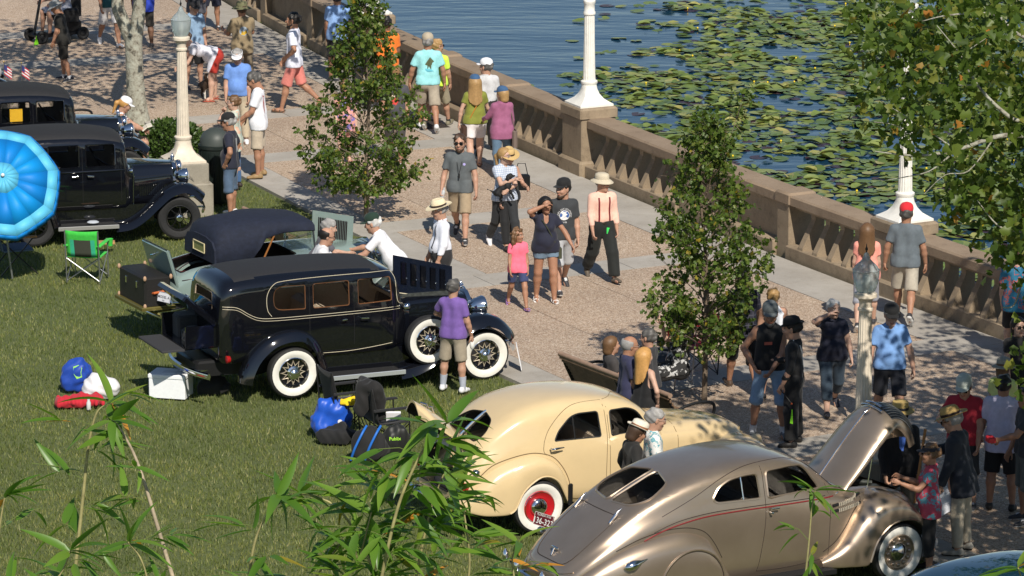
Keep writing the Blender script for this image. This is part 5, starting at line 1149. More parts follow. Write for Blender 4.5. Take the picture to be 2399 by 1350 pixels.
def hair_field(style):
    f = Field((-.19, -.19, -.46), (.14, .19, .16), 0.010)
    r = .012
    f.ell((-.016, 0, .034), (.100+r, .078+r, .093+r), .01)
    if style in ('short', 'thin'): f.plane((.045, 0, .045), (.72, 0, -.55)); f.plane((0, 0, -.055), (0, 0, -1))
    elif style == 'bald':
        f.ell((.01, 0, .115), (.12, .085, .10), .01, 's'); f.plane((.01, 0, 0), (1, 0, -.1)); f.plane((0, 0, -.05), (0, 0, -1))
    elif style == 'bob':
        f.cone((-.045, 0, .02), (-.055, 0, -.07), .088, .080, .03); f.plane((.048, 0, .05), (.80, 0, -.40)); f.ell((.08, 0, -.03), (.07, .058, .085), .01, 's'); f.plane((0, 0, -.12), (0, 0, -1))
    elif style == 'long':
        for s_ in (-1, 1): f.cone((-.030, s_*.05, .02), (-.062, s_*.095, -.33), .055, .050, .06)
        f.cone((-.06, 0, 0), (-.088, 0, -.37), .078, .064, .06); f.plane((0, 0, -.33), (.15, 0, -1)); f.plane((.050, 0, .05), (.80, 0, -.35)); f.ell((.085, 0, -.04), (.075, .062, .11), .01, 's')
    elif style == 'pony':
        f.plane((.045, 0, .045), (.72, 0, -.50)); f.cone((-.10, 0, .03), (-.15, 0, -.02), .034, .038, .02); f.cone((-.15, 0, -.02), (-.135, 0, -.20), .038, .018, .02)
    elif style == 'curly':
        for s_ in (-1, 1): f.cone((-.02, s_*.06, 0), (-.03, s_*.085, -.18), .058, .05, .03)
        f.cone((-.06, 0, 0), (-.08, 0, -.19), .075, .06, .03); f.plane((.052, 0, .05), (.80, 0, -.30)); f.ell((.09, 0, -.03), (.08, .064, .095), .01, 's'); f.wrinkle(.016, 3, 70)
    if style in ('short', 'thin'): f.wrinkle(.007, 5, 75)
    return f.mesh()
HAIRM = {}
def person(label, foot, H, face, skin='a', fem=False, fat=0.0, lean=0.0, twist=0.0, hyaw=0.0, hpitch=0.0, legs=((4, 0, 5), (-2, 0, 5)), arms=(None, None), hands=('relax', 'relax'),
           top=('tee', (0.6, 0.6, 0.6)), bottom=('shorts', (0.4, 0.35, 0.28)), shoes=('sneaker', (0.7, 0.7, 0.72)), socks=None, hair=('short', 'brown'), hat=None, glasses=None, beard=None, group=None, seatz=None, res=0.019, seed=1, hem=0.0, child=False, extra=None, z0=0.0):
    """foot: ground point under the body; face: heading in degrees (0 = towards +X, 90 = away from the camera).
    legs: (left, right) = (hip flexion, abduction, knee flexion); arms: ('fk', flex, abduct, elbow, inward) or ('ik', (fwd, out, up) in body heights)."""
    k = H/1.75; gk = k
    t = thing('person', label, 'person', (foot[0], foot[1], z0), R_(face), group)
    hs = 1.13 if not child else 1.24                                   # children have larger heads
    Lr = R_(lean); cl, sl_ = math.cos(Lr), math.sin(Lr)
    hipz = .92*k
    def T(x, y, z):                                                   # torso coordinates (z above the hip) -> local
        x, z = x*k, z*k; y = y*k
        if twist and z > .1*k: a = R_(twist); x, y = x*math.cos(a)-y*math.sin(a), x*math.sin(a)+y*math.cos(a)
        return np.array((x*cl+z*sl_, y, z*cl-x*sl_))                  # relative to hip centre
    sw = .166 if not fem else .148; hw = .092 if not fem else .098
    J = {}
    J['chest'] = T(0, 0, .36); J['neck'] = T(-.010, 0, .530); J['waist'] = T(0, 0, .14)
    headc = T(.030, 0, .535)+np.array((.02*k*sl_*0, 0, 0)); hp = R_(hpitch)+Lr*.55; 
    J['head'] = J['neck']+np.array((math.sin(hp)*.13+.022, 0, math.cos(hp)*.142))*k
    legj = []
    for s_, (hf, ab, kn) in zip((1, -1), legs):
        h = np.array((0, s_*hw*k, -.02*k)); a, b = R_(hf), R_(ab)
        d1 = np.array((math.sin(a)*math.cos(b), s_*math.sin(b), -math.cos(a)*math.cos(b))); kj = h+d1*.43*k
        a2 = R_(hf-kn); d2 = np.array((math.sin(a2)*math.cos(b), s_*math.sin(b)*.6, -math.cos(a2)*math.cos(b))); an = kj+d2*.415*k
        ft = R_(max(min((hf-kn), 10), -55)); legj.append((h, kj, an, ft))
    low = min(l_[2][2]-(.075*k)-max(0, math.sin(-l_[3]))*.11*k for l_ in legj)
    off = np.array((0, 0, -low))
    if seatz is not None: off = np.array((0, 0, seatz+.10*k))
    legj = [(h+off, kj+off, an+off, ft) for h, kj, an, ft in legj]
    for q in J: J[q] = J[q]+off
    def TT(x, y, z): return T(x, y, z)+off
    armj = []
    for i, s_ in enumerate((1, -1)):
        sh = TT(-.008, s_*sw, .452); spec = arms[i] or ('fk', 6+4*i, 9, 14, 4)
        l1, l2 = .285*k, .255*k
        if spec[0] == 'fk':
            _, fl, ab, el, inn = spec; a, b = R_(fl)-Lr*0, R_(ab)
            d1 = np.array((math.sin(a)*math.cos(b), s_*math.sin(b), -math.cos(a)*math.cos(b))); e = sh+d1*l1
            a2 = R_(fl+el); n_ = R_(inn); d2 = np.array((math.sin(a2)*math.cos(n_), -s_*math.sin(n_)+s_*math.sin(b)*.4, -math.cos(a2))); d2 /= np.linalg.norm(d2); w_ = e+d2*l2
        else:
            fw, ou, up = spec[1]; tg = (fw*H, s_*ou*H, up*H); hint = spec[2] if len(spec) > 2 else (-.5, s_*.6, -.8)
            if len(spec) > 2: hint = (hint[0], s_*hint[1], hint[2])
            e, w_ = ik(sh, tg, l1, l2, hint); e, w_ = np.array(e), np.array(w_)
        armj.append((sh, e, w_))
    allp = [J['head']+np.array((0, 0, .2*k)), J['head']-np.array((0, 0, .2))]+[p for l_ in legj for p in l_[:3]]+[p for a_ in armj for p in a_]
    lo = np.min(allp, 0)-.28*k; hi = np.max(allp, 0)+.28*k; lo[2] = min(lo[2], -.02)
    Y = (0, 1, 0); fw_ = np.array((cl, 0, -sl_)) if not twist else np.array((cl*math.cos(R_(twist)), math.sin(R_(twist)), -sl_))
    bt = 1+.55*fat
    def torso(f, g, kk=.05):
        for s_ in (1, -1):
            f.cone(TT(.005, s_*.075, .39), TT(.0, s_*.068, .13), (.096 if not fem else .083)*k+g, (.088+.045*fat if not fem else .078+.05*fat)*k+g, kk*k); f.cone(TT(-.005, s_*.072, .13), TT(-.012, s_*.075, -.04), (.088+.045*fat)*k+g, (.100+.03*fat if not fem else .106+.035*fat)*k+g, kk*k)
            f.cone(TT(-.005, s_*.05, .478), TT(-.008, s_*(sw-.01), .450), .056*k+g*.8, .050*k+g*.8, kk*k)
        if fat > 0: f.ell(TT(.045+.05*fat, 0, .10), ((.10+.06*fat)*k+g, (.125+.05*fat)*k+g, (.13+.03*fat)*k+g), .06*k)
        if fem and not child:
            for s_ in (1, -1): f.ell(TT(.075+.02*fat, s_*.065, .315), ((.058+.02*fat)*k+g, (.058+.02*fat)*k+g, (.056+.02*fat)*k+g), .035*k)
    f = Field(lo, hi, res)
    torso(f, 0); f.cone(TT(-.015, 0, .47), J['head']-np.array((.02*k, 0, .06*k)), .062*k if not fem else .052*k, .056*k if not fem else .048*k, .04*k)
    for (sh, e, w_) in armj:
        r1 = (.050+.012*fat if not fem else .042+.015*fat)*k; f.cone(sh, e, r1*1.08, r1*.84, .04*k); f.cone(e, e+(w_-e)*.35, r1*.84, r1*.86, .02*k); f.cone(e+(w_-e)*.35, w_, r1*.86, r1*.56, .02*k)
    for (h, kj, an, ft) in legj:
        r1 = (.083+.02*fat if not fem else .088+.025*fat)*k; f.cone(h, kj, r1, r1*.68, .05*k); c_ = kj+(an-kj)*.32+np.array((-.012*k, 0, 0)); f.cone(kj, c_, r1*.66, r1*.68, .03*k); f.cone(c_, an, r1*.68, r1*.40, .03*k)
        fd = np.array((math.cos(ft), 0, math.sin(ft))); up = np.array((-math.sin(ft), 0, math.cos(ft)))
        f.cone(an-fd*.035*k-up*.045*k, an+fd*.06*k-up*.040*k, .034*k, .032*k, .03*k); f.cone(an+fd*.06*k-up*.040*k, an+fd*.145*k-up*.055*k, .033*k, .022*k, .03*k)
    V, F = f.mesh(); parts_v = [V]; parts_f = [F]; parts_m = [np.zeros(len(F), int)]
    nv = len(V)
    # head
    hy = R_(hyaw+twist); Mh = Matrix.Translation(Vector(J['head'])) @ Matrix.Rotation(hy, 4, 'Z') @ Matrix.Rotation(hp, 4, 'Y') @ Matrix.Scale(k*hs*(.97 if fem else 1.0), 4)
    HV, HF, HM = HEADS[fem]; A = np.array(Mh); hv = HV @ A[:3, :3].T+A[:3, 3]
    parts_v.append(hv); parts_f.append(HF+nv); parts_m.append(HM); nv += len(hv)
    Mhand = []
    for i, (sh, e, w_) in enumerate(armj):
        s_ = 1 if i == 0 else -1; d = w_-e; d = d/np.linalg.norm(d)
        upv = Vector((0, s_, .25)) if abs(d[1]) < .8 else Vector((0, 0, 1))
        if arms[i] and arms[i][0] == 'ik' and len(arms[i]) > 3: upv = Vector((arms[i][3][0], s_*arms[i][3][1], arms[i][3][2]))
        B = frame_from(d, upv); hnd = HANDS[hands[i]]; hv = hnd[0].copy()
        if s_ < 0: hv = hv*np.array((1, -1, 1)); 
        hv = hv*k*(1.0 if not fem else .92); A = np.array(B); hv = hv @ A.T+w_
        ff = hnd[1] if s_ > 0 else hnd[1][:, ::-1]
        parts_v.append(hv); parts_f.append(ff+nv); parts_m.append(np.zeros(len(ff), int)); nv += len(hv); Mhand.append((B, w_))
    me = npmesh('body', np.concatenate(parts_v), np.concatenate(parts_f), skin_mats(skin), True, np.concatenate(parts_m)); put('body', me, t)
    # lower garment
    bk, bc = bottom; bm_ = bc if not isinstance(bc, tuple) else cloth('%.3f_%.3f_%.3f' % bc, bc)
    f = Field(lo, hi, res); g2 = (.024 if top[0] == 'tucked' else .012)*k; ax = TT(0, 0, 0)-TT(0, 0, 1)
    for s_ in (1, -1): f.cone(TT(-.005, s_*.072, .07), TT(-.012, s_*.075, -.05), (.088+.045*fat)*k+g2, (.102+.03*fat if not fem else .108+.035*fat)*k+g2, .05*k)
    if fat > 0: f.ell(TT(.03+.03*fat, 0, .02), ((.09+.05*fat)*k+g2, (.12+.05*fat)*k+g2, .11*k+g2), .05*k)
    for (h, kj, an, ft) in legj:
        r1 = (.083+.02*fat if not fem else .088+.025*fat)*k; lo_ = {'shorts': 1.0, 'long_shorts': 1.1, 'short_shorts': .42, 'mid_shorts': .75, 'capri': 1.6, 'jeans': 1.93, 'trousers': 1.93, 'skirt': 1.0}[bk]
        loose = {'trousers': 1.5, 'jeans': 1.0, 'capri': 1.6, 'short_shorts': 1.2}.get(bk, 2.2)
        if lo_ <= 1.0: f.cone(h, h+(kj-h)*lo_, r1+g2*1.1, r1*(1-.30*lo_)+g2*(1+loose*lo_), .05*k, cut='end')
        else:
            f.cone(h, kj, r1+g2*1.1, r1*.68+g2*(1+loose*.55), .05*k); u = lo_-1; f.cone(kj, kj+(an-kj)*u, r1*.68+g2*(1+loose*.55), r1*(.68-.2*u)+g2*(1+loose*.75), .03*k, cut=True)
        f.cone(h+np.array((0, 0, .05*k)), h, r1*.95+g2, r1+g2*1.1, .05*k)
    f.wrinkle(.005*k, seed+7, 26); f.plane(TT(0, 0, .085), -ax)
    pants = f.d.copy(); V, F = f.mesh(); bn = {'jeans': 'jeans', 'trousers': 'trousers', 'capri': 'trousers', 'skirt': 'skirt'}.get(bk, 'shorts'); put(bn, npmesh(bn, V, F, bm_), t)
    # upper garment
    kind, tc = top[0], top[1]; tm = tc if not isinstance(tc, tuple) else cloth('%.3f_%.3f_%.3f' % tc, tc)
    g = .014*k if kind != 'jacket' else .028*k
    f = Field(lo, hi, res); torso(f, g)
    hz = -.07-hem if kind != 'tucked' else .015
    if kind in ('jacket',): hz = -.22-hem
    for s_ in (1, -1):
        if hz < -.04: f.cone(TT(-.012, s_*.075, -.04), TT(-.012, s_*.080, hz-.1), (.106+.03*fat if not fem else .112+.035*fat)*k+g*1.2, (.112+.03*fat if not fem else .120+.035*fat)*k+g*1.4, .04*k)
    if kind not in ('tank', 'sleeveless'):
        for (sh, e, w_) in armj:
            r1 = (.050+.012*fat if not fem else .042+.015*fat)*k; lng = kind in ('long', 'jacket') or (len(top) > 2 and top[2] == 'long')
            f.cone(sh, e if lng else sh+(e-sh)*(.72 if not fem else .55), r1*1.08+g, r1*.92+g*(1.5 if not lng else .7), .04*k, cut=False if lng else 'end')
            if lng: f.cone(e, e+(w_-e)*.97, r1*.90+g*.7, r1*.60+g*.9, .02*k, cut=True)
    f.cone(TT(-.018, 0, .45), TT(-.020, 0, .505), .066*k+g, .062*k+g, .05*k); f.wrinkle(.006*k, seed, 24)
    if kind != 'tucked': f.d = np.minimum(f.d, pants-.011*k)
    f.plane(TT(0, 0, hz), ax)
    if kind == 'tank':
        for s_ in (1, -1): f.cone(TT(0, s_*.19, .30), TT(0, s_*.15, .60), .085*k, .055*k, .01, op='s')
        f.ell(TT(.06, 0, .52), (.10*k, .085*k, .11*k), .01, 's')
    elif kind == 'sleeveless':
        for s_ in (1, -1): f.cone(TT(0, s_*.235, .33), TT(0, s_*.205, .60), .075*k, .045*k, .01, op='s')
    f.cone(TT(-.005, 0, .485), TT(.0, 0, .70), .058*k, .070*k, 0.01, op='s')
    if kind in ('vneck', 'jacket'): f.ell(TT(.10, 0, .47), (.075*k, .045*k, .10*k if kind == 'vneck' else .26*k), .01, 's')
    V, F = f.mesh(); gname = {'jacket': 'jacket', 'tank': 'vest_top', 'tucked': 'shirt', 'long': 'shirt'}.get(kind, 'shirt')
    top_o = put(gname, npmesh(gname, V, F, tm), t)
    if kind == 'jacket' and len(top) > 3:                              # shirt front seen between the lapels
        f = Field(lo, hi, res); torso(f, .008*k); f.plane(TT(0, 0, -.02), ax); f.cone(TT(-.015, 0, .48), TT(.0, 0, .70), .060*k, .066*k, 0.01, op='s'); f.plane(TT(-.02, 0, 0), -fw_); V, F = f.mesh()
        put('shirt', npmesh('shirt', V, F, cloth('%.3f_%.3f_%.3f' % top[3], top[3])), t)
    # collar
    if kind in ('polo', 'tucked', 'long', 'jacket') or (len(top) > 2 and 'collar' in top[2:]):
        q = MB(); n_ = Vector(J['neck']); q.torus(.070*k, .014*k, M=Matrix.Translation(n_+Vector((.004, 0, -.008))*k) @ Matrix.Rotation(Lr+.25, 4, 'Y') @ Matrix.Rotation(PI/2, 4, 'X'), n=18, m=6, sy=1.5, a0=R_(28), a1=R_(332)); q.build('collar', (cloth('%.3f_%.3f_%.3f' % top[3], top[3]) if (kind == 'jacket' and len(top) > 3) else tm), top_o, 60)
    if kind in ('tucked',):
        q = MB(); c_ = Vector(TT(-.006, 0, .045)); q.torus((.145+.06*fat)*k, .016*k, M=Matrix.Translation(c_) @ Matrix.Rotation(Lr, 4, 'Y') @ Matrix.Diagonal((.80+.2*fat, 1.12, 1, 1)) @ Matrix.Rotation(PI/2, 4, 'X'), n=24, m=6, sy=1.3); q.build('belt', mat('belt_leather', (.02, .014, .01), .5), t, 60)
    # feet
    sk, sc_ = shoes
    for i, (h, kj, an, ft) in enumerate(legj):
        s_ = 1 if i == 0 else -1; M = Matrix.Translation(Vector(an)) @ Matrix.Rotation(-ft, 4, 'Y') @ Matrix.Rotation(R_(8*s_), 4, 'Z') @ Matrix.Translation((0, 0, -.080*k)) @ Matrix.Scale(k, 4)
        if sk in ('sneaker', 'shoe'):
            A = np.array(M); V = SHOE[0] @ A[:3, :3].T+A[:3, 3]; sole = (.65, .65, .64) if sk == 'sneaker' else (.03, .025, .02); lace = (.6, .6, .6) if sk == 'sneaker' else sc_
            put('shoe', npmesh('shoe', V, SHOE[1], [cloth('shoe_%.2f_%.2f_%.2f' % sc_, sc_, rough=.6), mat('sole_%.2f' % sole[0], sole, .7), mat('lace_%.2f_%.2f' % (lace[0], lace[2]), lace, .8)], True, SHOE[2]), t)
        else:
            q = make_sandal(); q.v = [tuple(M @ Vector(p)) for p in q.v]; q.build('sandal', mat('sandal_%.2f_%.2f' % (sc_[0], sc_[2]), sc_, .7), t, 40)
        if socks:
            a_ = Vector(an); b_ = a_+(Vector(kj)-a_)*socks[1]; q = MB(); r1 = (.083+.02*fat)*k; q.tube([a_-Vector((0, 0, .03*k)), a_, b_], [.046*k, .040*k+.004, r1*(.42+.32*min(socks[1]*1.4, .8))+.006], 14); q.build('sock', cloth('sock_%.2f' % socks[0][2], socks[0]), t, 60)
    # hair, hat, glasses, beard
    if hair:
        key = hair[0]
        if key not in HAIRM: HAIRM[key] = hair_field(key)
        V, F = HAIRM[key]; A = np.array(Mh); put('hair', npmesh('hair', V @ A[:3, :3].T+A[:3, 3], F, hair_mat(hair[1])), t)
    if hat: hat_mesh(hat[0], hat[1], t, Mh, hat[2] if len(hat) > 2 else 1.0)
    if glasses:
        q = MB()
        for s_ in (-1, 1):
            q.bbox(.098, .103, s_*.034-.024, s_*.034+.024, -.006, .030, .004, M=Mh); q.tube([Mh @ Vector(p) for p in ((.098, s_*.058, .022), (.05, s_*.079, .020), (-.01, s_*.086, .016))], .0035*k, 4)
        q.tube([Mh @ Vector(p) for p in ((.101, -.012, .018), (.104, 0, .021), (.101, .012, .018))], .004*k, 4)
        q.build('sunglasses' if glasses == 'sun' else 'glasses', mat('sunglass_black', (.006, .006, .007), .12) if glasses == 'sun' else mat('clear_lens', (.35, .30, .28), .1, alpha=.45), t, 40)
    if beard:
        f = Field((-.02, -.09, -.15), (.13, .09, .02), .008); f.cone((.035, 0, -.085), (.066, 0, -.095), .050, .034, .03); f.cone((.0, .06, -.05), (.05, .03, -.085), .016, .02, .02); f.cone((.0, -.06, -.05), (.05, -.03, -.085), .016, .02, .02); f.ell((.092, 0, -.058), (.03, .024, .007), .004, 's'); f.plane((0, 0, -.030), (0, 0, 1)); V, F = f.mesh(); A = np.array(Mh); put('beard', npmesh('beard', V @ A[:3, :3].T+A[:3, 3], F, hair_mat(beard)), t)
    info = dict(t=t, Mh=Mh, hands=Mhand, TT=TT, k=k, H=H, J=J, legj=legj, armj=armj, top=top_o, face=face)
    if extra: extra(info)
    return info
def wpt(info, p):
    """local point -> world"""
    t = info['t']; return Matrix.Translation(t.location) @ Matrix.Rotation(t.rotation_euler.z, 4, 'Z') @ Vector(p)
def decal(info, c, size, tris, mat_, name, side=1, up=None):
    """flat print laid on the garment: tris = (verts2d, tris) around c=(across, up) in torso coordinates; side 1 = chest, -1 = back"""
    TT = info['TT']; k = info['k']; V, T = tris; me = info['top'].data
    bvh = BVHTree.FromPolygons([v.co[:] for v in me.vertices], [tuple(p.vertices) for p in me.polygons]); out = []
    f0 = Vector(TT(1, 0, .3))-Vector(TT(0, 0, .3)); f0.normalize()
    for a, b in V:
        y = c[0]+a*size; z = c[1]+b*size; o = Vector(TT(side*.6, -y if side < 0 else y, z))
        if side > 0: o = Vector(TT(.6, y, z))
        h = bvh.ray_cast(o, -f0*side)
        out.append((h[0]+f0*side*.004) if h[0] else Vector(TT(side*.1, y, z)))
    q = MB(); q.add(out, T); return q.build(name, mat_, info['top'], 0, recalc=False)
def suspenders(info, m, fat=0.0, back=True):
    TT = info['TT']; k = info['k']; me = info['top'].data; bvh = BVHTree.FromPolygons([v.co[:] for v in me.vertices], [tuple(p.vertices) for p in me.polygons])
    for s_ in (1, -1):
        q = MB(); L, R2 = [], []
        path = [(1, .09, .03), (1, .088, .12), (1, .085, .21), (1, .085, .30), (1, .088, .39), (1, .09, .45), (0, .09, .52), (-1, .075, .46), (-1, .06, .38), (-1, .045, .28), (-1, .05, .18), (-1, .07, .10), (-1, .085, .03)]
        for dr, y, z in path:
            for w_, lst in ((-.014, L), (.014, R2)):
                if dr: o = Vector(TT(dr*.6, s_*y+w_, z)); d = Vector(TT(0, s_*y+w_, z))-o
                else: o = Vector(TT(0, s_*y+w_, 1.0)); d = Vector(TT(0, s_*y+w_, .3))-o
                d.normalize(); h = bvh.ray_cast(o, d); lst.append((h[0]-d*.006) if h[0] else Vector(TT(dr*.12, s_*y+w_, z)))
        n_ = len(L); q.add(L+R2, [(i, i+1, n_+i+1, n_+i) for i in range(n_-1)]); q.build('suspender', m, info['top'], 60)
def HP(x, y, H, z=None): p = G(x, y, H if z is None else z); return (p.x, p.y)        # ground point under a head seen at a photo pixel
def HL(x, y, z, face, lean): p = G(x, y, z); d = .70*math.sin(R_(lean)); return (p.x-d*math.cos(R_(face)), p.y-d*math.sin(R_(face)))   # the same for someone stooping
def FP(x, y): p = G(x, y); return (p.x, p.y)
def patt(name, a, b, c, scale=9.0):                                                      # printed cloth of three colours
    if name in MATS: return MATS[name]
    def f(n, l, bs):
        tc = n.new('ShaderNodeTexCoord'); v = n.new('ShaderNodeTexVoronoi'); v.inputs['Scale'].default_value = scale; l.new(tc.outputs['Object'], v.inputs['Vector'])
        se = n.new('ShaderNodeSeparateColor'); l.new(v.outputs['Color'], se.inputs[0]); no = noise(n, l, tc.outputs['Object'], scale*1.6, 4)
        x = n.new('ShaderNodeMath'); x.operation = 'ADD'; l.new(se.outputs[0], x.inputs[0]); l.new(no, x.inputs[1])
        r = ramp(n, l, x.outputs[0], [(.45, a), (.70, a), (.80, b), (1.0, b), (1.10, c), (1.2, a)]); l.new(r, bs.inputs['Base Color']); bs.inputs['Roughness'].default_value = .85
    MATS[name] = node_mat(name, f); return MATS[name]
def stripes(name, a, b, scale, axis=2, chk=False):
    if name in MATS: return MATS[name]
    def f(n, l, bs):
        tc = n.new('ShaderNodeTexCoord'); s = n.new('ShaderNodeSeparateXYZ'); l.new(tc.outputs['Object'], s.inputs[0]); outs = []
        for ax in ((axis,) if not chk else (2, 1)):
            m = n.new('ShaderNodeMath'); m.operation = 'MULTIPLY'; m.inputs[1].default_value = scale; l.new(s.outputs[ax], m.inputs[0]); g = n.new('ShaderNodeMath'); g.operation = 'SINE'; l.new(m.outputs[0], g.inputs[0]); outs.append(g.outputs[0])
        o = outs[0]
        if chk: q = n.new('ShaderNodeMath'); q.operation = 'MAXIMUM'; l.new(outs[0], q.inputs[0]); l.new(outs[1], q.inputs[1]); o = q.outputs[0]
        l.new(ramp(n, l, o, [(.1 if not chk else .75, a), (.2 if not chk else .9, b)]), bs.inputs['Base Color']); bs.inputs['Roughness'].default_value = .85
    MATS[name] = node_mat(name, f); return MATS[name]
def circle2(r, n=20, r0=0.0):
    if not r0: V = [(0, 0)]+[(r*math.cos(2*PI*i/n), r*math.sin(2*PI*i/n)) for i in range(n)]; return V, [(0, i+1, (i+1) % n+1) for i in range(n)]
    V = [(q*math.cos(2*PI*i/n), q*math.sin(2*PI*i/n)) for q in (r0, r) for i in range(n)]; return V, [(i, (i+1) % n, n+(i+1) % n) for i in range(n)]+[(i, n+(i+1) % n, n+i) for i in range(n)]
def poly2(pts): return pts, [(0, i, i+1) for i in range(1, len(pts)-1)]
WALK = ((24, 2, 8), (-16, 2, 24)); WALKR = ((-16, 2, 24), (24, 2, 8)); STAND = ((2, 4, 4), (0, 5, 4)); SIT = ((86, 6, 84), (86, 6, 84))
DEN = (.075, .12, .19); DENL = (.20, .29, .40); KHA = (.40, .33, .23); NAVY = (.014, .016, .034); BLK = (.010, .010, .011); CHAR = (.035, .038, .042); WHT = (.80, .80, .83); RED = (.40, .02, .03); LBLUE = (.17, .32, .62)
SN = ('sneaker', (.72, .72, .74)); BSH = ('shoe', (.015, .013, .012)); DSN = ('sneaker', (.03, .03, .035))
HIPS = ('ik', (.02, .135, .545), (-.6, 1, -.1))
def held_bottle(info, hand, name='bottle', cap=(.2, .3, .7)):
    B, w_ = info['hands'][hand]; p = wpt(info, Vector(w_)+(B @ Vector((.09, 0, -.03)))*info['k']); q = MB(); M = Matrix.Translation(p) @ Matrix.Rotation(.25, 4, 'Y')
    q.lathe([(.028, -.10), (.032, -.09), (.032, .05), (.028, .075), (.012, .10), (.012, .115)], 14, M=M); q.lathe([(.014, .112), (.014, .13)], 10, M=M)
    return q.build('water_bottle', mat('bottle_plastic', (.75, .80, .84), .1, alpha=.55, spec=.8), None, 50)
# ---- group walking over the sunlit plaza
i = person('man in pale pink shirt, dark red suspenders and floppy beige hat', FP(1410, 656), 1.75, -72, 'a', top=('tucked', (.78, .48, .38), 'long'), bottom=('trousers', (.012, .014, .013)), shoes=('shoe', (.09, .07, .05)), hair=('thin', 'grey'), hat=('bucket', (.55, .48, .36)), legs=WALK, hyaw=30, seed=2)
suspenders(i, mat('dark_red_strap', (.16, .012, .015), .7))
q = MB(); c = Vector(i['TT'](.13, .06, -.06)); q.bbox(c.x-.01, c.x+.01, c.y-.03, c.y+.03, c.z-.06, c.z+.04, .008); q.build('green_tag', mat('tag_green', (.05, .65, .12), .5), i['t'], 40)
i = person('man in charcoal T-shirt with round blue emblem and black cap', FP(1318, 683), 1.83, -78, 'a', top=('tee', CHAR), bottom=('long_shorts', (.42, .43, .45)), shoes=DSN, hair=('short', 'dark'), hat=('cap', BLK), beard='brown', legs=WALKR, hyaw=-55, hem=.02, seed=3)
for tr, mm in ((circle2(.078), mat('print_white', (.78, .78, .80), .8)), (circle2(.070), mat('print_blue', (.02, .10, .36), .8)), (poly2([(-.02, .055), (.045, .06), (.012, .012), (.05, .014), (-.04, -.06), (-.008, -.008), (-.048, -.006)]), mat('print_white', (.78, .78, .80), .8))): decal(i, (0, .295), 1.0, tr, mm, 'chest_emblem')
V_, T_ = text_polys('TAMPA BAY LIGHTNING', .036); V_ = [((.098+b)*math.sin(a/.105), (.098+b)*math.cos(a/.105)) for a, b in V_]; decal(i, (0, .295), 1.0, (V_, T_), mat('print_white', (.78, .78, .80), .8), 'chest_lettering')
V_, T_ = text_polys('CLUB', .03); decal(i, (0, .185), 1.0, (V_, T_), mat('print_white', (.78, .78, .80), .8), 'chest_lettering')
i = person('woman in navy top with her hand raised to her forehead', FP(1278, 708), 1.66, -82, 'b', True, .45, top=('vneck', NAVY), bottom=('short_shorts', (.16, .24, .33)), shoes=('sandal', (.72, .70, .68)), hair=('long', 'dark'), glasses='sun', legs=((10, 3, 12), (-4, 3, 10)), arms=(('fk', 18, 34, 18, -10), ('ik', (.085, .03, .94), (.2, 1, -.3))), hyaw=10, hem=.03, seed=4)
q = MB(); TT = i['TT']; q.tube([TT(.12, -.08, .46), TT(.17, .02, .30), TT(.16, .12, .10), TT(.05, .20, -.02)], .007, 5); q.bbox(TT(.0, .2, 0)[0]-.06, TT(0, .2, 0)[0]+.06, .18, .25, TT(0, 0, -.22)[2], TT(0, 0, -.03)[2], .02); q.build('shoulder_pouch', mat('olive_canvas', (.05, .055, .03), .8), i['t'], 40)
person('girl in bright pink T-shirt and blue denim shorts', FP(1213, 722), 1.28, -78, 'b', True, child=True, top=('tee', (.95, .16, .24)), bottom=('mid_shorts', (.035, .05, .13)), shoes=('sandal', (.30, .16, .38)), hair=('curly', 'lightbrown'), legs=WALK, hyaw=45, hem=.05, seed=5)
i = person('man in grey polo shirt with sunglasses and lanyard', FP(1078, 566), 1.84, -98, 'a', top=('polo', (.105, .118, .125)), bottom=('shorts', (.34, .26, .17)), shoes=DSN, socks=((.03, .03, .03), .08), hair=('short', 'brown'), glasses='sun', beard='brown', legs=((20, 2, 6), (-18, 2, 30)), arms=(('fk', 10, 16, 10, 0), ('fk', 4, 16, 22, 0)), hands=('relax', 'grip'), hem=.03, seed=6)
q = MB(); TT = i['TT']; q.tube([TT(.05, .06, .49), TT(.13, .045, .36), TT(.145, .01, .22)], .005, 4); q.tube([TT(.05, -.06, .49), TT(.13, -.02, .36), TT(.145, .01, .22)], .005, 4); c = Vector(TT(.15, .01, .19)); q.box(c.x-.006, c.x+.006, c.y-.012, c.y+.012, c.z-.05, c.z+.03); q.build('lanyard', mat('lanyard_black', (.012, .012, .012), .6), i['t'], 40)
decal(i, (.085, .36), 1.0, circle2(.022, 12), mat('print_violet', (.45, .40, .75), .8), 'shirt_badge')
tag(held_bottle(i, 1), 'clear water bottle in the hand of the man in the grey polo', 'bottle')
dogw = i = person('woman in light blue checked shirt carrying a small black dog', FP(1182, 582), 1.72, -68, 'c', True, top=('tee', stripes('blue_check', (.56, .60, .68), (.25, .32, .45), 190, chk=True), 'collar'), bottom=('jeans', (.022, .024, .027)), shoes=SN, hair=('pony', 'blonde'), glasses='clear', legs=WALK, arms=(('ik', (.16, -.03, .60), (-.3, 1, -.7)), ('ik', (.17, -.04, .70), (-.3, 1, -.7))), hyaw=35, hem=0, seed=8)
person('woman in broad straw sun hat and dark clothes with black handbag', HP(1190, 334, 1.75), 1.68, -72, 'a', True, top=('tank', BLK), bottom=('jeans', BLK), shoes=BSH, hair=('bob', 'dark'), hat=('straw', (.55, .38, .16), 1.05), hpitch=14, legs=WALKR, arms=(('fk', 20, 20, 70, 10), None), seed=9)
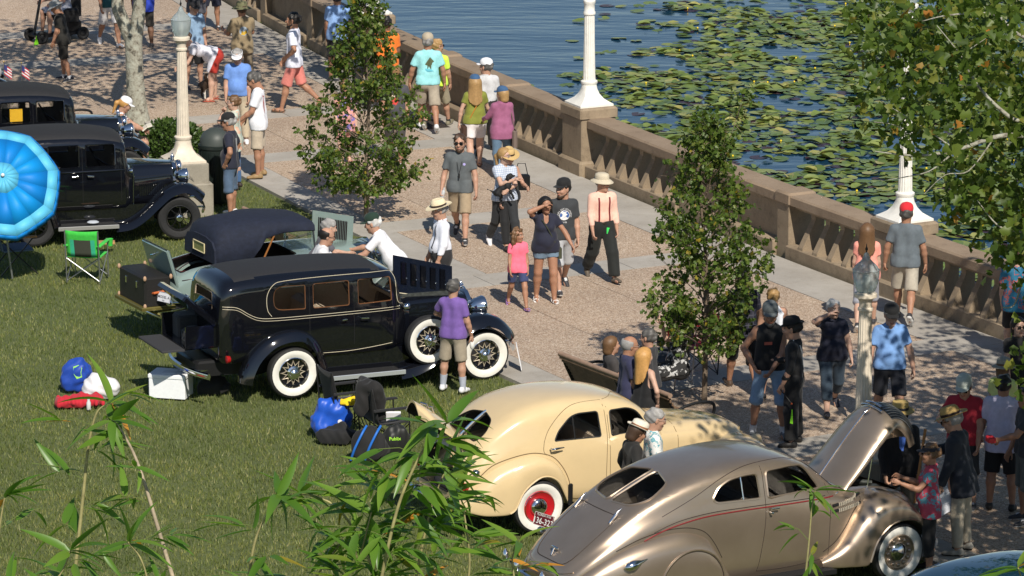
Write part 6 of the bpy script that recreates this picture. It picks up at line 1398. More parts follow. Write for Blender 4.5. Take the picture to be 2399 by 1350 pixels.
# ---- people along the balustrade
i = person('man in turquoise T-shirt with a marlin print on its back', FP(1003, 306), 1.86, 96, 'b', fat=.25, top=('tee', (.30, .66, .68)), bottom=('shorts', (.36, .31, .24)), shoes=SN, hair=('short', 'grey'), hat=('cap', (.42, .36, .27)), legs=WALK, arms=(('fk', 4, 22, 16, 0), ('fk', 2, 20, 12, 0)), hem=.0, seed=10)
decal(i, (.0, .30), 1.0, poly2([(.03, .13), (.06, .02), (.10, .055), (.05, -.02), (.05, -.09), (.01, -.03), (-.02, -.11), (-.015, -.02), (-.06, .0), (.0, .04)]), mat('print_olive', (.10, .12, .06), .8), 'marlin_print', -1)
decal(i, (-.01, .19), 1.0, poly2([(-.10, .02), (-.03, .04), (.07, .02), (.10, -.01), (0, -.02)]), mat('print_aqua', (.12, .45, .55), .8), 'water_print', -1)
person('person in neon yellow shirt walking beside the marlin T-shirt', HP(1024, 82, 1.76), 1.72, 70, 'a', top=('tee', (.60, .85, .08)), bottom=('shorts', (.33, .29, .2)), shoes=('sneaker', (.2, .18, .12)), socks=((.02, .02, .02), .12), hair=('short', 'blonde'), glasses='sun', legs=WALKR, hyaw=-40, seed=11)
person('man in pale grey shirt and white cap by the balustrade', HP(1138, 130, 1.80), 1.76, 88, 'a', top=('tucked', (.55, .55, .56), 'long'), bottom=('trousers', (.02, .015, .015)), shoes=BSH, hair=('short', 'pepper'), hat=('cap', WHT), hyaw=60, legs=WALKR, seed=12)
i = person('woman in olive top, white shorts and blue cap', FP(1113, 396), 1.70, 100, 'c', True, .2, top=('tee', (.20, .22, .035)), bottom=('mid_shorts', (.70, .66, .66)), shoes=('sandal', (.2, .08, .04)), hair=('long', 'blonde'), hat=('cap', (.04, .10, .21)), legs=((-12, 2, 20), (18, 2, 6)), arms=(('fk', 0, 22, 6, 0), ('fk', 14, 20, 40, -10)), seed=13)
q = MB(); TT = i['TT']; q.tube([TT(-.06, -.12, .50), TT(-.13, -.02, .30), TT(-.14, .10, .08), TT(-.06, .19, -.10)], .009, 5); q.build('orange_strap', mat('tan_strap', (.5, .2, .03), .6), i['t'], 60)
q = MB(); c = Vector(TT(-.05, .22, -.18)); q.bbox(c.x-.11, c.x+.11, c.y-.05, c.y+.05, c.z-.10, c.z+.10, .03); q.build('shoulder_bag', mat('brown_leather', (.06, .03, .02), .5), i['t'], 40)
i = person('woman in mauve sweater, jeans and blue cap', HP(1176, 195, 1.66), 1.62, 96, 'c', True, .35, top=('long', (.30, .10, .19)), bottom=('jeans', (.09, .15, .22)), shoes=BSH, hair=('bob', 'blonde'), hat=('cap', (.04, .10, .21)), hyaw=45, legs=WALKR, arms=(('fk', 24, 26, 48, 0), None), hem=.10, seed=14)
q = MB(); TT = i['TT']; c = Vector(TT(-.03, -.24, -.12)); q.bbox(c.x-.12, c.x+.12, c.y-.04, c.y+.05, c.z-.20, c.z+.12, .03); q.tube([TT(0, -.14, .5), TT(-.08, -.20, .2), TT(-.05, -.24, .0)], .008, 5); q.build('shoulder_bag', mat('grey_brown_cloth', (.16, .12, .10), .8), i['t'], 40)
person('man in orange T-shirt beside the balustrade, seen from behind', HP(905, 30, 1.88), 1.85, 100, 'd', fat=.2, top=('tee', (.85, .20, .025)), bottom=('shorts', CHAR), shoes=DSN, hair=('short', 'dark'), legs=WALK, hem=.06, seed=15)
person('man with black hair in dark T-shirt beside the orange T-shirt', HP(850, 38, 1.82), 1.78, 80, 'd', top=('tee', (.03, .045, .05)), bottom=('shorts', BLK), shoes=DSN, hair=('short', 'dark'), hyaw=-30, legs=WALKR, seed=16)
i = person('man in light blue T-shirt leaning on the balustrade', HP(790, -22, 1.82), 1.80, 95, 'b', fat=.2, top=('tee', (.24, .40, .72)), bottom=('shorts', BLK), shoes=DSN, hair=('short', 'dark'), legs=STAND, hem=.05, seed=17)
i = person('tattooed man in dark grey T-shirt and cap, half hidden by the young tree', HP(925, 150, 1.84), 1.80, -92, 'b', fat=.25, top=('tee', (.06, .06, .07)), bottom=('long_shorts', (.05, .045, .045)), shoes=DSN, hair=('short', 'dark'), hat=('cap_back', (.22, .12, .05)), glasses='sun', beard='dark', legs=WALK, hem=.04, seed=18)
decal(i, (0, .25), 1.0, poly2([(-.07, .05), (.02, .09), (.08, .03), (.03, -.06), (-.06, -.04)]), mat('print_red', (.55, .05, .04), .8), 'chest_print'); decal(i, (-.02, .33), 1.0, poly2([(-.05, .03), (.03, .05), (.06, -.01), (-.04, -.02)]), mat('print_cream', (.6, .5, .38), .8), 'chest_print')
person('woman in pink and violet floral dress behind the young tree', HP(808, 175, 1.68), 1.64, -80, 'c', True, .2, top=('tee', patt('floral_violet', (.62, .30, .26), (.16, .14, .42), (.6, .45, .4), 14)), bottom=('mid_shorts', (.62, .32, .28)), shoes=('sandal', (.4, .2, .15)), hair=('bob', 'lightbrown'), legs=WALKR, hem=.12, seed=19)
person('man in red cap and slate T-shirt strolling along the balustrade', FP(2118, 752), 1.84, 80, 'b', fat=.2, top=('tee', (.12, .145, .165)), bottom=('shorts', (.42, .38, .31)), shoes=DSN, hair=('short', 'pepper'), hat=('cap', (.62, .02, .03)), legs=((18, 2, 6), (-18, 2, 26)), arms=(('fk', 2, 20, 8, 0), ('fk', 4, 18, 10, 0)), hands=('grip', 'relax'), hem=.02, seed=20)
person('woman in coral T-shirt with long brown hair walking away', HP(2032, 512, 1.70), 1.67, 84, 'c', True, top=('tee', (.85, .33, .26)), bottom=('long_shorts', (.30, .31, .36)), shoes=DSN, hair=('long', 'lightbrown'), legs=WALKR, hem=.04, seed=21)
# ---- shaded crowd at the right
i = person('man in sleeveless black shirt, denim shorts and grey cap', FP(1800, 1022), 1.88, -92, 'b', top=('sleeveless', BLK), bottom=('long_shorts', (.22, .33, .47)), shoes=('sneaker', (.12, .13, .14)), socks=((.62, .62, .64), .16), hair=('short', 'pepper'), hat=('cap', (.10, .115, .12)), beard='pepper', legs=((6, 8, 6), (2, 9, 6)), arms=(('ik', (.10, .02, .53), (-.3, 1, -.2)), ('ik', (.06, .12, .55), (-.4, 1, -.2))), hpitch=12, hem=-.02, seed=22)
decal(i, (-.02, .31), 1.0, poly2([(-.05, .018), (.05, .022), (.05, -.018), (-.05, -.02)]), mat('print_rust', (.45, .11, .07), .8), 'chest_print')
i = person('man in black with bowler hat and white suspenders', HP(1862, 742, 1.80), 1.76, 168, 'a', top=('tucked', (.012, .012, .013), 'long'), bottom=('trousers', BLK), shoes=BSH, hair=('short', 'dark'), hat=('bowler', (.010, .010, .011)), legs=STAND, arms=(('fk', 6, 10, 18, 4), ('fk', 16, 16, 64, -6)), hpitch=10, seed=23)
suspenders(i, mat('white_strap', (.62, .62, .60), .7))
TT = i['TT']; q = MB(); h = Vector(i['hands'][0][1]); q.tube([h+Vector((.02, .03, -.05)), h+Vector((-.14, .09, -.22))], .008, 6, mi=0); q.sphere(h+Vector((-.145, .092, -.225)), .014, 8, 6, mi=1); q.add([h+Vector((-.16, .10, -.30)), h+Vector((-.17, .12, -.50)), h+Vector((-.13, .12, -.49)), h+Vector((-.15, .105, -.30))], [(0, 1, 2, 3)], 2); q.build('toy_rod', [blackmetal, mat('orange_tip', (.8, .15, .03), .4), mat('lime_pennant', (.25, .75, .02), .6)], i['t'], 0)
person('white-haired woman in navy T-shirt and denim capris shading her face', FP(1948, 966), 1.66, -84, 'c', True, .3, top=('tee', (.012, .014, .030)), bottom=('capri', (.03, .05, .075)), shoes=('shoe', (.02, .02, .03)), hair=('short', 'white'), legs=WALKR, arms=(('fk', 4, 18, 14, 0), ('ik', (.10, .05, .88), (.2, 1, -.4))), hyaw=20, hem=.02, seed=24)
person('man in light blue polo shirt, navy shorts and black cap', HP(2088, 699, 1.84), 1.80, -86, 'a', fat=.3, top=('polo', LBLUE), bottom=('shorts', (.012, .014, .022)), shoes=BSH, socks=((.05, .05, .06), .1), hair=('short', 'grey'), hat=('cap', BLK), legs=WALK, arms=(('fk', 6, 20, 14, 0), ('fk', 6, 20, 14, 0)), hpitch=16, hem=-.01, seed=25)
person('man in dark plaid shirt behind the young tree, seen from behind', HP(1742, 622, 1.84), 1.82, 100, 'b', fat=.2, top=('tee', stripes('navy_plaid', (.014, .015, .028), (.05, .05, .07), 90, chk=True)), bottom=('long_shorts', BLK), shoes=('sneaker', (.06, .035, .02)), hair=('short', 'dark'), legs=WALK, hem=.05, seed=26)
person('blond boy in white tank top and blue shorts, seen from behind', HP(1812, 674, 1.62), 1.60, 95, 'a', top=('tank', (.78, .80, .86)), bottom=('shorts', (.05, .12, .32)), shoes=DSN, hair=('short', 'blonde'), legs=STAND, hem=.10, seed=27)
person('man in red T-shirt and pale cap looking at his phone', HP(2262, 872, 1.80), 1.76, -108, 'a', fat=.45, top=('tee', (.36, .018, .035)), bottom=('long_shorts', CHAR), shoes=DSN, hair=('short', 'grey'), hat=('cap', (.42, .46, .42)), glasses='sun', legs=STAND, arms=(None, ('ik', (.16, .06, .66), (-.3, 1, -.5))), hands=('relax', 'grip'), hpitch=22, hem=.02, seed=28)
person('man in pale lavender T-shirt and black shorts, seen from behind', HP(2352, 878, 1.80), 1.79, 78, 'b', fat=.25, top=('tee', (.52, .50, .66)), bottom=('shorts', BLK), shoes=BSH, hair=('short', 'dark'), legs=STAND, arms=(('fk', 10, 18, 30, 0), ('fk', 30, 16, 62, 0)), hem=.10, seed=29)
i = person('old man in dark blazer and straw hat leaning on a wooden stick', FP(2250, 1296), 1.84, 158, 'a', lean=10, top=('jacket', (.020, .024, .034), 'x', (.7, .72, .78)), bottom=('trousers', (.46, .40, .30)), shoes=('shoe', (.3, .28, .24)), hair=('short', 'grey'), hat=('straw', (.42, .28, .10)), glasses='sun', legs=STAND, arms=(('fk', 8, 10, 12, 0), ('ik', (.26, .04, .68), (-.3, 1, -.6))), hands=('grip', 'grip'), hpitch=14, seed=30)
STICK = i
i = person('woman in dark visor and colourful paisley top beside the bronze car', HP(2182, 1030, 1.68), 1.62, 178, 'b', True, .3, top=('tee', patt('paisley', (.45, .06, .10), (.10, .30, .36), (.70, .55, .5), 16)), bottom=('capri', BLK), shoes=BSH, hair=('short', 'lightbrown'), hat=('visor', (.02, .02, .03)), glasses='sun', legs=STAND, arms=(('fk', 40, 14, 70, 10), ('fk', 30, 14, 80, 10)), hem=.10, seed=31)
i = person('man in boater hat, dark blazer and bright blue shirt behind the raised bonnet', HP(2110, 936, 1.84), 1.78, -80, 'a', fat=.15, top=('jacket', (.015, .015, .018), 'x', (.10, .22, .75)), bottom=('trousers', (.22, .19, .14)), shoes=BSH, hair=('short', 'brown'), hat=('boater', (.48, .34, .12)), glasses='sun', beard='brown', legs=STAND, hands=('relax', 'grip'), seed=32)
person('woman in broad grey-brown sun hat and yellow-green shirt, seen from behind', HP(2352, 832, 1.66), 1.60, 60, 'a', True, .3, top=('tee', (.60, .66, .24)), bottom=('capri', (.04, .05, .07)), shoes=DSN, hair=('bob', 'lightbrown'), hat=('bucket', (.30, .28, .23), 1.05), legs=STAND, hem=.06, seed=33)
i = person('woman with dark hair and sunglasses in black T-shirt', HP(2386, 738, 1.70), 1.66, -70, 'c', True, top=('tee', BLK), bottom=('capri', BLK), shoes=BSH, hair=('bob', 'dark'), glasses='sun', legs=STAND, arms=(('fk', 20, 20, 60, 0), None), seed=34)
person('person in blue floral shirt and black shorts at the balustrade', HP(2386, 566, 1.78), 1.74, 85, 'c', fat=.3, top=('tee', patt('floral_blue', (.02, .15, .26), (.35, .10, .10), (.04, .28, .36), 15)), bottom=('shorts', BLK), shoes=DSN, hair=('short', 'brown'), legs=WALK, hem=.08, seed=35)
person('man in dark grey shorts holding a red packet', HP(2408, 905, 1.80), 1.80, 190, 'b', top=('tee', CHAR), bottom=('long_shorts', (.10, .11, .10)), shoes=DSN, hair=('short', 'dark'), legs=STAND, arms=(('ik', (.20, .0, .62), (-.3, 1, -.5)), None), seed=36, extra=lambda I: (lambda q, w_: (q.bbox(w_[0]+.06, w_[0]+.16, w_[1]-.08, w_[1]+.08, w_[2]-.02, w_[2]+.05, .015), q.build('red_packet', mat('packet_red', (.65, .03, .04), .5), I['t'], 40)))(MB(), I['hands'][0][1]))
# ---- between the cars
i = person('man in purple T-shirt, khaki shorts and grey socks on the lawn', FP(1062, 914), 1.64, 66, 'a', fat=.15, top=('tee', (.17, .095, .34)), bottom=('shorts', (.33, .28, .21)), shoes=SN, socks=((.38, .41, .48), .42), hair=('short', 'pepper'), legs=((2, 7, 4), (0, 7, 4)), arms=(('ik', (.16, .10, .62), (-.3, 1, -.4)), ('fk', 4, 14, 16, 0)), hyaw=8, hem=.02, seed=40, z0=LAWN_Z)
q = MB(); w_ = i['hands'][1][1]; q.sphere((w_[0]+.03, w_[1], w_[2]-.14), .06, 10, 7, sc=(.7, .6, 1.2)); q.build('white_cap_in_hand', cloth('white_rag', (.7, .7, .68)), i['t'], 60)
i = person('man in white shirt, black suspenders and panama hat', HP(1034, 467, 1.78), 1.74, 196, 'a', fat=.35, top=('tucked', (.78, .80, .88), 'long'), bottom=('trousers', (.02, .02, .022)), shoes=BSH, hair=('short', 'grey'), hat=('straw', (.72, .62, .42)), legs=STAND, hpitch=12, seed=41)
suspenders(i, mat('black_strap', (.02, .022, .03), .7))
person('man in white polo shirt and dark green cap bending over an engine', HL(864, 527, 1.50, 172, 38), 1.76, 172, 'a', fat=.2, lean=38, top=('polo', (.80, .80, .84)), bottom=('trousers', (.10, .10, .11)), shoes=BSH, hair=('short', 'white'), hat=('cap', (.012, .035, .022)), legs=STAND, arms=(('fk', 40, 10, 24, 0), ('fk', 46, 10, 30, 0)), hpitch=-6, hem=.0, seed=42)
person('balding man with glasses stooping between the roadster and the black saloon', HL(772, 566, 1.46, 8, 26), 1.72, 8, 'a', lean=26, top=('tee', (.68, .68, .70)), bottom=('trousers', (.08, .08, .09)), shoes=BSH, hair=('bald', 'dark'), glasses='sun', legs=STAND, arms=(('fk', 40, 10, 40, 0), ('fk', 40, 10, 40, 0)), seed=43)
person('grey-haired person stooping beside the roadster engine', HL(778, 541, 1.46, 14, 28), 1.70, 14, 'c', True, lean=28, top=('tee', (.10, .10, .12)), bottom=('trousers', (.05, .05, .06)), shoes=BSH, hair=('short', 'grey'), legs=STAND, arms=(('fk', 40, 10, 40, 0), ('fk', 40, 10, 40, 0)), seed=44)
person('person in white fedora with tan band and black jacket between two cars', HP(1484, 978, 1.74), 1.68, 18, 'b', True, .2, top=('jacket', (.016, .015, .014), 'x', (.03, .09, .17)), bottom=('trousers', BLK), shoes=BSH, hair=('bob', 'brown'), hat=('fedora', (.72, .66, .55)), legs=STAND, arms=(('ik', (.03, .14, .54), (-.6, 1, -.1)), ('ik', (.03, .15, .54), (-.6, 1, -.1))), hpitch=24, seed=45)
person('grey-haired man with glasses in white tropical print shirt', HP(1530, 955, 1.78), 1.76, 6, 'a', fat=.2, top=('polo', patt('tropical', (.72, .72, .70), (.14, .36, .42), (.55, .16, .10), 20)), bottom=('shorts', KHA), shoes=SN, hair=('short', 'grey'), glasses='clear', legs=STAND, hpitch=12, hem=.08, seed=46)
# ---- far left, under the big tree
person('tall man in white T-shirt with red back print and khaki shorts', FP(607, 416), 1.90, 176, 'b', fat=.15, top=('tee', (.80, .81, .86)), bottom=('shorts', (.50, .42, .32)), shoes=('shoe', (.28, .18, .08)), hair=('short', 'pepper'), legs=STAND, arms=(('fk', 18, 10, 36, 4), ('fk', 14, 10, 30, 4)), hpitch=26, hem=.06, seed=50, extra=lambda I: decal(I, (-.08, .30), 1.0, poly2([(-.04, .14), (.03, .12), (.03, -.12), (-.03, -.16)]), mat('print_red', (.55, .05, .04), .8), 'back_print', -1))
person('woman in pale floral shirt and jeans with her hand at her chin', HP(548, 222, 1.68), 1.66, 176, 'c', True, .2, top=('tee', patt('floral_pale', (.50, .56, .48), (.70, .42, .30), (.30, .42, .40), 13), 'collar'), bottom=('jeans', (.06, .13, .27)), shoes=('shoe', (.03, .02, .015)), hair=('short', 'lightbrown'), glasses='clear', legs=STAND, arms=(('ik', (.11, .0, .83), (.1, 1, -.8)), ('ik', (.11, .0, .84), (.1, 1, -.8))), hem=.14, seed=51)
i = person('man in navy T-shirt, denim shorts and black cap with his hand on his hip', HP(538, 263, 1.80), 1.76, 172, 'b', fat=.2, top=('tee', (.016, .018, .034)), bottom=('long_shorts', DEN), shoes=SN, hair=('short', 'grey'), hat=('cap', BLK), glasses='sun', legs=((0, 8, 4), (2, 8, 4)), arms=(HIPS, HIPS), hpitch=8, hem=.02, seed=52)
decal(i, (.0, .30), 1.0, poly2([(-.06, .12), (.07, .10), (.05, -.02), (.08, -.10), (-.05, -.13), (-.03, 0)]), mat('print_grey', (.45, .46, .48), .8), 'back_print', -1)
person('man in blue T-shirt, white visor and khaki trousers', HP(556, 112, 1.78), 1.76, -92, 'a', fat=.4, top=('tee', (.14, .27, .62)), bottom=('trousers', (.50, .42, .30)), shoes=SN, hair=('short', 'grey'), hat=('visor', WHT), legs=STAND, hpitch=20, hem=-.02, seed=53)
person('woman in white T-shirt and red shorts bending down to the dog', FP(505, 236), 1.66, 188, 'c', True, .35, lean=66, top=('tee', (.66, .66, .74)), bottom=('mid_shorts', (.40, .03, .02)), shoes=('sandal', (.45, .10, .06)), hair=('short', 'brown'), legs=((12, 4, 10), (4, 4, 8)), arms=(('fk', 26, 6, 6, 0), ('fk', 34, 6, 6, 0)), hem=-.06, seed=54)
i = person('man in khaki shirt and wide-brimmed green hat, seen from behind', HP(566, 2, 1.84), 1.80, 110, 'b', fat=.3, top=('tee', (.26, .20, .12)), bottom=('trousers', (.20, .16, .11)), shoes=BSH, hair=('short', 'brown'), hat=('bucket', (.15, .15, .08), 1.15), legs=STAND, arms=(('fk', 30, 14, 70, 0), ('fk', 30, 14, 70, 0)), hem=.08, seed=55)
decal(i, (.0, .28), 1.0, circle2(.085, 16), mat('print_sky', (.30, .36, .42), .8), 'back_print', -1); decal(i, (.01, .26), 1.0, poly2([(-.07, -.04), (-.03, .04), (0, -.02), (.04, .04), (.07, -.02), (0, -.06)]), mat('print_gold', (.55, .35, .04), .8), 'back_print', -1)
person('man in white T-shirt and salmon shorts striding in sandals', FP(690, 262), 1.94, 172, 'b', top=('tee', (.72, .74, .86)), bottom=('shorts', (.62, .20, .17)), shoes=('sandal', (.08, .05, .03)), hair=('short', 'dark'), beard='dark', legs=((16, 2, 4), (-14, 2, 34)), arms=(('ik', (.06, .10, .56), (-.7, .8, -.2)), ('fk', 14, 8, 20, 0)), hem=.05, seed=56)
person('man in pale blue shirt, black shorts and dark cap beside the lamp post', HP(452, -4, 1.80), 1.77, -60, 'a', top=('tee', (.25, .38, .55)), bottom=('shorts', BLK), shoes=DSN, hair=('short', 'dark'), hat=('cap', (.02, .02, .025)), legs=STAND, hpitch=18, hem=.08, seed=57)
i = person('man in black T-shirt and grey hat striding through the shade', FP(150, 190), 1.60, 172, 'b', fat=.2, lean=8, hpitch=22, top=('tee', (.016, .015, .013)), bottom=('shorts', (.014, .012, .010)), shoes=('sneaker', (.015, .018, .03)), socks=((.6, .6, .62), .1), hair=('short', 'grey'), hat=('bucket', (.35, .36, .36), 1.1), legs=((-6, 2, 10), (6, 2, 8)), hem=.08, seed=58)
person('man in pale shirt sitting on a black mobility scooter', FP(152, 92), 1.76, 215, 'a', top=('tee', (.42, .44, .52)), bottom=('shorts', BLK), shoes=DSN, hair=('short', 'brown'), legs=SIT, seatz=.55, arms=(('fk', 30, 10, 50, 0), ('fk', 30, 10, 50, 0)), seed=59, extra=lambda I: (lambda q, c: (q.bbox(c.x-.16, c.x+.16, c.y-.08, c.y+.08, c.z-.14, c.z+.14, .04), q.build('shoulder_bag', mat('black_bag', (.012, .012, .013), .7), I['t'], 40)))(MB(), Vector(I['TT'](-.02, .26, -.10))))
person('person in white shorts and white sneakers walking on the shaded paving', FP(258, 108), 1.78, -70, 'b', top=('tee', (.02, .09, .10)), bottom=('shorts', (.62, .60, .60)), shoes=SN, hair=('short', 'brown'), legs=WALK, hem=.02, seed=60)
person('person in royal blue football shirt and dark shorts behind the trunk', FP(338, 112), 1.78, 100, 'd', fat=.2, top=('tee', (.02, .05, .42)), bottom=('long_shorts', (.04, .035, .03)), shoes=DSN, hair=('short', 'dark'), legs=STAND, hem=.12, seed=61)
person('person in navy shorts and dark sneakers beyond the lamp post', FP(495, 70), 1.80, -80, 'b', top=('tee', (.05, .06, .12)), bottom=('shorts', (.018, .022, .045)), shoes=DSN, hair=('short', 'dark'), legs=STAND, seed=62)
person('person in grey shorts standing behind the lamp post', FP(462, 85), 1.76, -95, 'a', top=('tee', (.14, .22, .34)), bottom=('shorts', (.10, .10, .12)), shoes=DSN, hair=('short', 'brown'), legs=STAND, seed=63)
i = person('woman in striped tank top and white cap reading beside the hedge', HP(284, 234, 1.22), 1.66, 8, 'a', True, .35, top=('tank', stripes('navy_white_stripe', (.70, .70, .74), (.03, .05, .12), 150)), bottom=('mid_shorts', (.014, .016, .034)), shoes=SN, hair=('pony', 'honey'), hat=('cap', WHT), legs=SIT, seatz=.40, arms=(('ik', (.24, .0, .40), (-.3, 1, -.6)), ('ik', (.24, .02, .40), (-.3, 1, -.6))), hpitch=26, seed=64)
READER = i
# ---- on and behind the bench by the cream car
person('bald man in navy T-shirt standing between the long bench and the cream saloon', HP(1472, 786, 1.72), 1.70, 14, 'b', fat=.2, top=('tee', (.030, .032, .075)), bottom=('shorts', KHA), shoes=SN, hair=('bald', 'grey'), glasses='clear', legs=STAND, hpitch=8, seed=65)
person('woman with long honey-blonde hair and black top, one hand on her hip', HP(1510, 812, 1.64), 1.62, 44, 'c', True, top=('tank', BLK), bottom=('capri', BLK), shoes=('sandal', (.05, .04, .03)), hair=('long', 'honey'), legs=STAND, arms=(None, HIPS), hyaw=-10, seed=66)
person('grey-haired person in dark top seated in the black camp chair', HP(1520, 776, 1.24), 1.68, 150, 'a', True, .3, top=('tee', (.04, .04, .045)), bottom=('shorts', (.03, .03, .035)), shoes=DSN, hair=('short', 'pepper'), legs=SIT, seatz=.40, seed=67)
person('person with auburn hair sitting low behind the long bench', HP(1432, 802, 1.10), 1.62, 20, 'a', True, .2, top=('tee', (.05, .045, .045)), bottom=('shorts', (.04, .04, .045)), shoes=DSN, hair=('bob', 'lightbrown'), legs=SIT, seatz=.34, seed=68)
person('person in black and white top reclining in the red camp chair', HP(1590, 745, 1.22), 1.70, 200, 'c', True, .2, top=('tee', patt('bw_print', (.02, .02, .02), (.5, .5, .5), (.1, .1, .1), 14)), bottom=('shorts', BLK), shoes=DSN, hair=('bob', 'dark'), legs=SIT, seatz=.40, arms=(('fk', 100, 10, 60, 0), None), seed=69)
# ================================================================ props
def GY(x, y, Y):
    """photo pixel -> point at distance Y in front of the camera"""
    u = (x-1199.5)/CAM_F; v = (675.0-y)/CAM_F; c, s = math.cos(CAM_P), math.sin(CAM_P); t = Y/(c+v*s)
    return Vector((u*t, Y, CAM_H+(-s+v*c)*t))
wood = mat('bench_wood', (.20, .125, .075), .65, var=.25, vscale=7, bump=.2, bscale=60)
def bench(a, b, label):
    """park bench whose backrest top runs from a to b (ground points); sits facing the lake"""
    a, b = Vector((a[0], a[1], 0)), Vector((b[0], b[1], 0)); L = (b-a).length; d = (b-a).normalized(); c = (a+b)/2
    t = thing('park_bench', label, 'bench', c, math.atan2(d.y, d.x), 'slatted benches of the promenade')      # local x along, +y = front
    for k in range(8):
        z = .48+.048*k; y = -.06-.022*k-.004*k*k*.3
        q = MB(); q.bbox(-L/2, L/2, y-.012, y+.012, z, z+.040, .006); q.build('back_slat', wood, t, 30)
    q = MB(); q.tube([(-L/2-.02, -.26, .875), (L/2+.02, -.26, .875)], .036, 10); q.build('top_rail', mat('bench_rail', (.30, .20, .14), .6, var=.15, vscale=9), t, 50)
    for k in range(7):
        y = .0+.062*k; q = MB(); q.bbox(-L/2, L/2, y, y+.052, .415-.01*math.sin(PI*k/6), .445-.01*math.sin(PI*k/6), .006); q.build('seat_slat', wood, t, 30)
    for x in (-L/2+.04, 0, L/2-.04):
        q = MB(); q.tube(catmull([(x, -.27, .90), (x, -.20, .72), (x, -.08, .48), (x, -.02, .40), (x, .22, .385), (x, .43, .40), (x, .46, .30), (x, .42, .10), (x, .47, 0)], 4), .024, 8); q.tube(catmull([(x, -.06, .42), (x, -.10, .25), (x, -.16, 0)], 4), .024, 8); fr = q.build('frame', blackmetal, t, 60)
        if x: q = MB(); q.tube(catmull([(x, -.14, .62), (x, .05, .68), (x, .28, .70), (x, .47, .66), (x, .50, .56), (x, .44, .42)], 5), .022, 8); q.build('armrest', blackmetal, t, 60)
    return t
def GZ(x, y, z): p = G(x, y, z); return (p.x, p.y)
bench(GZ(1350, 824, .875), GZ(1606, 921, .875), 'long slatted bench behind the bald man and the blonde woman')
bench(GZ(151, 237, .875), GZ(236, 287, .875), 'slatted bench beyond the far black saloon, beside the hedge')
bench(GZ(606, 485, .875), GZ(700, 527, .875), 'slatted bench half hidden behind the soft top of the roadster')
# bin
p = G(508, 470); t = thing('litter_bin', 'dark green domed litter bin beside the lamp plinth', 'litter bin', p)
bm1 = mat('bin_green_black', (.010, .016, .014), .45)
q = MB(); q.lathe([(.28, 0), (.29, .03), (.29, .92), (.31, .94), (.31, .99), (.28, 1.0)], 28); q.build('barrel', bm1, t, 40)
for k in range(20): a = 2*PI*k/20; q = MB(); q.box(-.008, .008, .29, .305, .06, .90, M=Matrix.Rotation(a, 4, 'Z')); q.build('slat', bm1, t, 0)
q = MB(); q.lathe([(.28, 1.0), (.27, 1.10), (.22, 1.20), (.12, 1.26), (.01, 1.28)], 28, cap0=False); q.build('dome_lid', mat('bin_dome', (.05, .06, .055), .5), t, 50)
# chairs
steel = mat('chair_steel', (.35, .36, .38), .35, .8); blkst = mat('chair_black_steel', (.015, .015, .016), .4)
def camp_chair(p, rz, label, fab, fab2, mesh_m, frame, cup=True, hgt=.86):
    t = thing('camp_chair', label, 'chair', p, rz, 'folding chairs'); w_ = .27        # faces local +x
    back = []
    for i in range(7):
        v = i/6; back.append([Vector((-.22-.10*v-.02*math.sin(PI*u), -w_+2*w_*u, .42+(hgt-.42)*v-.015*math.sin(PI*u)*v)) for u in [j/8 for j in range(9)]])
    q = MB(); fs = []
    n_ = 9; vs_ = [x for r_ in back for x in r_]; q.add(vs_, []); q.add([], [])
    for i in range(6):
        for j in range(8): q.f.append((i*n_+j, i*n_+j+1, (i+1)*n_+j+1, (i+1)*n_+j)); q.m.append(1 if (j in (1, 6) and i < 4) else (2 if 2 <= j <= 5 and i < 4 else 0))
    o = q.build('backrest', [fab, fab2, mesh_m], t, 60); m_ = o.modifiers.new('s', 'SOLIDIFY'); m_.thickness = .012
    q = MB(); seat_ = [[Vector((-.22+.44*u, -w_+2*w_*v, .42-.05*math.sin(PI*u)*math.sin(PI*v))) for v in [j/6 for j in range(7)]] for u in [j/6 for j in range(7)]]
    q.loft(seat_, closed=False); o = q.build('seat', fab, t, 60); m_ = o.modifiers.new('s', 'SOLIDIFY'); m_.thickness = .014
    for s_ in (-1, 1):
        for (a, b) in (((-.26, s_*w_, 0), (-.33, s_*w_, hgt)), ((.24, s_*w_, 0), (.22, s_*w_, .62))): q = MB(); q.tube([a, b], .011, 8); q.build('leg', frame, t, 60)
        q = MB(); q.tube([(-.26, s_*w_, .02), (.22, s_*w_, .42)], .008, 6); q.tube([(.24, s_*w_, .02), (-.24, s_*w_, .42)], .008, 6); q.build('side_cross', frame, t, 60)
        q = MB(); q.bbox(-.30, .28, s_*w_-.035, s_*w_+.035, .60, .625, .01); ar = q.build('armrest', fab, t, 40)
        if cup: q = MB(); q.lathe([(.038, .50), (.046, .60), (.052, .615)], 14, M=Matrix.Translation((.28, s_*(w_+.03), 0)), cap1=False); q.build('cup_holder', fab, ar, 50)
    for x in (-.26, .24): q = MB(); q.tube([(x, -w_, .03), (x, w_, .40)], .008, 6); q.tube([(x, w_, .03), (x, -w_, .40)], .008, 6); q.build('cross_brace', frame, t, 60)
    return t
grn = cloth('bright_green', (.045, .50, .055)); teal = cloth('sea_green', (.03, .42, .24)); meshm = mat('chair_mesh', (.05, .055, .04), .8)
blkf = cloth('black_canvas', (.012, .012, .013), rough=.7)
p = G(206, 655, LAWN_Z); camp_chair(p, R_(80), 'bright green folding camp chair on the lawn', grn, teal, meshm, steel)
p = G(36, 636, LAWN_Z)
t = thing('lawn_chair', 'navy checked folding chair with wooden arms under the blue parasol', 'chair', p, R_(20), 'folding chairs'); nf = stripes('navy_grid', (.02, .03, .06), (.10, .14, .20), 110, chk=True)
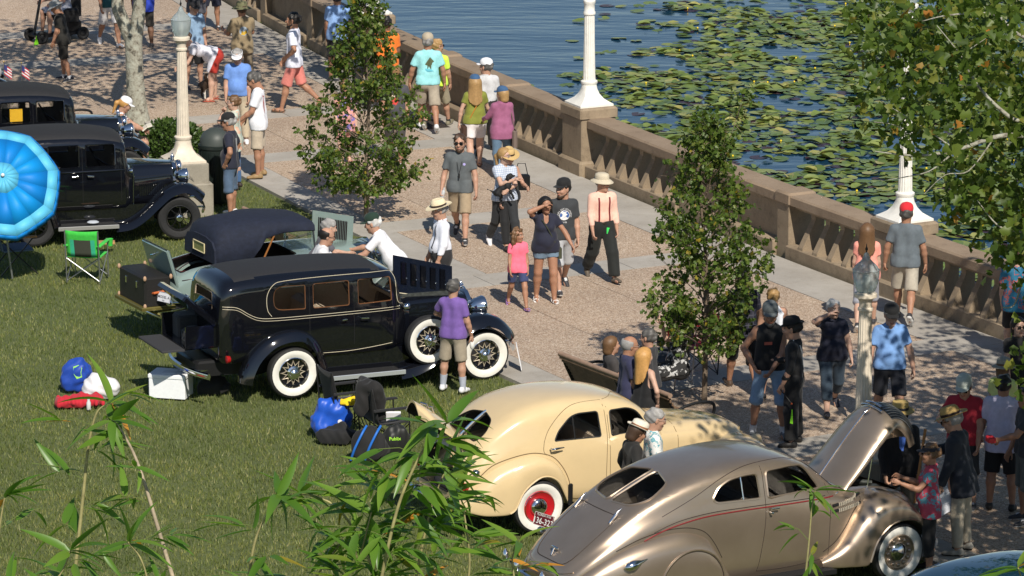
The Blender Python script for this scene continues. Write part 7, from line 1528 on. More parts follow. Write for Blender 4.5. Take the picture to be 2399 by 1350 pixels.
q = MB(); q.bbox(-.25, .25, -.27, .27, .38, .41, .01); q.build('seat', nf, t, 40); q = MB(); q.bbox(-.02, .02, -.27, .27, 0, .50, .01, M=Matrix.Translation((-.25, 0, .40)) @ Matrix.Rotation(R_(-14), 4, 'Y')); q.build('backrest', nf, t, 40)
for s_ in (-1, 1):
    q = MB(); q.tube([(-.30, s_*.28, 0), (.24, s_*.28, .60)], .011, 6); q.tube([(.30, s_*.28, 0), (-.28, s_*.28, .58)], .011, 6); q.build('leg', blkst, t, 60)
    q = MB(); q.bbox(-.30, .30, s_*.28-.03, s_*.28+.03, .60, .63, .008); q.build('armrest', mat('oak_arm', (.42, .20, .07), .5), t, 40)
p = G(812, 1010, LAWN_Z); camp_chair(p, R_(25), 'black folding chair with a yellow cloth on its seat', blkf, blkf, blkf, blkst, False, .92)
p2 = G(905, 1050, LAWN_Z); camp_chair(p2, R_(25), 'black folding chair with a black jacket over its back', blkf, blkf, blkf, blkst, False, .92)
p3 = G(1562, 905); camp_chair(p3, R_(150), 'black folding camp chair beside the long bench', blkf, blkf, blkf, steel, True)
p3 = G(1625, 872); camp_chair(p3, R_(200), 'red and black folding camp chair under the young tree', cloth('chair_red', (.36, .015, .03)), blkf, blkf, blkst, True)
def lump(name, label, cat, p, r, m, seed, rz=0, extra=None, grp=None):
    """soft bag or heap of cloth: slumped body with folds and a flat base"""
    t = thing(name, label, cat, p, rz, grp); f = Field((-r[0]*1.7, -r[1]*1.7, -.03), (r[0]*1.7, r[1]*1.7, r[2]*1.35), max(.010, min(r)/11))
    f.ell((0, 0, r[2]*.42), (r[0]*.95, r[1]*.95, r[2]*.52), .03); f.cone((-r[0]*.55, -r[1]*.2, r[2]*.25), (r[0]*.5, r[1]*.2, r[2]*.3), min(r)*.62, min(r)*.55, .05); f.cone((0, 0, r[2]*.4), (r[0]*.1, 0, r[2]*.85), min(r[0], r[1])*.65, min(r[0], r[1])*.3, .06)
    f.wrinkle(min(r)*.10, seed, 14); f.wrinkle(min(r)*.055, seed+3, 44); f.plane((0, 0, .0), (0, 0, -1)); V, F = f.mesh(); b = put('bag_body' if cat == 'bag' else 'cloth', npmesh('lump', V, F, m), t)
    if extra: extra(t, b)
    return t
def bagprint(pts, c, ax_y, sc, m):
    def g(t, b):
        bv = BVHTree.FromPolygons([v.co[:] for v in b.data.vertices], [tuple(p.vertices) for p in b.data.polygons]); out = []
        for a, z in pts[0]:
            o = Vector((c[0]+a*sc, -2, c[1]+z*sc)); h = bv.ray_cast(o, Vector((0, 1, 0))); out.append(h[0]+Vector((0, -.006, 0)) if h[0] else Vector((o.x, -.1, o.z)))
        q = MB(); q.add(out, pts[1]); q.build('print', m, t, 0, recalc=False)
    return g
L_ = lambda x, y: G(x, y, LAWN_Z)
rblue = cloth('royal_blue_nylon', (.012, .055, .34), rough=.5); lump('tote_bag', 'royal blue bag with lime green patch standing on the lawn', 'bag', L_(182, 915), (.22, .16, .50), rblue, 1, 0, bagprint(poly2([(-.5, .6), (.1, .8), (.5, .5), (.4, 0), (.5, -.5), (-.1, -.7), (-.4, -.2)]), (.02, .30), 0, .13, mat('lime_patch', (.28, .62, .10), .7)))
lump('towel', 'white bundled towel lying beside the royal blue bag', 'towel', L_(238, 932), (.24, .20, .36), cloth('towel_white', (.72, .71, .73), var=.06), 2)
lump('bag', 'red bag lying flat on the lawn beside the white towel', 'bag', L_(188, 950), (.34, .20, .17), cloth('bag_red', (.48, .015, .03)), 3)
lump('bag', 'small black bag under the rear of the black saloon', 'bag', L_(503, 920), (.22, .16, .26), cloth('bag_black', (.012, .012, .013)), 4)
lump('tote_bag', 'bright blue shopping bag hanging beside the black folding chair', 'bag', L_(776, 1022), (.27, .16, .56), cloth('tote_blue', (.012, .085, .50), rough=.4), 5, .2, bagprint(circle2(.35, 12), (.10, .24), 0, .09, mat('print_white', (.78, .78, .80), .8)))
lump('bag', 'black holdall lying behind the bright blue shopping bag', 'bag', L_(800, 1036), (.28, .18, .24), cloth('bag_black', (.012, .012, .013)), 6)
def bpx(t, b):
    for y_ in (-.10, .09):
        q = MB(); q.tube(catmull([(-.16+y_, -.15, .04), (-.10+y_, -.20, .22), (y_, -.16, .42), (.05+y_, -.02, .48)], 5), .016, 6); q.build('strap', mat('strap_blue', (.02, .15, .55), .5), t, 60)
lump('backpack', 'black backpack with two blue straps beside the black folding chairs', 'backpack', L_(868, 1078), (.24, .18, .46), cloth('bag_black', (.012, .012, .013)), 7, 0, bpx)
lump('tote_bag', 'black shopping tote with small green lettering', 'bag', L_(924, 1066), (.24, .13, .42), cloth('tote_black', (.014, .015, .014), rough=.5), 8, .1, bagprint(text_polys('Publix', 1.0, .02), (.0, .26), 0, .065, mat('print_lime', (.35, .72, .05), .7)))
q = MB(); q.bbox(-.10, .10, -.02, .02, 0, .22, .004, M=Matrix.Translation(L_(922, 1052)+Vector((0, .1, .30))) @ Matrix.Rotation(.3, 4, 'X')); tag(q.build('paper', mat('white_card', (.82, .82, .84), .6), None, 30), 'white papers sticking out of the black shopping tote', 'paper')
q = MB(); f = Field((-.3, -.25, -.02), (.3, .25, .12), .011); f.cone((-.18, -.05, .03), (.16, .06, .03), .05, .045, .03); f.cone((-.05, .10, .04), (.05, -.12, .03), .045, .04, .03); f.wrinkle(.014, 4, 60); V, F = f.mesh(); o = put('cloth', npmesh('cloth', V, F, cloth('yellow_cloth', (.80, .55, .01))), None, p+Vector((.0, .0, .42))); o.location = G(836, 946, .45); tag(o, 'crumpled yellow cloth on the seat of the black folding chair', 'cloth')
f = Field((-.4, -.4, -.4), (.4, .4, .3), .014); f.cone((-.03, -.24, .12), (-.03, .24, .12), .07, .07, .04); f.cone((.02, -.2, .08), (.08, -.16, -.30), .09, .06, .06); f.cone((.02, .2, .08), (.08, .2, -.30), .08, .06, .06); f.cone((-.10, 0, .06), (-.15, 0, -.22), .12, .10, .08); f.wrinkle(.014, 9, 34); V, F = f.mesh(); o = put('jacket', npmesh('jacket', V, F, cloth('jacket_black', (.014, .013, .013))), None, p2+Vector((-.20, -.10, .80)), (0, 0, R_(25))); tag(o, 'black jacket draped over the back of a black folding chair', 'jacket')
# cooler
c = L_(401, 926); t = thing('cool_box', 'white foam cool box standing on the lawn', 'cool box', c, R_(-14)); foam = mat('white_foam', (.80, .82, .84), .7, var=.04, vscale=30, bump=.1, bscale=150)
q = MB(); q.bbox(-.27, .27, -.19, .19, 0, .29, .012); q.build('box', foam, t, 30); q = MB(); q.bbox(-.28, .28, -.20, .20, .292, .345, .012); ld = q.build('lid', foam, t, 30)
q = MB(); q.box(-.10, .10, -.10, .06, .345, .3505); q.box(-.06, .14, .09, .12, .345, .3505); q.build('embossed_label', mat('foam_emboss', (.70, .72, .75), .7), ld, 0)
q = MB(); q.lathe([(.028, 0), (.032, .01), (.032, .10), (.02, .13), (.02, .15)], 12); tag(q.build('jar', mat('jar_white', (.6, .6, .6), .4), None, 50, L_(208, 960)), 'small white capped jar standing in the grass by the red bag', 'jar')
q = MB(); q.bbox(-.16, .16, -.09, .09, 0, .03, .005); tag(q.build('board', mat('plain_board', (.45, .24, .10), .7, var=.2, vscale=6), None, 30, G(246, 570, .12), (0, 0, .1)), 'flat wooden board lying behind the green camp chair', 'board')
q = MB(); q.lathe([(.09, 0), (.10, .012), (.07, .03), (.02, .035)], 16); tag(q.build('container', mat('clear_tub', (.7, .75, .82), .2, alpha=.6), None, 50, GZ(218, 522, .345)+(.345,)), 'clear plastic tub on the running board of a black saloon', 'tub')
c = G(455, 835, .66); q = MB()
M = Matrix.Translation((-3.362, 58.905, LAWN_Z)) @ Matrix.Rotation(R_(20.2), 4, 'Z')
q.bbox(-1.42, -1.14, -.40, .02, .80, 1.02, .05, M=M); o = q.build('camera_bag', cloth('charcoal_bag', (.03, .03, .032)), None, 40); tag(o, 'charcoal camera bag in the open trunk of the black saloon', 'bag'); q = MB(); q.tube([M @ Vector(v) for v in ((-1.42, -.36, .98), (-1.445, -.2, .88), (-1.42, -.02, .98))], .008, 5); q.build('strap', blackmetal, o, 60)
q = MB(); q.bbox(-1.44, -1.12, .08, .42, .80, 1.14, .03, M=M); tag(q.build('box', cloth('dark_grey_box', (.04, .04, .042)), None, 30), 'dark grey box standing in the open trunk of the black saloon', 'box')
# parasol
hub = GY(6, 412, 65.2); t = thing('parasol', 'large blue parasol tilted towards the lawn above a folding chair', 'parasol', (hub.x, hub.y, 0)); hb = hub-Vector((hub.x, hub.y, 0))
nrm = Vector((.20, -.80, .56)).normalized(); ux = Vector((0, 0, 1)).cross(nrm).normalized(); uy = nrm.cross(ux)
pm = [mat('parasol_blue', (.0, .20, .60), .6), mat('parasol_light', (.10, .48, .72), .6), mat('parasol_mid', (.0, .26, .68), .6)]; R0 = .98
def pcan(a, r, off=0): return hb+(ux*math.cos(a)+uy*math.sin(a))*r+nrm*(-.30*(r/R0)+off)
for k in range(8):
    a0, a1 = 2*PI*k/8+.18, 2*PI*(k+1)/8+.18; q = MB()
    rs = [.0, .27, .76, .93]
    for ri in range(3):
        mi = 1 if ri in (0, 2) else (0 if k % 2 else 2)
        for j in range(2):
            b0, b1 = a0+(a1-a0)*j/2, a0+(a1-a0)*(j+1)/2; sag = lambda b: 1-.05*math.sin(PI*(b-a0)/(a1-a0))
            q.add([pcan(b0, max(rs[ri], .002)*sag(b0)), pcan(b1, max(rs[ri], .002)*sag(b1)), pcan(b1, rs[ri+1]*sag(b1)), pcan(b0, rs[ri+1]*sag(b0))], [(0, 1, 2, 3)], mi)
    for j in range(4):
        b0, b1 = a0+(a1-a0)*j/4, a0+(a1-a0)*(j+1)/4; sag = lambda b: 1-.05*math.sin(PI*(b-a0)/(a1-a0))
        q.add([pcan(b0, .93*sag(b0)), pcan(b1, .93*sag(b1)), pcan(b1, .98*sag(b1), -.07), pcan(b0, .98*sag(b0), -.07)], [(0, 1, 2, 3)], 0)
    o = q.build('canopy_panel', pm, t, 8, recalc=False); m_ = o.modifiers.new('s', 'SOLIDIFY'); m_.thickness = .004
    q = MB(); q.tube([pcan(a0, .03, -.01), pcan(a0, .5, -.012), pcan(a0, .95, -.012)], .005, 5); q.build('rib', steel, t, 60)
q = MB(); q.tube([hb+nrm*.04, hb-nrm*.50], .014, 8); q.tube([hb-nrm*.50, Vector((.06, .42, 0))], .016, 8); q.build('pole', steel, t, 60); q = MB(); q.sphere(hb+nrm*.03, .03, 12, 8); q.build('finial', mat('white_plastic', (.75, .75, .75), .4), t, 180)
# mobility scooter
p = G(152, 92); t = thing('mobility_scooter', 'black mobility scooter with a lime pennant on the shaded paving', 'scooter', p, R_(215))
q = MB(); q.bbox(-.22, .24, -.24, .24, .42, .54, .04); q.bbox(-.30, -.18, -.24, .24, .50, .98, .05); q.build('seat', blkf, t, 40); q = MB(); q.bbox(-.35, .75, -.24, .24, .12, .20, .04); q.bbox(-.30, .05, -.22, .22, .20, .42, .04); q.build('deck', blackmetal, t, 40)
q = MB(); q.tube([(.72, 0, .2), (.55, 0, .95)], .03, 8); q.tube([(.55, -.25, .95), (.55, .25, .95)], .018, 6); q.build('tiller', blackmetal, t, 60)
for x, y in ((-.28, -.28), (-.28, .28), (.68, -.26), (.68, .26)): q = MB(); q.torus(.10, .04, M=Matrix.Translation((x, y, .14))); q.sphere((x, y, .14), .07, 10, 6, sc=(1, .4, 1)); q.build('wheel', rubber, t, 60)
q = MB(); q.add([Vector((.9, .35, .10)), Vector((.95, .38, -.0+.02)), Vector((.82, .36, .02)), Vector((.87, .36, .22))], [(0, 1, 2), (0, 2, 3)]); q.build('pennant', mat('lime_pennant', (.25, .75, .02), .6), t, 0)
# small flags
for n_, (x, y) in enumerate(((10, 188), (51, 190))):
    b_ = G(x, y, 1.0); t = thing('flag', 'small red, white and blue striped flag on a thin stick', 'flag', b_, 0, 'small flags on the car'); q = MB(); q.tube([(0, 0, 0), (0, 0, .34)], .006, 6); q.build('stick', mat('flag_stick', (.10, .08, .05), .6), t, 60)
    q = MB(); q.sphere((0, 0, .345), .012, 8, 6); q.build('knob', mat('gilt', (.6, .4, .08), .3, .8), t, 180)
    for k in range(7):
        z = .31-.028*k; q = MB(); x0 = .0 if k > 3 else .085; pts = [(x0+(.20-x0)*i/5) for i in range(6)]
        top_ = [Vector((u*.72, -.012*math.sin(u*30), z-u*.55)) for u in pts]; q.add(top_+[v-Vector((0, 0, .027)) for v in top_], [(i, i+1, i+7, i+6) for i in range(5)]); q.build('stripe', mat('flag_red', (.45, .03, .05), .8) if k % 2 == 0 else mat('flag_white', (.72, .70, .70), .8), t, 0)
    q = MB(); pts = [.085*i/3 for i in range(4)]; top_ = [Vector((u*.72, -.012*math.sin(u*30)-.001, .31-u*.55)) for u in pts]; q.add(top_+[v-Vector((0, 0, .11)) for v in top_], [(i, i+1, i+5, i+4) for i in range(3)]); q.build('canton', mat('flag_blue', (.03, .04, .16), .8), t, 0)
# dogs
def dog(name, label, M, m1, m2, sit=True, s=1.0):
    t = thing(name, label, 'dog', (0, 0, 0)); t.matrix_world = M; f = Field((-.45*s, -.2*s, -.02), (.40*s, .2*s, .62*s), .012*s*1.2)
    z = .30*s
    f.cone((-.16*s, 0, z-.02*s), (.12*s, 0, z+.03*s), .085*s, .10*s, .04*s); f.cone((.14*s, 0, z+.06*s), (.22*s, 0, z+.18*s), .065*s, .055*s, .04*s); f.ell((.25*s, 0, z+.21*s), (.075*s, .062*s, .062*s), .03*s); f.cone((.29*s, 0, z+.19*s), (.36*s, 0, z+.175*s), .034*s, .024*s, .02*s)
    for y in (-.06, .06):
        f.cone((.12*s, y*s, z), (.13*s, y*s, .14*s), .036*s, .024*s, .03*s); f.cone((.13*s, y*s, .14*s), (.14*s, y*s, .02*s), .022*s, .022*s, .01*s); f.cone((-.15*s, y*s, z-.02*s), (-.10*s, y*1.1*s, .17*s), .055*s, .034*s, .03*s); f.cone((-.10*s, y*1.1*s, .17*s), (-.17*s, y*1.1*s, .10*s), .028*s, .022*s, .02*s); f.cone((-.17*s, y*1.1*s, .10*s), (-.15*s, y*1.1*s, .02*s), .02*s, .02*s, .01*s)
        f.cone((.23*s, y*.9*s, z+.25*s), (.21*s, y*1.4*s, z+.17*s), .022*s, .026*s, .015*s)
    f.cone((-.22*s, 0, z+.02*s), (-.32*s, 0, z+.14*s), .024*s, .014*s, .02*s); f.wrinkle(.006*s, 3, 60); V, F = f.mesh(); c = V[F].mean(1); mi = ((np.sin(c[:, 0]*18/s)+np.sin(c[:, 1]*22/s+1)+np.sin(c[:, 2]*15/s)) > .5).astype(int)
    mi[c[:, 0] > .33*s] = 0
    put('body', npmesh('body', V, F, [m1, m2], True, mi), t); return t
fur_b = mat('black_fur', (.010, .010, .011), .7, bump=.6, bscale=90); fur_w = mat('white_fur', (.60, .56, .50), .8, bump=.6, bscale=90); fur_br = mat('dark_brown_fur', (.05, .03, .02), .8, bump=.6, bscale=90)
dog('dog', 'brown and white dog standing at the feet of the bending woman', Matrix.Translation(G(484, 232)) @ Matrix.Rotation(R_(-75), 4, 'Z'), fur_br, fur_w, s=.95)
I = dogw; a_ = math.radians(I['face']); c = wpt(I, (.22, -.02, 1.02)); dog('dog', 'small black dog carried in the arms of the woman in the checked shirt', Matrix.Translation(c+Vector((0, 0, -.18))) @ Matrix.Rotation(R_(I['face']+70), 4, 'Z') @ Matrix.Rotation(R_(-24), 4, 'Y'), fur_b, fur_b, s=.72)
# stick of the old man, papers, chair under the reader
I = STICK; B, w_ = I['hands'][1]; h = wpt(I, Vector(w_)+(B @ Vector((.09, 0, -.03)))); b_ = Vector((h.x-.22, h.y-.42, 0)); q = MB(); tp_ = h+(h-b_).normalized()*.30
q.tube([b_, b_.lerp(h, .5)+Vector((.01, 0, 0)), h, tp_], [.013, .016, .018, .019], 8); q.sphere(h+(h-b_).normalized()*.12-Vector((0, 0, .2)), .024, 8, 6); tag(q.build('walking_stick', mat('varnished_cane', (.42, .19, .055), .4), None, 60), 'tall varnished wooden stick held by the old man in the blazer', 'stick')
B, w_ = I['hands'][0]; h = wpt(I, Vector(w_)+(B @ Vector((.10, 0, -.03)))); q = MB(); q.bbox(-.13, .13, -.012, .012, -.30, .02, .003, M=Matrix.Translation(h) @ Matrix.Rotation(R_(20), 4, 'Z') @ Matrix.Rotation(R_(-25), 4, 'Y')); tag(q.build('booklet', mat('pale_paper', (.74, .76, .82), .6), None, 20), 'white booklet hanging from the hand of the old man in the blazer', 'booklet')
I = READER; h = wpt(I, (.44, 0, .72)); q = MB(); q.bbox(-.10, .0, -.13, .13, 0, .02, .003, M=Matrix.Translation(h) @ Matrix.Rotation(R_(10), 4, 'Z') @ Matrix.Rotation(R_(-40), 4, 'Y')); q.bbox(0, .10, -.13, .13, 0, .02, .003, M=Matrix.Translation(h) @ Matrix.Rotation(R_(10), 4, 'Z') @ Matrix.Rotation(R_(-15), 4, 'Y')); tag(q.build('book', mat('book_pages', (.70, .66, .56), .7), None, 20), 'open book in the hands of the woman reading by the hedge', 'book')
pr = READER['t'].location; camp_chair(Vector((pr.x, pr.y, 0)), R_(8), 'black camp chair under the reading woman', blkf, blkf, blkf, steel, True)
h = wpt(dogw, (0, 0, 0)); q = MB(); c = G(1222, 425, 1.02); q.bbox(-.14, .14, -.06, .06, -.14, .12, .03, M=Matrix.Translation(c)); q.tube([c+Vector(v) for v in ((-.10, 0, .11), (-.06, 0, .30), (.06, 0, .30), (.10, 0, .11))], .008, 6); tag(q.build('handbag', mat('black_leather_bag', (.010, .010, .011), .35), None, 40), 'black leather handbag carried beside the woman in the straw sun hat', 'handbag')
# ================================================================ plants
rng = np.random.RandomState(11)
def leaf_mat(name, cols, trans=0.35, rough=0.45, patch=0):
    m = bpy.data.materials.new(name); m.use_nodes = True; n = m.node_tree.nodes; l = m.node_tree.links; b = n['Principled BSDF']
    g = n.new('ShaderNodeNewGeometry'); c = ramp(n, l, g.outputs['Random Per Island'], cols)
    if patch: c = mixc(n, l, 1.0, c, ramp(n, l, noise(n, l, g.outputs['Position'], patch, 6, .65), [(.34, (.68, .74, .66)), (.5, (1, 1, 1)), (.68, (1.22, 1.12, .98))]), 'MULTIPLY')
    l.new(c, b.inputs['Base Color']); b.inputs['Roughness'].default_value = rough; b.inputs['Specular IOR Level'].default_value = .4
    tr = n.new('ShaderNodeBsdfTranslucent'); mx = mixc(n, l, 1.0, c, (1.35, 1.5, .6), 'MULTIPLY'); l.new(mx, tr.inputs['Color'])
    ms = n.new('ShaderNodeMixShader'); ms.inputs[0].default_value = trans; l.new(b.outputs[0], ms.inputs[1]); l.new(tr.outputs[0], ms.inputs[2]); l.new(ms.outputs[0], n['Material Output'].inputs['Surface'])
    return m
def leaves_mesh(name, P, D, size, m, fold=.25, rs=None, lobed=False):
    """P positions, D pointing directions -> folded leaves, four triangles each (six when lobed)"""
    rs = rs or rng; n = len(P); P = np.asarray(P); D = np.asarray(D, float); D /= np.linalg.norm(D, axis=1)[:, None]+1e-9
    r = rs.normal(size=(n, 3)); S = np.cross(D, r); S /= np.linalg.norm(S, axis=1)[:, None]+1e-9; N = np.cross(S, D); s = (size*(.65+.7*rs.rand(n)))[:, None]
    if not lobed: pts = [(0, 0, 0), (.42, .32, fold*.32), (.42, -.32, fold*.32), (1, 0, -.12)]; fc = [(0, 1, 3), (0, 3, 2)]
    else: pts = [(0, 0, 0), (.15, .42, .10), (.45, .22, .05), (.62, .40, .08), (1, 0, -.10), (.62, -.40, .08), (.45, -.22, .05), (.15, -.42, .10)]; fc = [(0, 1, 2), (0, 2, 4), (2, 3, 4), (0, 4, 6), (4, 5, 6), (0, 6, 7)]
    k = len(pts); V = np.stack([P+(D*a+S*b+N*c)*s for a, b, c in pts], 1).reshape(-1, 3); F = (np.arange(n)[:, None, None]*k+np.array(fc)[None]).reshape(-1, 3)
    return npmesh(name, V, F, m, False)
bark_y = mat('young_bark', (.16, .12, .085), .85, var=.3, vscale=20, bump=.4, bscale=50)
LEAFG = [(0, (.05, .085, .014)), (.35, (.08, .135, .022)), (.75, (.12, .175, .03)), (.95, (.17, .20, .04)), (1.0, (.36, .26, .03))]
leaf_young = leaf_mat('maple_leaf', LEAFG)
def young_tree(base, label, H, z0, prof, seed, nb=74, size=.07):
    """prof: list of (height fraction, crown radius)"""
    rs = np.random.RandomState(seed); t = thing('young_tree', label, 'tree', base, 0, 'young trees planted in the paving')
    lead = catmull([(0, 0, 0), (.01, .01, H*.25), (.03*rs.normal(), .03*rs.normal(), H*.5), (.05*rs.normal(), .05*rs.normal(), H*.8), (.02, .02, H)], 8)
    q = MB(); q.tube(lead, [.042*(1-.88*i/(len(lead)-1)) for i in range(len(lead))], 8); q.build('trunk', bark_y, t, 60)
    q = MB(); P, D = [], []
    zz = np.array([p_[0] for p_ in prof]); rr = np.array([p_[1] for p_ in prof])
    for b in range(nb):
        u = z0+(1-z0)*((b+rs.rand())/nb)**1.2; az = b*2.399+rs.normal()*.3; rad = np.interp(u, zz, rr)*(.75+.45*rs.rand()); el = R_(28+26*u+rs.normal()*8)
        o = np.array((0, 0, max(u*H-rad*.45, z0*H*.85))); d = np.array((math.cos(az)*math.cos(el), math.sin(az)*math.cos(el), math.sin(el)))
        L = rad/math.cos(el); pts = [o+d*L*s_+np.array((0, 0, -.10*L*s_*s_))+rs.normal(size=3)*.012 for s_ in (0, .35, .7, 1)]; q.tube(pts, [.011, .008, .005, .002], 4)
        for k in range(int(5+L*7)):
            s_ = .25+.75*rs.rand()**.7; c = o+d*L*s_+np.array((0, 0, -.10*L*s_*s_)); td = d+rs.normal(size=3)*.75; td /= np.linalg.norm(td); tl = .10+.16*rs.rand(); q.tube([c, c+td*tl], .0025, 3, cap=False)
            m_ = rs.randint(5, 11)
            for j in range(m_): P.append(c+td*tl*(.3+.8*rs.rand())+rs.normal(size=3)*.035); D.append(td*.5+rs.normal(size=3)*.6+np.array((0, 0, -.55)))
    for k in range(60): P.append(np.array((rs.normal()*.06, rs.normal()*.06, H*(.86+.16*rs.rand())))); D.append(rs.normal(size=3)+np.array((0, 0, .1)))
    q.build('branches', bark_y, t, 60); c = put('crown', leaves_mesh('crown', P, D, size, leaf_young, rs=rs, lobed=True), t); c['kind'] = 'stuff'
    return t
young_tree(G(858, 522), 'young maple with narrow pointed crown beside the roadster', 3.95, .13, [(.10, .50), (.25, .92), (.42, .92), (.6, .58), (.8, .38), (1, .08)], 3, 92)
young_tree(G(1650, 945), 'young maple with a bare stem beside the long bench', 4.05, .22, [(.18, .40), (.30, .72), (.45, .80), (.60, .70), (.75, .46), (.88, .26), (1, .08)], 8, 86)
# --- big tree at the left
def f_lichen(n, l, b):
    tc = n.new('ShaderNodeTexCoord'); v = tc.outputs['Object']; c = ramp(n, l, noise(n, l, v, 9, 8, .7), [(.36, (.10, .085, .065)), (.46, (.30, .28, .225)), (.62, (.40, .40, .33)), (.75, (.46, .47, .41))]); l.new(c, b.inputs['Base Color']); b.inputs['Roughness'].default_value = .9; bumpn(n, l, b, noise(n, l, v, 22, 6), .8, .03)
lichen = node_mat('lichen_bark', f_lichen)
def big_tree(base, label, limbs, crown_pts, lm, size, tr_r, seed, name='tree', nleaf=40, spread=.5, lobed=False):
    rs = np.random.RandomState(seed); t = thing(name, label, 'tree', base)
    q = MB()
    for pts, rads in limbs[:1]: c_ = catmull([tuple(p_)+(r_,) for p_, r_ in zip(pts, rads)], 6); q.tube([p_[:3] for p_ in c_], [p_[3] for p_ in c_], 14)
    q.build('trunk', lichen, t, 60)
    for pts, rads in limbs[1:]: q = MB(); c_ = catmull([tuple(p_)+(r_,) for p_, r_ in zip(pts, rads)], 5); q.tube([p_[:3] for p_ in c_], [p_[3] for p_ in c_], 10); q.build('limb', lichen, t, 60)
    P, D = [], []
    for c in crown_pts:
        k = max(6, int(nleaf*(.6+.8*rs.rand()))); P.append(np.array(c)+rs.normal(size=(k, 3))*spread*np.array((1, 1, .7))); D.append(rs.normal(size=(k, 3))*.8+np.array((0, 0, -.5)))
    o = put('crown', leaves_mesh('crown', np.concatenate(P), np.concatenate(D), size, lm, rs=rs, lobed=lobed), t); o['kind'] = 'stuff'
    return t
leaf_oak = leaf_mat('oak_leaf', [(0, (.03, .055, .012)), (.5, (.05, .085, .016)), (1, (.08, .11, .02))])
b0 = G(322, 282); rs = np.random.RandomState(4)
lf = lambda x, y, Y: GY(x, y, Y)-b0
fk = lf(312, 75, b0.y)
limbs = [([(0, 0, -.1), (-.01, 0, .25), tuple(lf(316, 180, b0.y)), tuple(fk)], [.27, .205, .17, .165]),
         ([tuple(fk+Vector((0, 0, -.25))), tuple(lf(278, 25, b0.y)), tuple(lf(255, -40, b0.y)), (-1.9, -.3, 4.6), (-3.0, -.8, 6.0)], [.13, .12, .105, .08, .04]),
         ([tuple(fk+Vector((.02, 0, -.25))), tuple(lf(326, 20, b0.y)), tuple(lf(334, -60, b0.y)), (.6, .2, 4.4), (1.5, .2, 6.4)], [.14, .125, .115, .09, .04]),
         ([(.4, .1, 3.6), (2.0, 1.2, 4.8), (3.2, 1.6, 5.6)], [.08, .05, .02]), ([(-1.5, -.2, 4.1), (-1.2, 2.0, 5.2), (-.8, 3.2, 6.0)], [.07, .05, .02])]
cp = []
while len(cp) < 235:
    a, r_, z = rs.rand()*2*PI, 5.0*math.sqrt(rs.rand()), rs.rand()
    x, y, zz = r_*math.cos(a)*1.08+.55, r_*math.sin(a)*.85+1.2, 3.7+3.9*z
    if (x/5.6)**2+((y-1.2)/4.6)**2+((zz-4.8)/3.2)**2 < 1: cp.append((x, y, zz))
big_tree(b0, 'big tree with forked lichen-grey trunk beside the hedge', limbs, cp, leaf_oak, .17, .2, 5, nleaf=42, spread=.42)
# --- maple overhanging from the right
leaf_map = leaf_mat('big_maple_leaf', [(0, (.045, .075, .012)), (.4, (.075, .125, .018)), (.8, (.13, .18, .03)), (.97, (.20, .20, .04)), (1.0, (.45, .17, .03))], .4)
b1 = Vector((9.3, 49.5, 0)); rs = np.random.RandomState(21)
def rel(x, y, Y): return GY(x, y, Y)-b1
def shade_ok(p):  # crown shaped so that its shadow spares the cream and bronze cars
    x, y = pxof(Vector((p.x-.2854*p.z, p.y+.9954*p.z, 0))); return x > 1735 and not (x < 1980 and y > 950)
def pxof(p): 
    zc = p.y*math.cos(CAM_P)-(p.z-CAM_H)*math.sin(CAM_P); yc = p.y*math.sin(CAM_P)+(p.z-CAM_H)*math.cos(CAM_P); return 1199.5+CAM_F*p.x/zc, 675-CAM_F*yc/zc
edge = [(-400, 2080), (0, 2085), (60, 2080), (130, 2100), (200, 2140), (260, 2200), (330, 2250), (400, 2290), (480, 2350), (560, 2400), (650, 2420), (720, 2430), (1500, 2460)]
ey, ex = [e[0] for e in edge], [e[1] for e in edge]
cp = []; tries = 0
while len(cp) < 330 and tries < 40000:
    tries += 1; p = Vector((4.6+8.6*rs.rand(), 43.5+14.5*rs.rand(), 3.0+5.6*rs.rand()))
    if ((p.x-9.0)/5.0)**2+((p.y-50)/7.6)**2+((p.z-5.6)/3.0)**2 > 1: continue
    x, y = pxof(p)
    if x < np.interp(y, ey, ex)+62 or not shade_ok(p): continue
    if x < 2420 and (p.y < 49 or rs.rand() < (.68 if y > 380 else .48)): continue
    cp.append(tuple(p-b1))
for k in range(9000):  # extra unseen leaf clusters, added to thicken the shade over the crowd
    if len(cp) > 560: break
    p = Vector((5.6+6.4*rs.rand(), 43+10*rs.rand(), 3.2+3.6*rs.rand()))
    if pxof(p)[0] > 2440 and shade_ok(p) and ((p.x-8.8)/4.5)**2+((p.y-48)/5.5)**2 < 1: cp.append(tuple(p-b1))
for (x, y, n_) in ((2070, 30, 3), (2090, 120, 4), (2110, 200, 3), (2160, 60, 4), (2200, 240, 3), (2180, 330, 2), (2120, 270, 3), (2280, 440, 4), (2330, 400, 3), (2375, 530, 3), (2392, 600, 3), (2130, 90, 3), (2240, 150, 4), (2350, 200, 5), (2300, 60, 5), (2240, 20, 4), (2380, 300, 4)):
    for k in range(n_): cp.append(tuple(rel(x+rs.normal()*18, y+rs.normal()*16, 49.5+rs.normal()*1.6)))
tw = lambda pts, r0, r1, Y=47.6: ([tuple(rel(x, y, Y)) for x, y in pts], [r0+(r1-r0)*i/(len(pts)-1) for i in range(len(pts))])
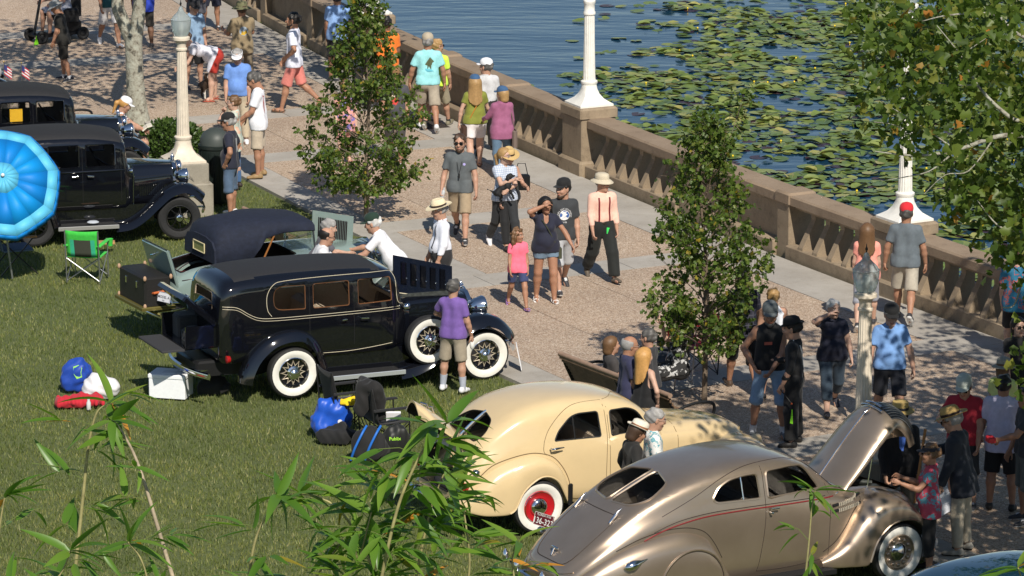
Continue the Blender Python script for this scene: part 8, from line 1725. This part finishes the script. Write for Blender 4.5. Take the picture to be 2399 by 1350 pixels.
limbs = [([(0, 0, -.1), (0, 0, .5), (-.1, .1, 2.2), (-.2, .2, 3.8), (-.2, .1, 6.5)], [.32, .25, .21, .17, .08]),
         ([(-.2, .2, 3.3)]+tw([(2560, 330), (2399, 318), (2330, 322), (2240, 352), (2150, 365), (2050, 355)], 1, 1)[0], [.10, .06, .034, .028, .02, .014, .005]), tw([(2240, 352), (2180, 400), (2120, 415), (2060, 425)], .012, .003), tw([(2150, 365), (2110, 300), (2040, 285)], .008, .003), tw([(2240, 352), (2150, 290), (2060, 235)], .010, .003),
         ([(-.2, .2, 3.9)]+tw([(2540, 290), (2399, 285), (2350, 262), (2290, 200), (2250, 130), (2195, 60)], 1, 1)[0], [.09, .05, .026, .022, .016, .010, .004]), tw([(2290, 200), (2200, 195), (2120, 165)], .009, .003), tw([(2250, 130), (2310, 90)], .008, .003),
         ([(-.2, .2, 4.6)]+tw([(2520, 110), (2399, 88), (2330, 35), (2230, 35), (2160, 50)], 1, 1)[0], [.07, .04, .020, .014, .010, .004]), tw([(2330, 322), (2270, 400), (2215, 410), (2165, 455)], .010, .003),
         ([(-.1, .1, 2.6)]+tw([(2480, 560), (2399, 545), (2340, 530), (2290, 470)], 1, 1)[0], [.05, .03, .014, .010, .004]), tw([(2430, 640), (2399, 655), (2375, 715), (2345, 720)], .016, .007)]
big_tree(b1, 'maple reaching in from the lawn with bare silvery twigs over the lake', limbs, cp, leaf_map, .125, .2, 9, nleaf=50, spread=.26, lobed=True)
# --- hedge
b2 = G(398, 372); rs = np.random.RandomState(6); t = thing('hedge', 'low clipped round green hedge beside the lamp plinth', 'hedge', b2); P, D = [], []
for k in range(5200):
    a, u = rs.rand()*2*PI, rs.rand(); r_ = (.62+.40*rs.rand()) if rs.rand() < .8 else rs.rand(); th = math.acos(u); n_ = np.array((math.cos(a)*math.sin(th), math.sin(a)*math.sin(th), math.cos(th))); P.append(n_*np.array((.70, .85, .62))*min(r_, 1)+np.array((0, .35, .02))); D.append(n_+rs.normal(size=3)*.6)
o = put('foliage', leaves_mesh('foliage', P, D, .075, leaf_mat('hedge_leaf', [(0, (.03, .06, .012)), (.6, (.055, .10, .018)), (1, (.085, .14, .03))], .2), rs=rs), t); o['kind'] = 'stuff'
q = MB(); q.sphere((0, .35, .0), 1.0, 16, 10, sc=(.56, .68, .50)); q.build('dark_core', mat('hedge_core', (.012, .016, .008), .95), t, 180)  # plain near-black ellipsoid filling the hedge behind its leaves
# --- grass
rs = np.random.RandomState(2); N = 480000
Yc = 43+36*rs.rand(N)**1.15; hw_ = (1225/CAM_F)*Yc*1.2; Xc = -hw_+2*hw_*rs.rand(N)
dx, dy = Xc-ARC_C[0], Yc-ARC_C[1]; rr = np.sqrt(dx*dx+dy*dy); tt = rr-ARC_R; ss = np.arctan2(dy, dx)*ARC_R
le = np.where(ss < -515.7, 14.05, np.where(ss < -501.7, 5.66, 7.77)); keep = tt > le; Xc, Yc = Xc[keep], Yc[keep]; n_ = len(Xc)
clump = .5+.5*np.sin(Xc*2.1+np.sin(Yc*1.3)*1.7)*np.sin(Yc*1.9+np.cos(Xc*1.1)*1.4); hgt = (.022+.034*rs.rand(n_))*(.75+.5*clump); az = rs.rand(n_)*2*PI; wd = .0055+.004*rs.rand(n_); ln = rs.rand(n_)*.9; az2 = rs.rand(n_)*2*PI
bx, by = np.cos(az)*wd, np.sin(az)*wd; z0_ = np.full(n_, LAWN_Z-.032)
V = np.stack([np.stack([Xc-bx, Yc-by, z0_], 1), np.stack([Xc+bx, Yc+by, z0_], 1), np.stack([Xc+np.cos(az2)*hgt*ln, Yc+np.sin(az2)*hgt*ln, z0_+hgt+.012], 1)], 1).reshape(-1, 3)
gm = leaf_mat('grass_blade', [(0, (.095, .125, .03)), (.45, (.16, .195, .052)), (.8, (.225, .25, .08)), (1, (.34, .32, .15))], .3, .55, .8)
go = put('grass', npmesh('grass', V, np.arange(3*n_).reshape(-1, 3), gm, False)); tag(go, 'short mown grass blades covering the lawn', kind='stuff')
# --- lily pads
rs = np.random.RandomState(14)
def pad_mesh(v):
    q = MB(); n_ = 14; notch = .35; pts = [(0.02, 0)]
    for i in range(n_+1):
        a = notch+(2*PI-2*notch)*i/n_; r_ = 1.0+.04*math.sin(5*a); pts.append((r_*math.cos(a), r_*math.sin(a)))
    def zf(x, y):
        if v == 0: return .015+.03*(x*x+y*y)**2
        if v == 1: return .02+.36*max(0, y-.30)**1.3+.03*x*x
        if v == 2: return .02+.42*abs(y)**1.6
        if v == 3: return .02+.26*max(0, x*.7-y*.7-.2)**1.2+.15*max(0, -y-.5)
        return -.002+.008*x
    if v == 2: pts2 = [(x, y*.62) for x, y in pts]
    elif v == 1: pts2 = [(x, y if y < .3 else .3+(y-.3)*.45) for x, y in pts]
    else: pts2 = pts
    inner = [(x*.55, y*.55) for x, y in pts2[1:]]
    vs_ = [(pts2[0][0], pts2[0][1], zf(*pts[0]))]+[(x, y, zf(x/.55*.55, y)) for x, y in inner]+[(x2, y2, zf(x, y)) for (x2, y2), (x, y) in zip(pts2[1:], pts[1:])]
    m = n_+1; fs = [(0, 1+i, 2+i) for i in range(n_)]+[(1+i, 1+m+i, 2+m+i, 2+i) for i in range(n_)]
    return np.array(vs_), fs
def f_pad(cols):
    def f(n, l, b):
        oi = n.new('ShaderNodeObjectInfo'); g = n.new('ShaderNodeNewGeometry'); a = n.new('ShaderNodeMath'); a.operation = 'ADD'; l.new(oi.outputs['Random'], a.inputs[0]); l.new(g.outputs['Random Per Island'], a.inputs[1]); fr = n.new('ShaderNodeMath'); fr.operation = 'FRACT'; l.new(a.outputs[0], fr.inputs[0])
        c = ramp(n, l, fr.outputs[0], cols); tc = n.new('ShaderNodeTexCoord'); v = ramp(n, l, noise(n, l, tc.outputs['Object'], 7, 4), [(.3, (.75, .75, .75)), (.7, (1.1, 1.1, 1.05))]); c = mixc(n, l, 1.0, c, v, 'MULTIPLY')
        bk = mixc(n, l, g.outputs['Backfacing'], c, (.26, .27, .09)); l.new(bk, b.inputs['Base Color']); b.inputs['Roughness'].default_value = .42
    return f
padm = [node_mat('lily_pad_green', f_pad([(0, (.08, .13, .03)), (.5, (.14, .195, .05)), (.85, (.21, .25, .07)), (1, (.32, .30, .10))])), node_mat('lily_pad_purple', f_pad([(0, (.035, .018, .03)), (1, (.06, .035, .04))]))]
PADS = [pad_mesh(v) for v in range(5)]; pme = []
for v in range(5):
    q = MB(); q.add(PADS[v][0], PADS[v][1]); me = q.mesh('lily_pad'); me.materials.append(padm[1 if v == 4 else 0]); me.polygons.foreach_set('use_smooth', [True]*len(me.polygons)); pme.append(me)
dense_edge = [(-60, 1700), (0, 1620), (20, 1530), (60, 1560), (110, 1490), (150, 1440), (200, 1400), (240, 1330), (300, 1420), (340, 1500), (420, 1560), (600, 1800), (800, 2200)]
dy_, dx_ = [e[0] for e in dense_edge], [e[1] for e in dense_edge]; cand = []
while len(cand) < 5600:
    X, Yv = .2+15.5*rs.rand(), 52+52*rs.rand(); p = Vector((X, Yv, WATER_Z)); d = math.hypot(X-ARC_C[0], Yv-ARC_C[1])
    if d > ARC_R-.75: continue
    x, y = pxof(p)
    if x > 2560 or y < -40: continue
    ed = np.interp(y, dy_, dx_); dd = x-ed+60*math.sin(y*.045)+40*math.sin(y*.11+1)
    if dd < -260: continue
    pr = 1.0 if dd > 90 else (.50 if dd > 0 else .045*math.exp(dd/110)*6*.25)
    if y < 60 and x > 1500: pr *= .35+.65*max(0, y)/60
    if math.sin(X*1.7+Yv*.9)+math.sin(Yv*1.1-X*.6+2) < -1.25: pr *= .12
    if rs.rand() < pr: cand.append((Yv, X))
cand.sort(); VV, FF, MI = [], [], []; nb_ = 0
for i, (Yv, X) in enumerate(cand):
    v = rs.choice(5, p=(.46, .17, .11, .16, .10)); s_ = .115+.075*rs.rand(); a = rs.rand()*2*PI; tx, ty = rs.normal()*.05, rs.normal()*.05; zz = WATER_Z+.004+.012*rs.rand()+(.02 if v in (1, 2, 3) else 0)
    if i < 300:
        o = put('lily_pad', pme[v], None, (X, Yv, zz), (tx*.5, ty*.5, a)); o.scale = (s_, s_, s_); tag(o, ('flat round green lily pad floating among the others', 'green lily pad with one edge curled up', 'narrow green lily pad folded up along both sides', 'green lily pad with a raised corner', 'dark purple lily pad lying flat on the water')[v], 'lily pad', 'lily pads on the lake')
    else:
        V = PADS[v][0]*s_; c_, n1 = math.cos(a), math.sin(a); V = np.stack([V[:, 0]*c_-V[:, 1]*n1+X, V[:, 0]*n1+V[:, 1]*c_+Yv, V[:, 2]+zz+tx*V[:, 0]+ty*V[:, 1]], 1); VV.append(V)
        for f in PADS[v][1]:
            if len(f) == 4: FF += [(f[0]+nb_, f[1]+nb_, f[2]+nb_), (f[0]+nb_, f[2]+nb_, f[3]+nb_)]; MI += [1 if v == 4 else 0]*2
            else: FF.append(tuple(q_+nb_ for q_ in f)); MI.append(1 if v == 4 else 0)
        nb_ += len(V)
o = put('lily_pads', npmesh('lily_pads', np.concatenate(VV), FF, padm, True, MI)); tag(o, 'mass of green lily pads spreading over the lake', kind='stuff')
q = MB(); q.sphere((0, 0, .05), .022, 10, 7); q.tube([(0, 0, -.05), (0, 0, .04)], .008, 5); me = q.mesh('bud'); me.materials.append(mat('yellow_bud', (.75, .55, .02), .5)); me.polygons.foreach_set('use_smooth', [True]*len(me.polygons))
for k in range(70):
    Yv, X = cand[int(len(cand)*rs.rand())]; o = put('lily_bud', me, None, (X+.1, Yv, WATER_Z+.01)); tag(o, 'small yellow water lily bud standing between the pads', 'bud', 'yellow lily buds')
# --- bamboo in front
rs = np.random.RandomState(33)
def f_bamboo(n, l, b):
    oi = n.new('ShaderNodeObjectInfo'); c = ramp(n, l, oi.outputs['Random'], [(0, (.07, .16, .018)), (.5, (.11, .22, .026)), (.9, (.17, .28, .035)), (.965, (.17, .22, .03)), (.985, (.55, .24, .03)), (1, (.6, .28, .05))]); l.new(c, b.inputs['Base Color']); b.inputs['Roughness'].default_value = .38
    tr = n.new('ShaderNodeBsdfTranslucent'); l.new(mixc(n, l, 1.0, c, (1.5, 1.7, .5), 'MULTIPLY'), tr.inputs['Color']); ms = n.new('ShaderNodeMixShader'); ms.inputs[0].default_value = .35; l.new(b.outputs[0], ms.inputs[1]); l.new(tr.outputs[0], ms.inputs[2]); l.new(ms.outputs[0], n['Material Output'].inputs['Surface'])
bam_leaf = node_mat('bamboo_leaf', f_bamboo); bam_stem = mat('bamboo_culm', (.30, .27, .12), .5, var=.3, vscale=14); bam_twig = mat('bamboo_twig', (.13, .17, .04), .6); bam_dry = mat('bamboo_dry_culm', (.42, .34, .24), .55, var=.3, vscale=18)
LM = []
for v in range(4):
    q = MB(); n_ = 7; rows = []; dr = (.10, .30, .55, .20)[v]
    for i in range(n_+1):
        u = i/n_; w_ = .098*math.sin(PI*min(1, u**.62*.97+.02))**.9*(1 if u < .97 else .3); z = -dr*u*u*.6; rows.append([(u, -w_, z+.35*w_), (u, 0, z), (u, w_, z+.35*w_)])
    q.loft([[Vector(p_) for p_ in r_] for r_ in rows], closed=False); me = q.mesh('leaf'); me.materials.append(bam_leaf); me.polygons.foreach_set('use_smooth', [True]*len(me.polygons)); LM.append(me)
def leaf_at(t, p, d, L):
    d = Vector(d).normalized(); B = frame_from(d, Vector((rs.normal()*.35, rs.normal()*.35, 1))); o = put('leaf', LM[rs.randint(4)], t, p); o.rotation_euler = B.to_euler(); s_ = L*(.75+.5*rs.rand()); o.scale = (s_, s_*(.85+.3*rs.rand()), s_)
def bamboo(label, stem, Y, r0, dry=False, step=.085, leaves=(4, 7), tw_len=.20, LL=.26, top_leaves=True, side=None, below=1.0):
    pts = [GY(x, y, Y+.25*rs.normal()*0) for x, y in stem]; base = Vector((pts[0].x+(pts[0].x-pts[1].x)*3.0, Y+.3, 0)); t = thing('bamboo', label, 'bamboo', base, 0, 'bamboo stems in front of the lawn')
    L = [p-base for p in pts]; 
    cv = [tuple(Vector((0, 0, 0)).lerp(L[0], i/8)) for i in range(8)]+catmull([tuple(v) for v in L], 10); n_ = len(cv); q = MB(); q.tube(cv, [max(.004, r0*(1-.75*(i/n_)**2)) for i in range(n_)], 7); q.build('culm', bam_dry if dry else bam_stem, t, 60)
    acc = 0; zmin = L[0].z-below; k = 0
    for a, b in zip(cv, cv[1:]):
        a, b = Vector(a), Vector(b); acc += (b-a).length
        if a.z < zmin or acc < step: continue
        acc = 0; k += 1; az = (0 if k % 2 else PI)+rs.normal()*.7
        if side is not None: az = side+rs.normal()*.8
        d = Vector((math.cos(az), math.sin(az)*.7, .25+.35*rs.rand())).normalized(); tl = tw_len*(.5+.9*rs.rand()); e = a+d*tl+Vector((0, 0, -.10*tl))
        q = MB(); q.tube([a, a+d*tl*.5+Vector((0, 0, .012)), e], .0019, 4); tg = q.build('twig', bam_twig, t, 60)
        for j in range(rs.randint(*leaves)+1):
            u = .1+.9*rs.rand(); dd = d+Vector((rs.normal()*.55, rs.normal()*.55, -.45+rs.normal()*.45)); leaf_at(t, a.lerp(e, u), dd, LL*.76)
    if top_leaves:
        for j in range(7): leaf_at(t, Vector(cv[-1-j % 3]), Vector((rs.normal()*.7, rs.normal()*.6, .1+rs.normal()*.5)), LL)
    return t
bamboo('bamboo with a leafy upright stem in front of the red bag', [(168, 1420), (180, 1300), (196, 1150), (208, 1040), (228, 965), (262, 945)], 19.6, .010, LL=.25, step=.12, leaves=(3, 6))
bamboo('bamboo with a bare arching silvery stem over the lawn', [(425, 1420), (395, 1320), (365, 1220), (338, 1130), (312, 1060), (278, 1000), (262, 985)], 19.4, .011, dry=True, step=.16, leaves=(3, 5), LL=.22)
bamboo('bamboo with short leafy shoots in front of the plain lawn', [(580, 1430), (585, 1340), (600, 1260), (628, 1200), (652, 1160)], 19.0, .008, LL=.24, step=.12, leaves=(3, 5))
bamboo('bamboo reaching sideways with one orange leaf', [(900, 1430), (860, 1300), (800, 1200), (745, 1165), (700, 1158)], 19.3, .008, LL=.23, step=.10)
bamboo('dense bamboo clump whose top hides the boot of the cream saloon', [(880, 1430), (905, 1300), (935, 1180), (975, 1085), (1020, 1010), (1050, 990)], 18.8, .009, LL=.27, step=.06, leaves=(5, 8), tw_len=.26)
bamboo('bamboo stem standing in the middle of the dense clump', [(960, 1430), (985, 1300), (1010, 1190), (1040, 1110)], 19.2, .008, LL=.26, step=.055, leaves=(5, 8), tw_len=.28)
bamboo('leafy bamboo stem below the cream saloon rear wheel', [(1080, 1430), (1100, 1330), (1090, 1220), (1075, 1140)], 19.6, .007, LL=.24, step=.08, leaves=(4, 6))
bamboo('low bamboo shoots at the foot of the dense clump', [(800, 1440), (830, 1360), (850, 1280), (870, 1200)], 18.9, .008, LL=.26, step=.06, leaves=(5, 8), tw_len=.26)
bamboo('thin bamboo with tufted shoots at the lawn edge', [(1190, 1430), (1205, 1370), (1200, 1310), (1215, 1270)], 19.3, .006, LL=.19, step=.10, leaves=(3, 5))
bamboo('slender single bamboo stem in front of the bronze coupe', [(1880, 1430), (1888, 1340), (1896, 1260), (1902, 1190), (1910, 1150)], 19.0, .006, LL=.17, step=.10, leaves=(2, 4), tw_len=.10)
bamboo('bamboo tip in front of the dark blue car roof', [(2420, 1460), (2400, 1380), (2385, 1330)], 18.6, .006, LL=.22, step=.09, leaves=(4, 6))
bamboo('sparse bamboo stem with few leaves standing apart from the others', [(-30, 1430), (-10, 1330), (0, 1230), (12, 1160)], 19.5, .008, LL=.22, step=.2, leaves=(2, 3))
bamboo('bamboo with thin shoots between the two arching stems', [(330, 1440), (345, 1370), (330, 1310), (300, 1270)], 19.1, .006, LL=.20, step=.16, leaves=(2, 4))
bamboo('short bamboo with broad leaves beside the leafy upright stem', [(90, 1440), (120, 1380), (150, 1330), (165, 1290)], 18.8, .007, LL=.24, step=.12, leaves=(3, 5))
bamboo('bamboo shoots in front of the blue backpack', [(700, 1440), (730, 1370), (770, 1310), (800, 1270)], 19.5, .007, LL=.22, step=.12, leaves=(3, 5))
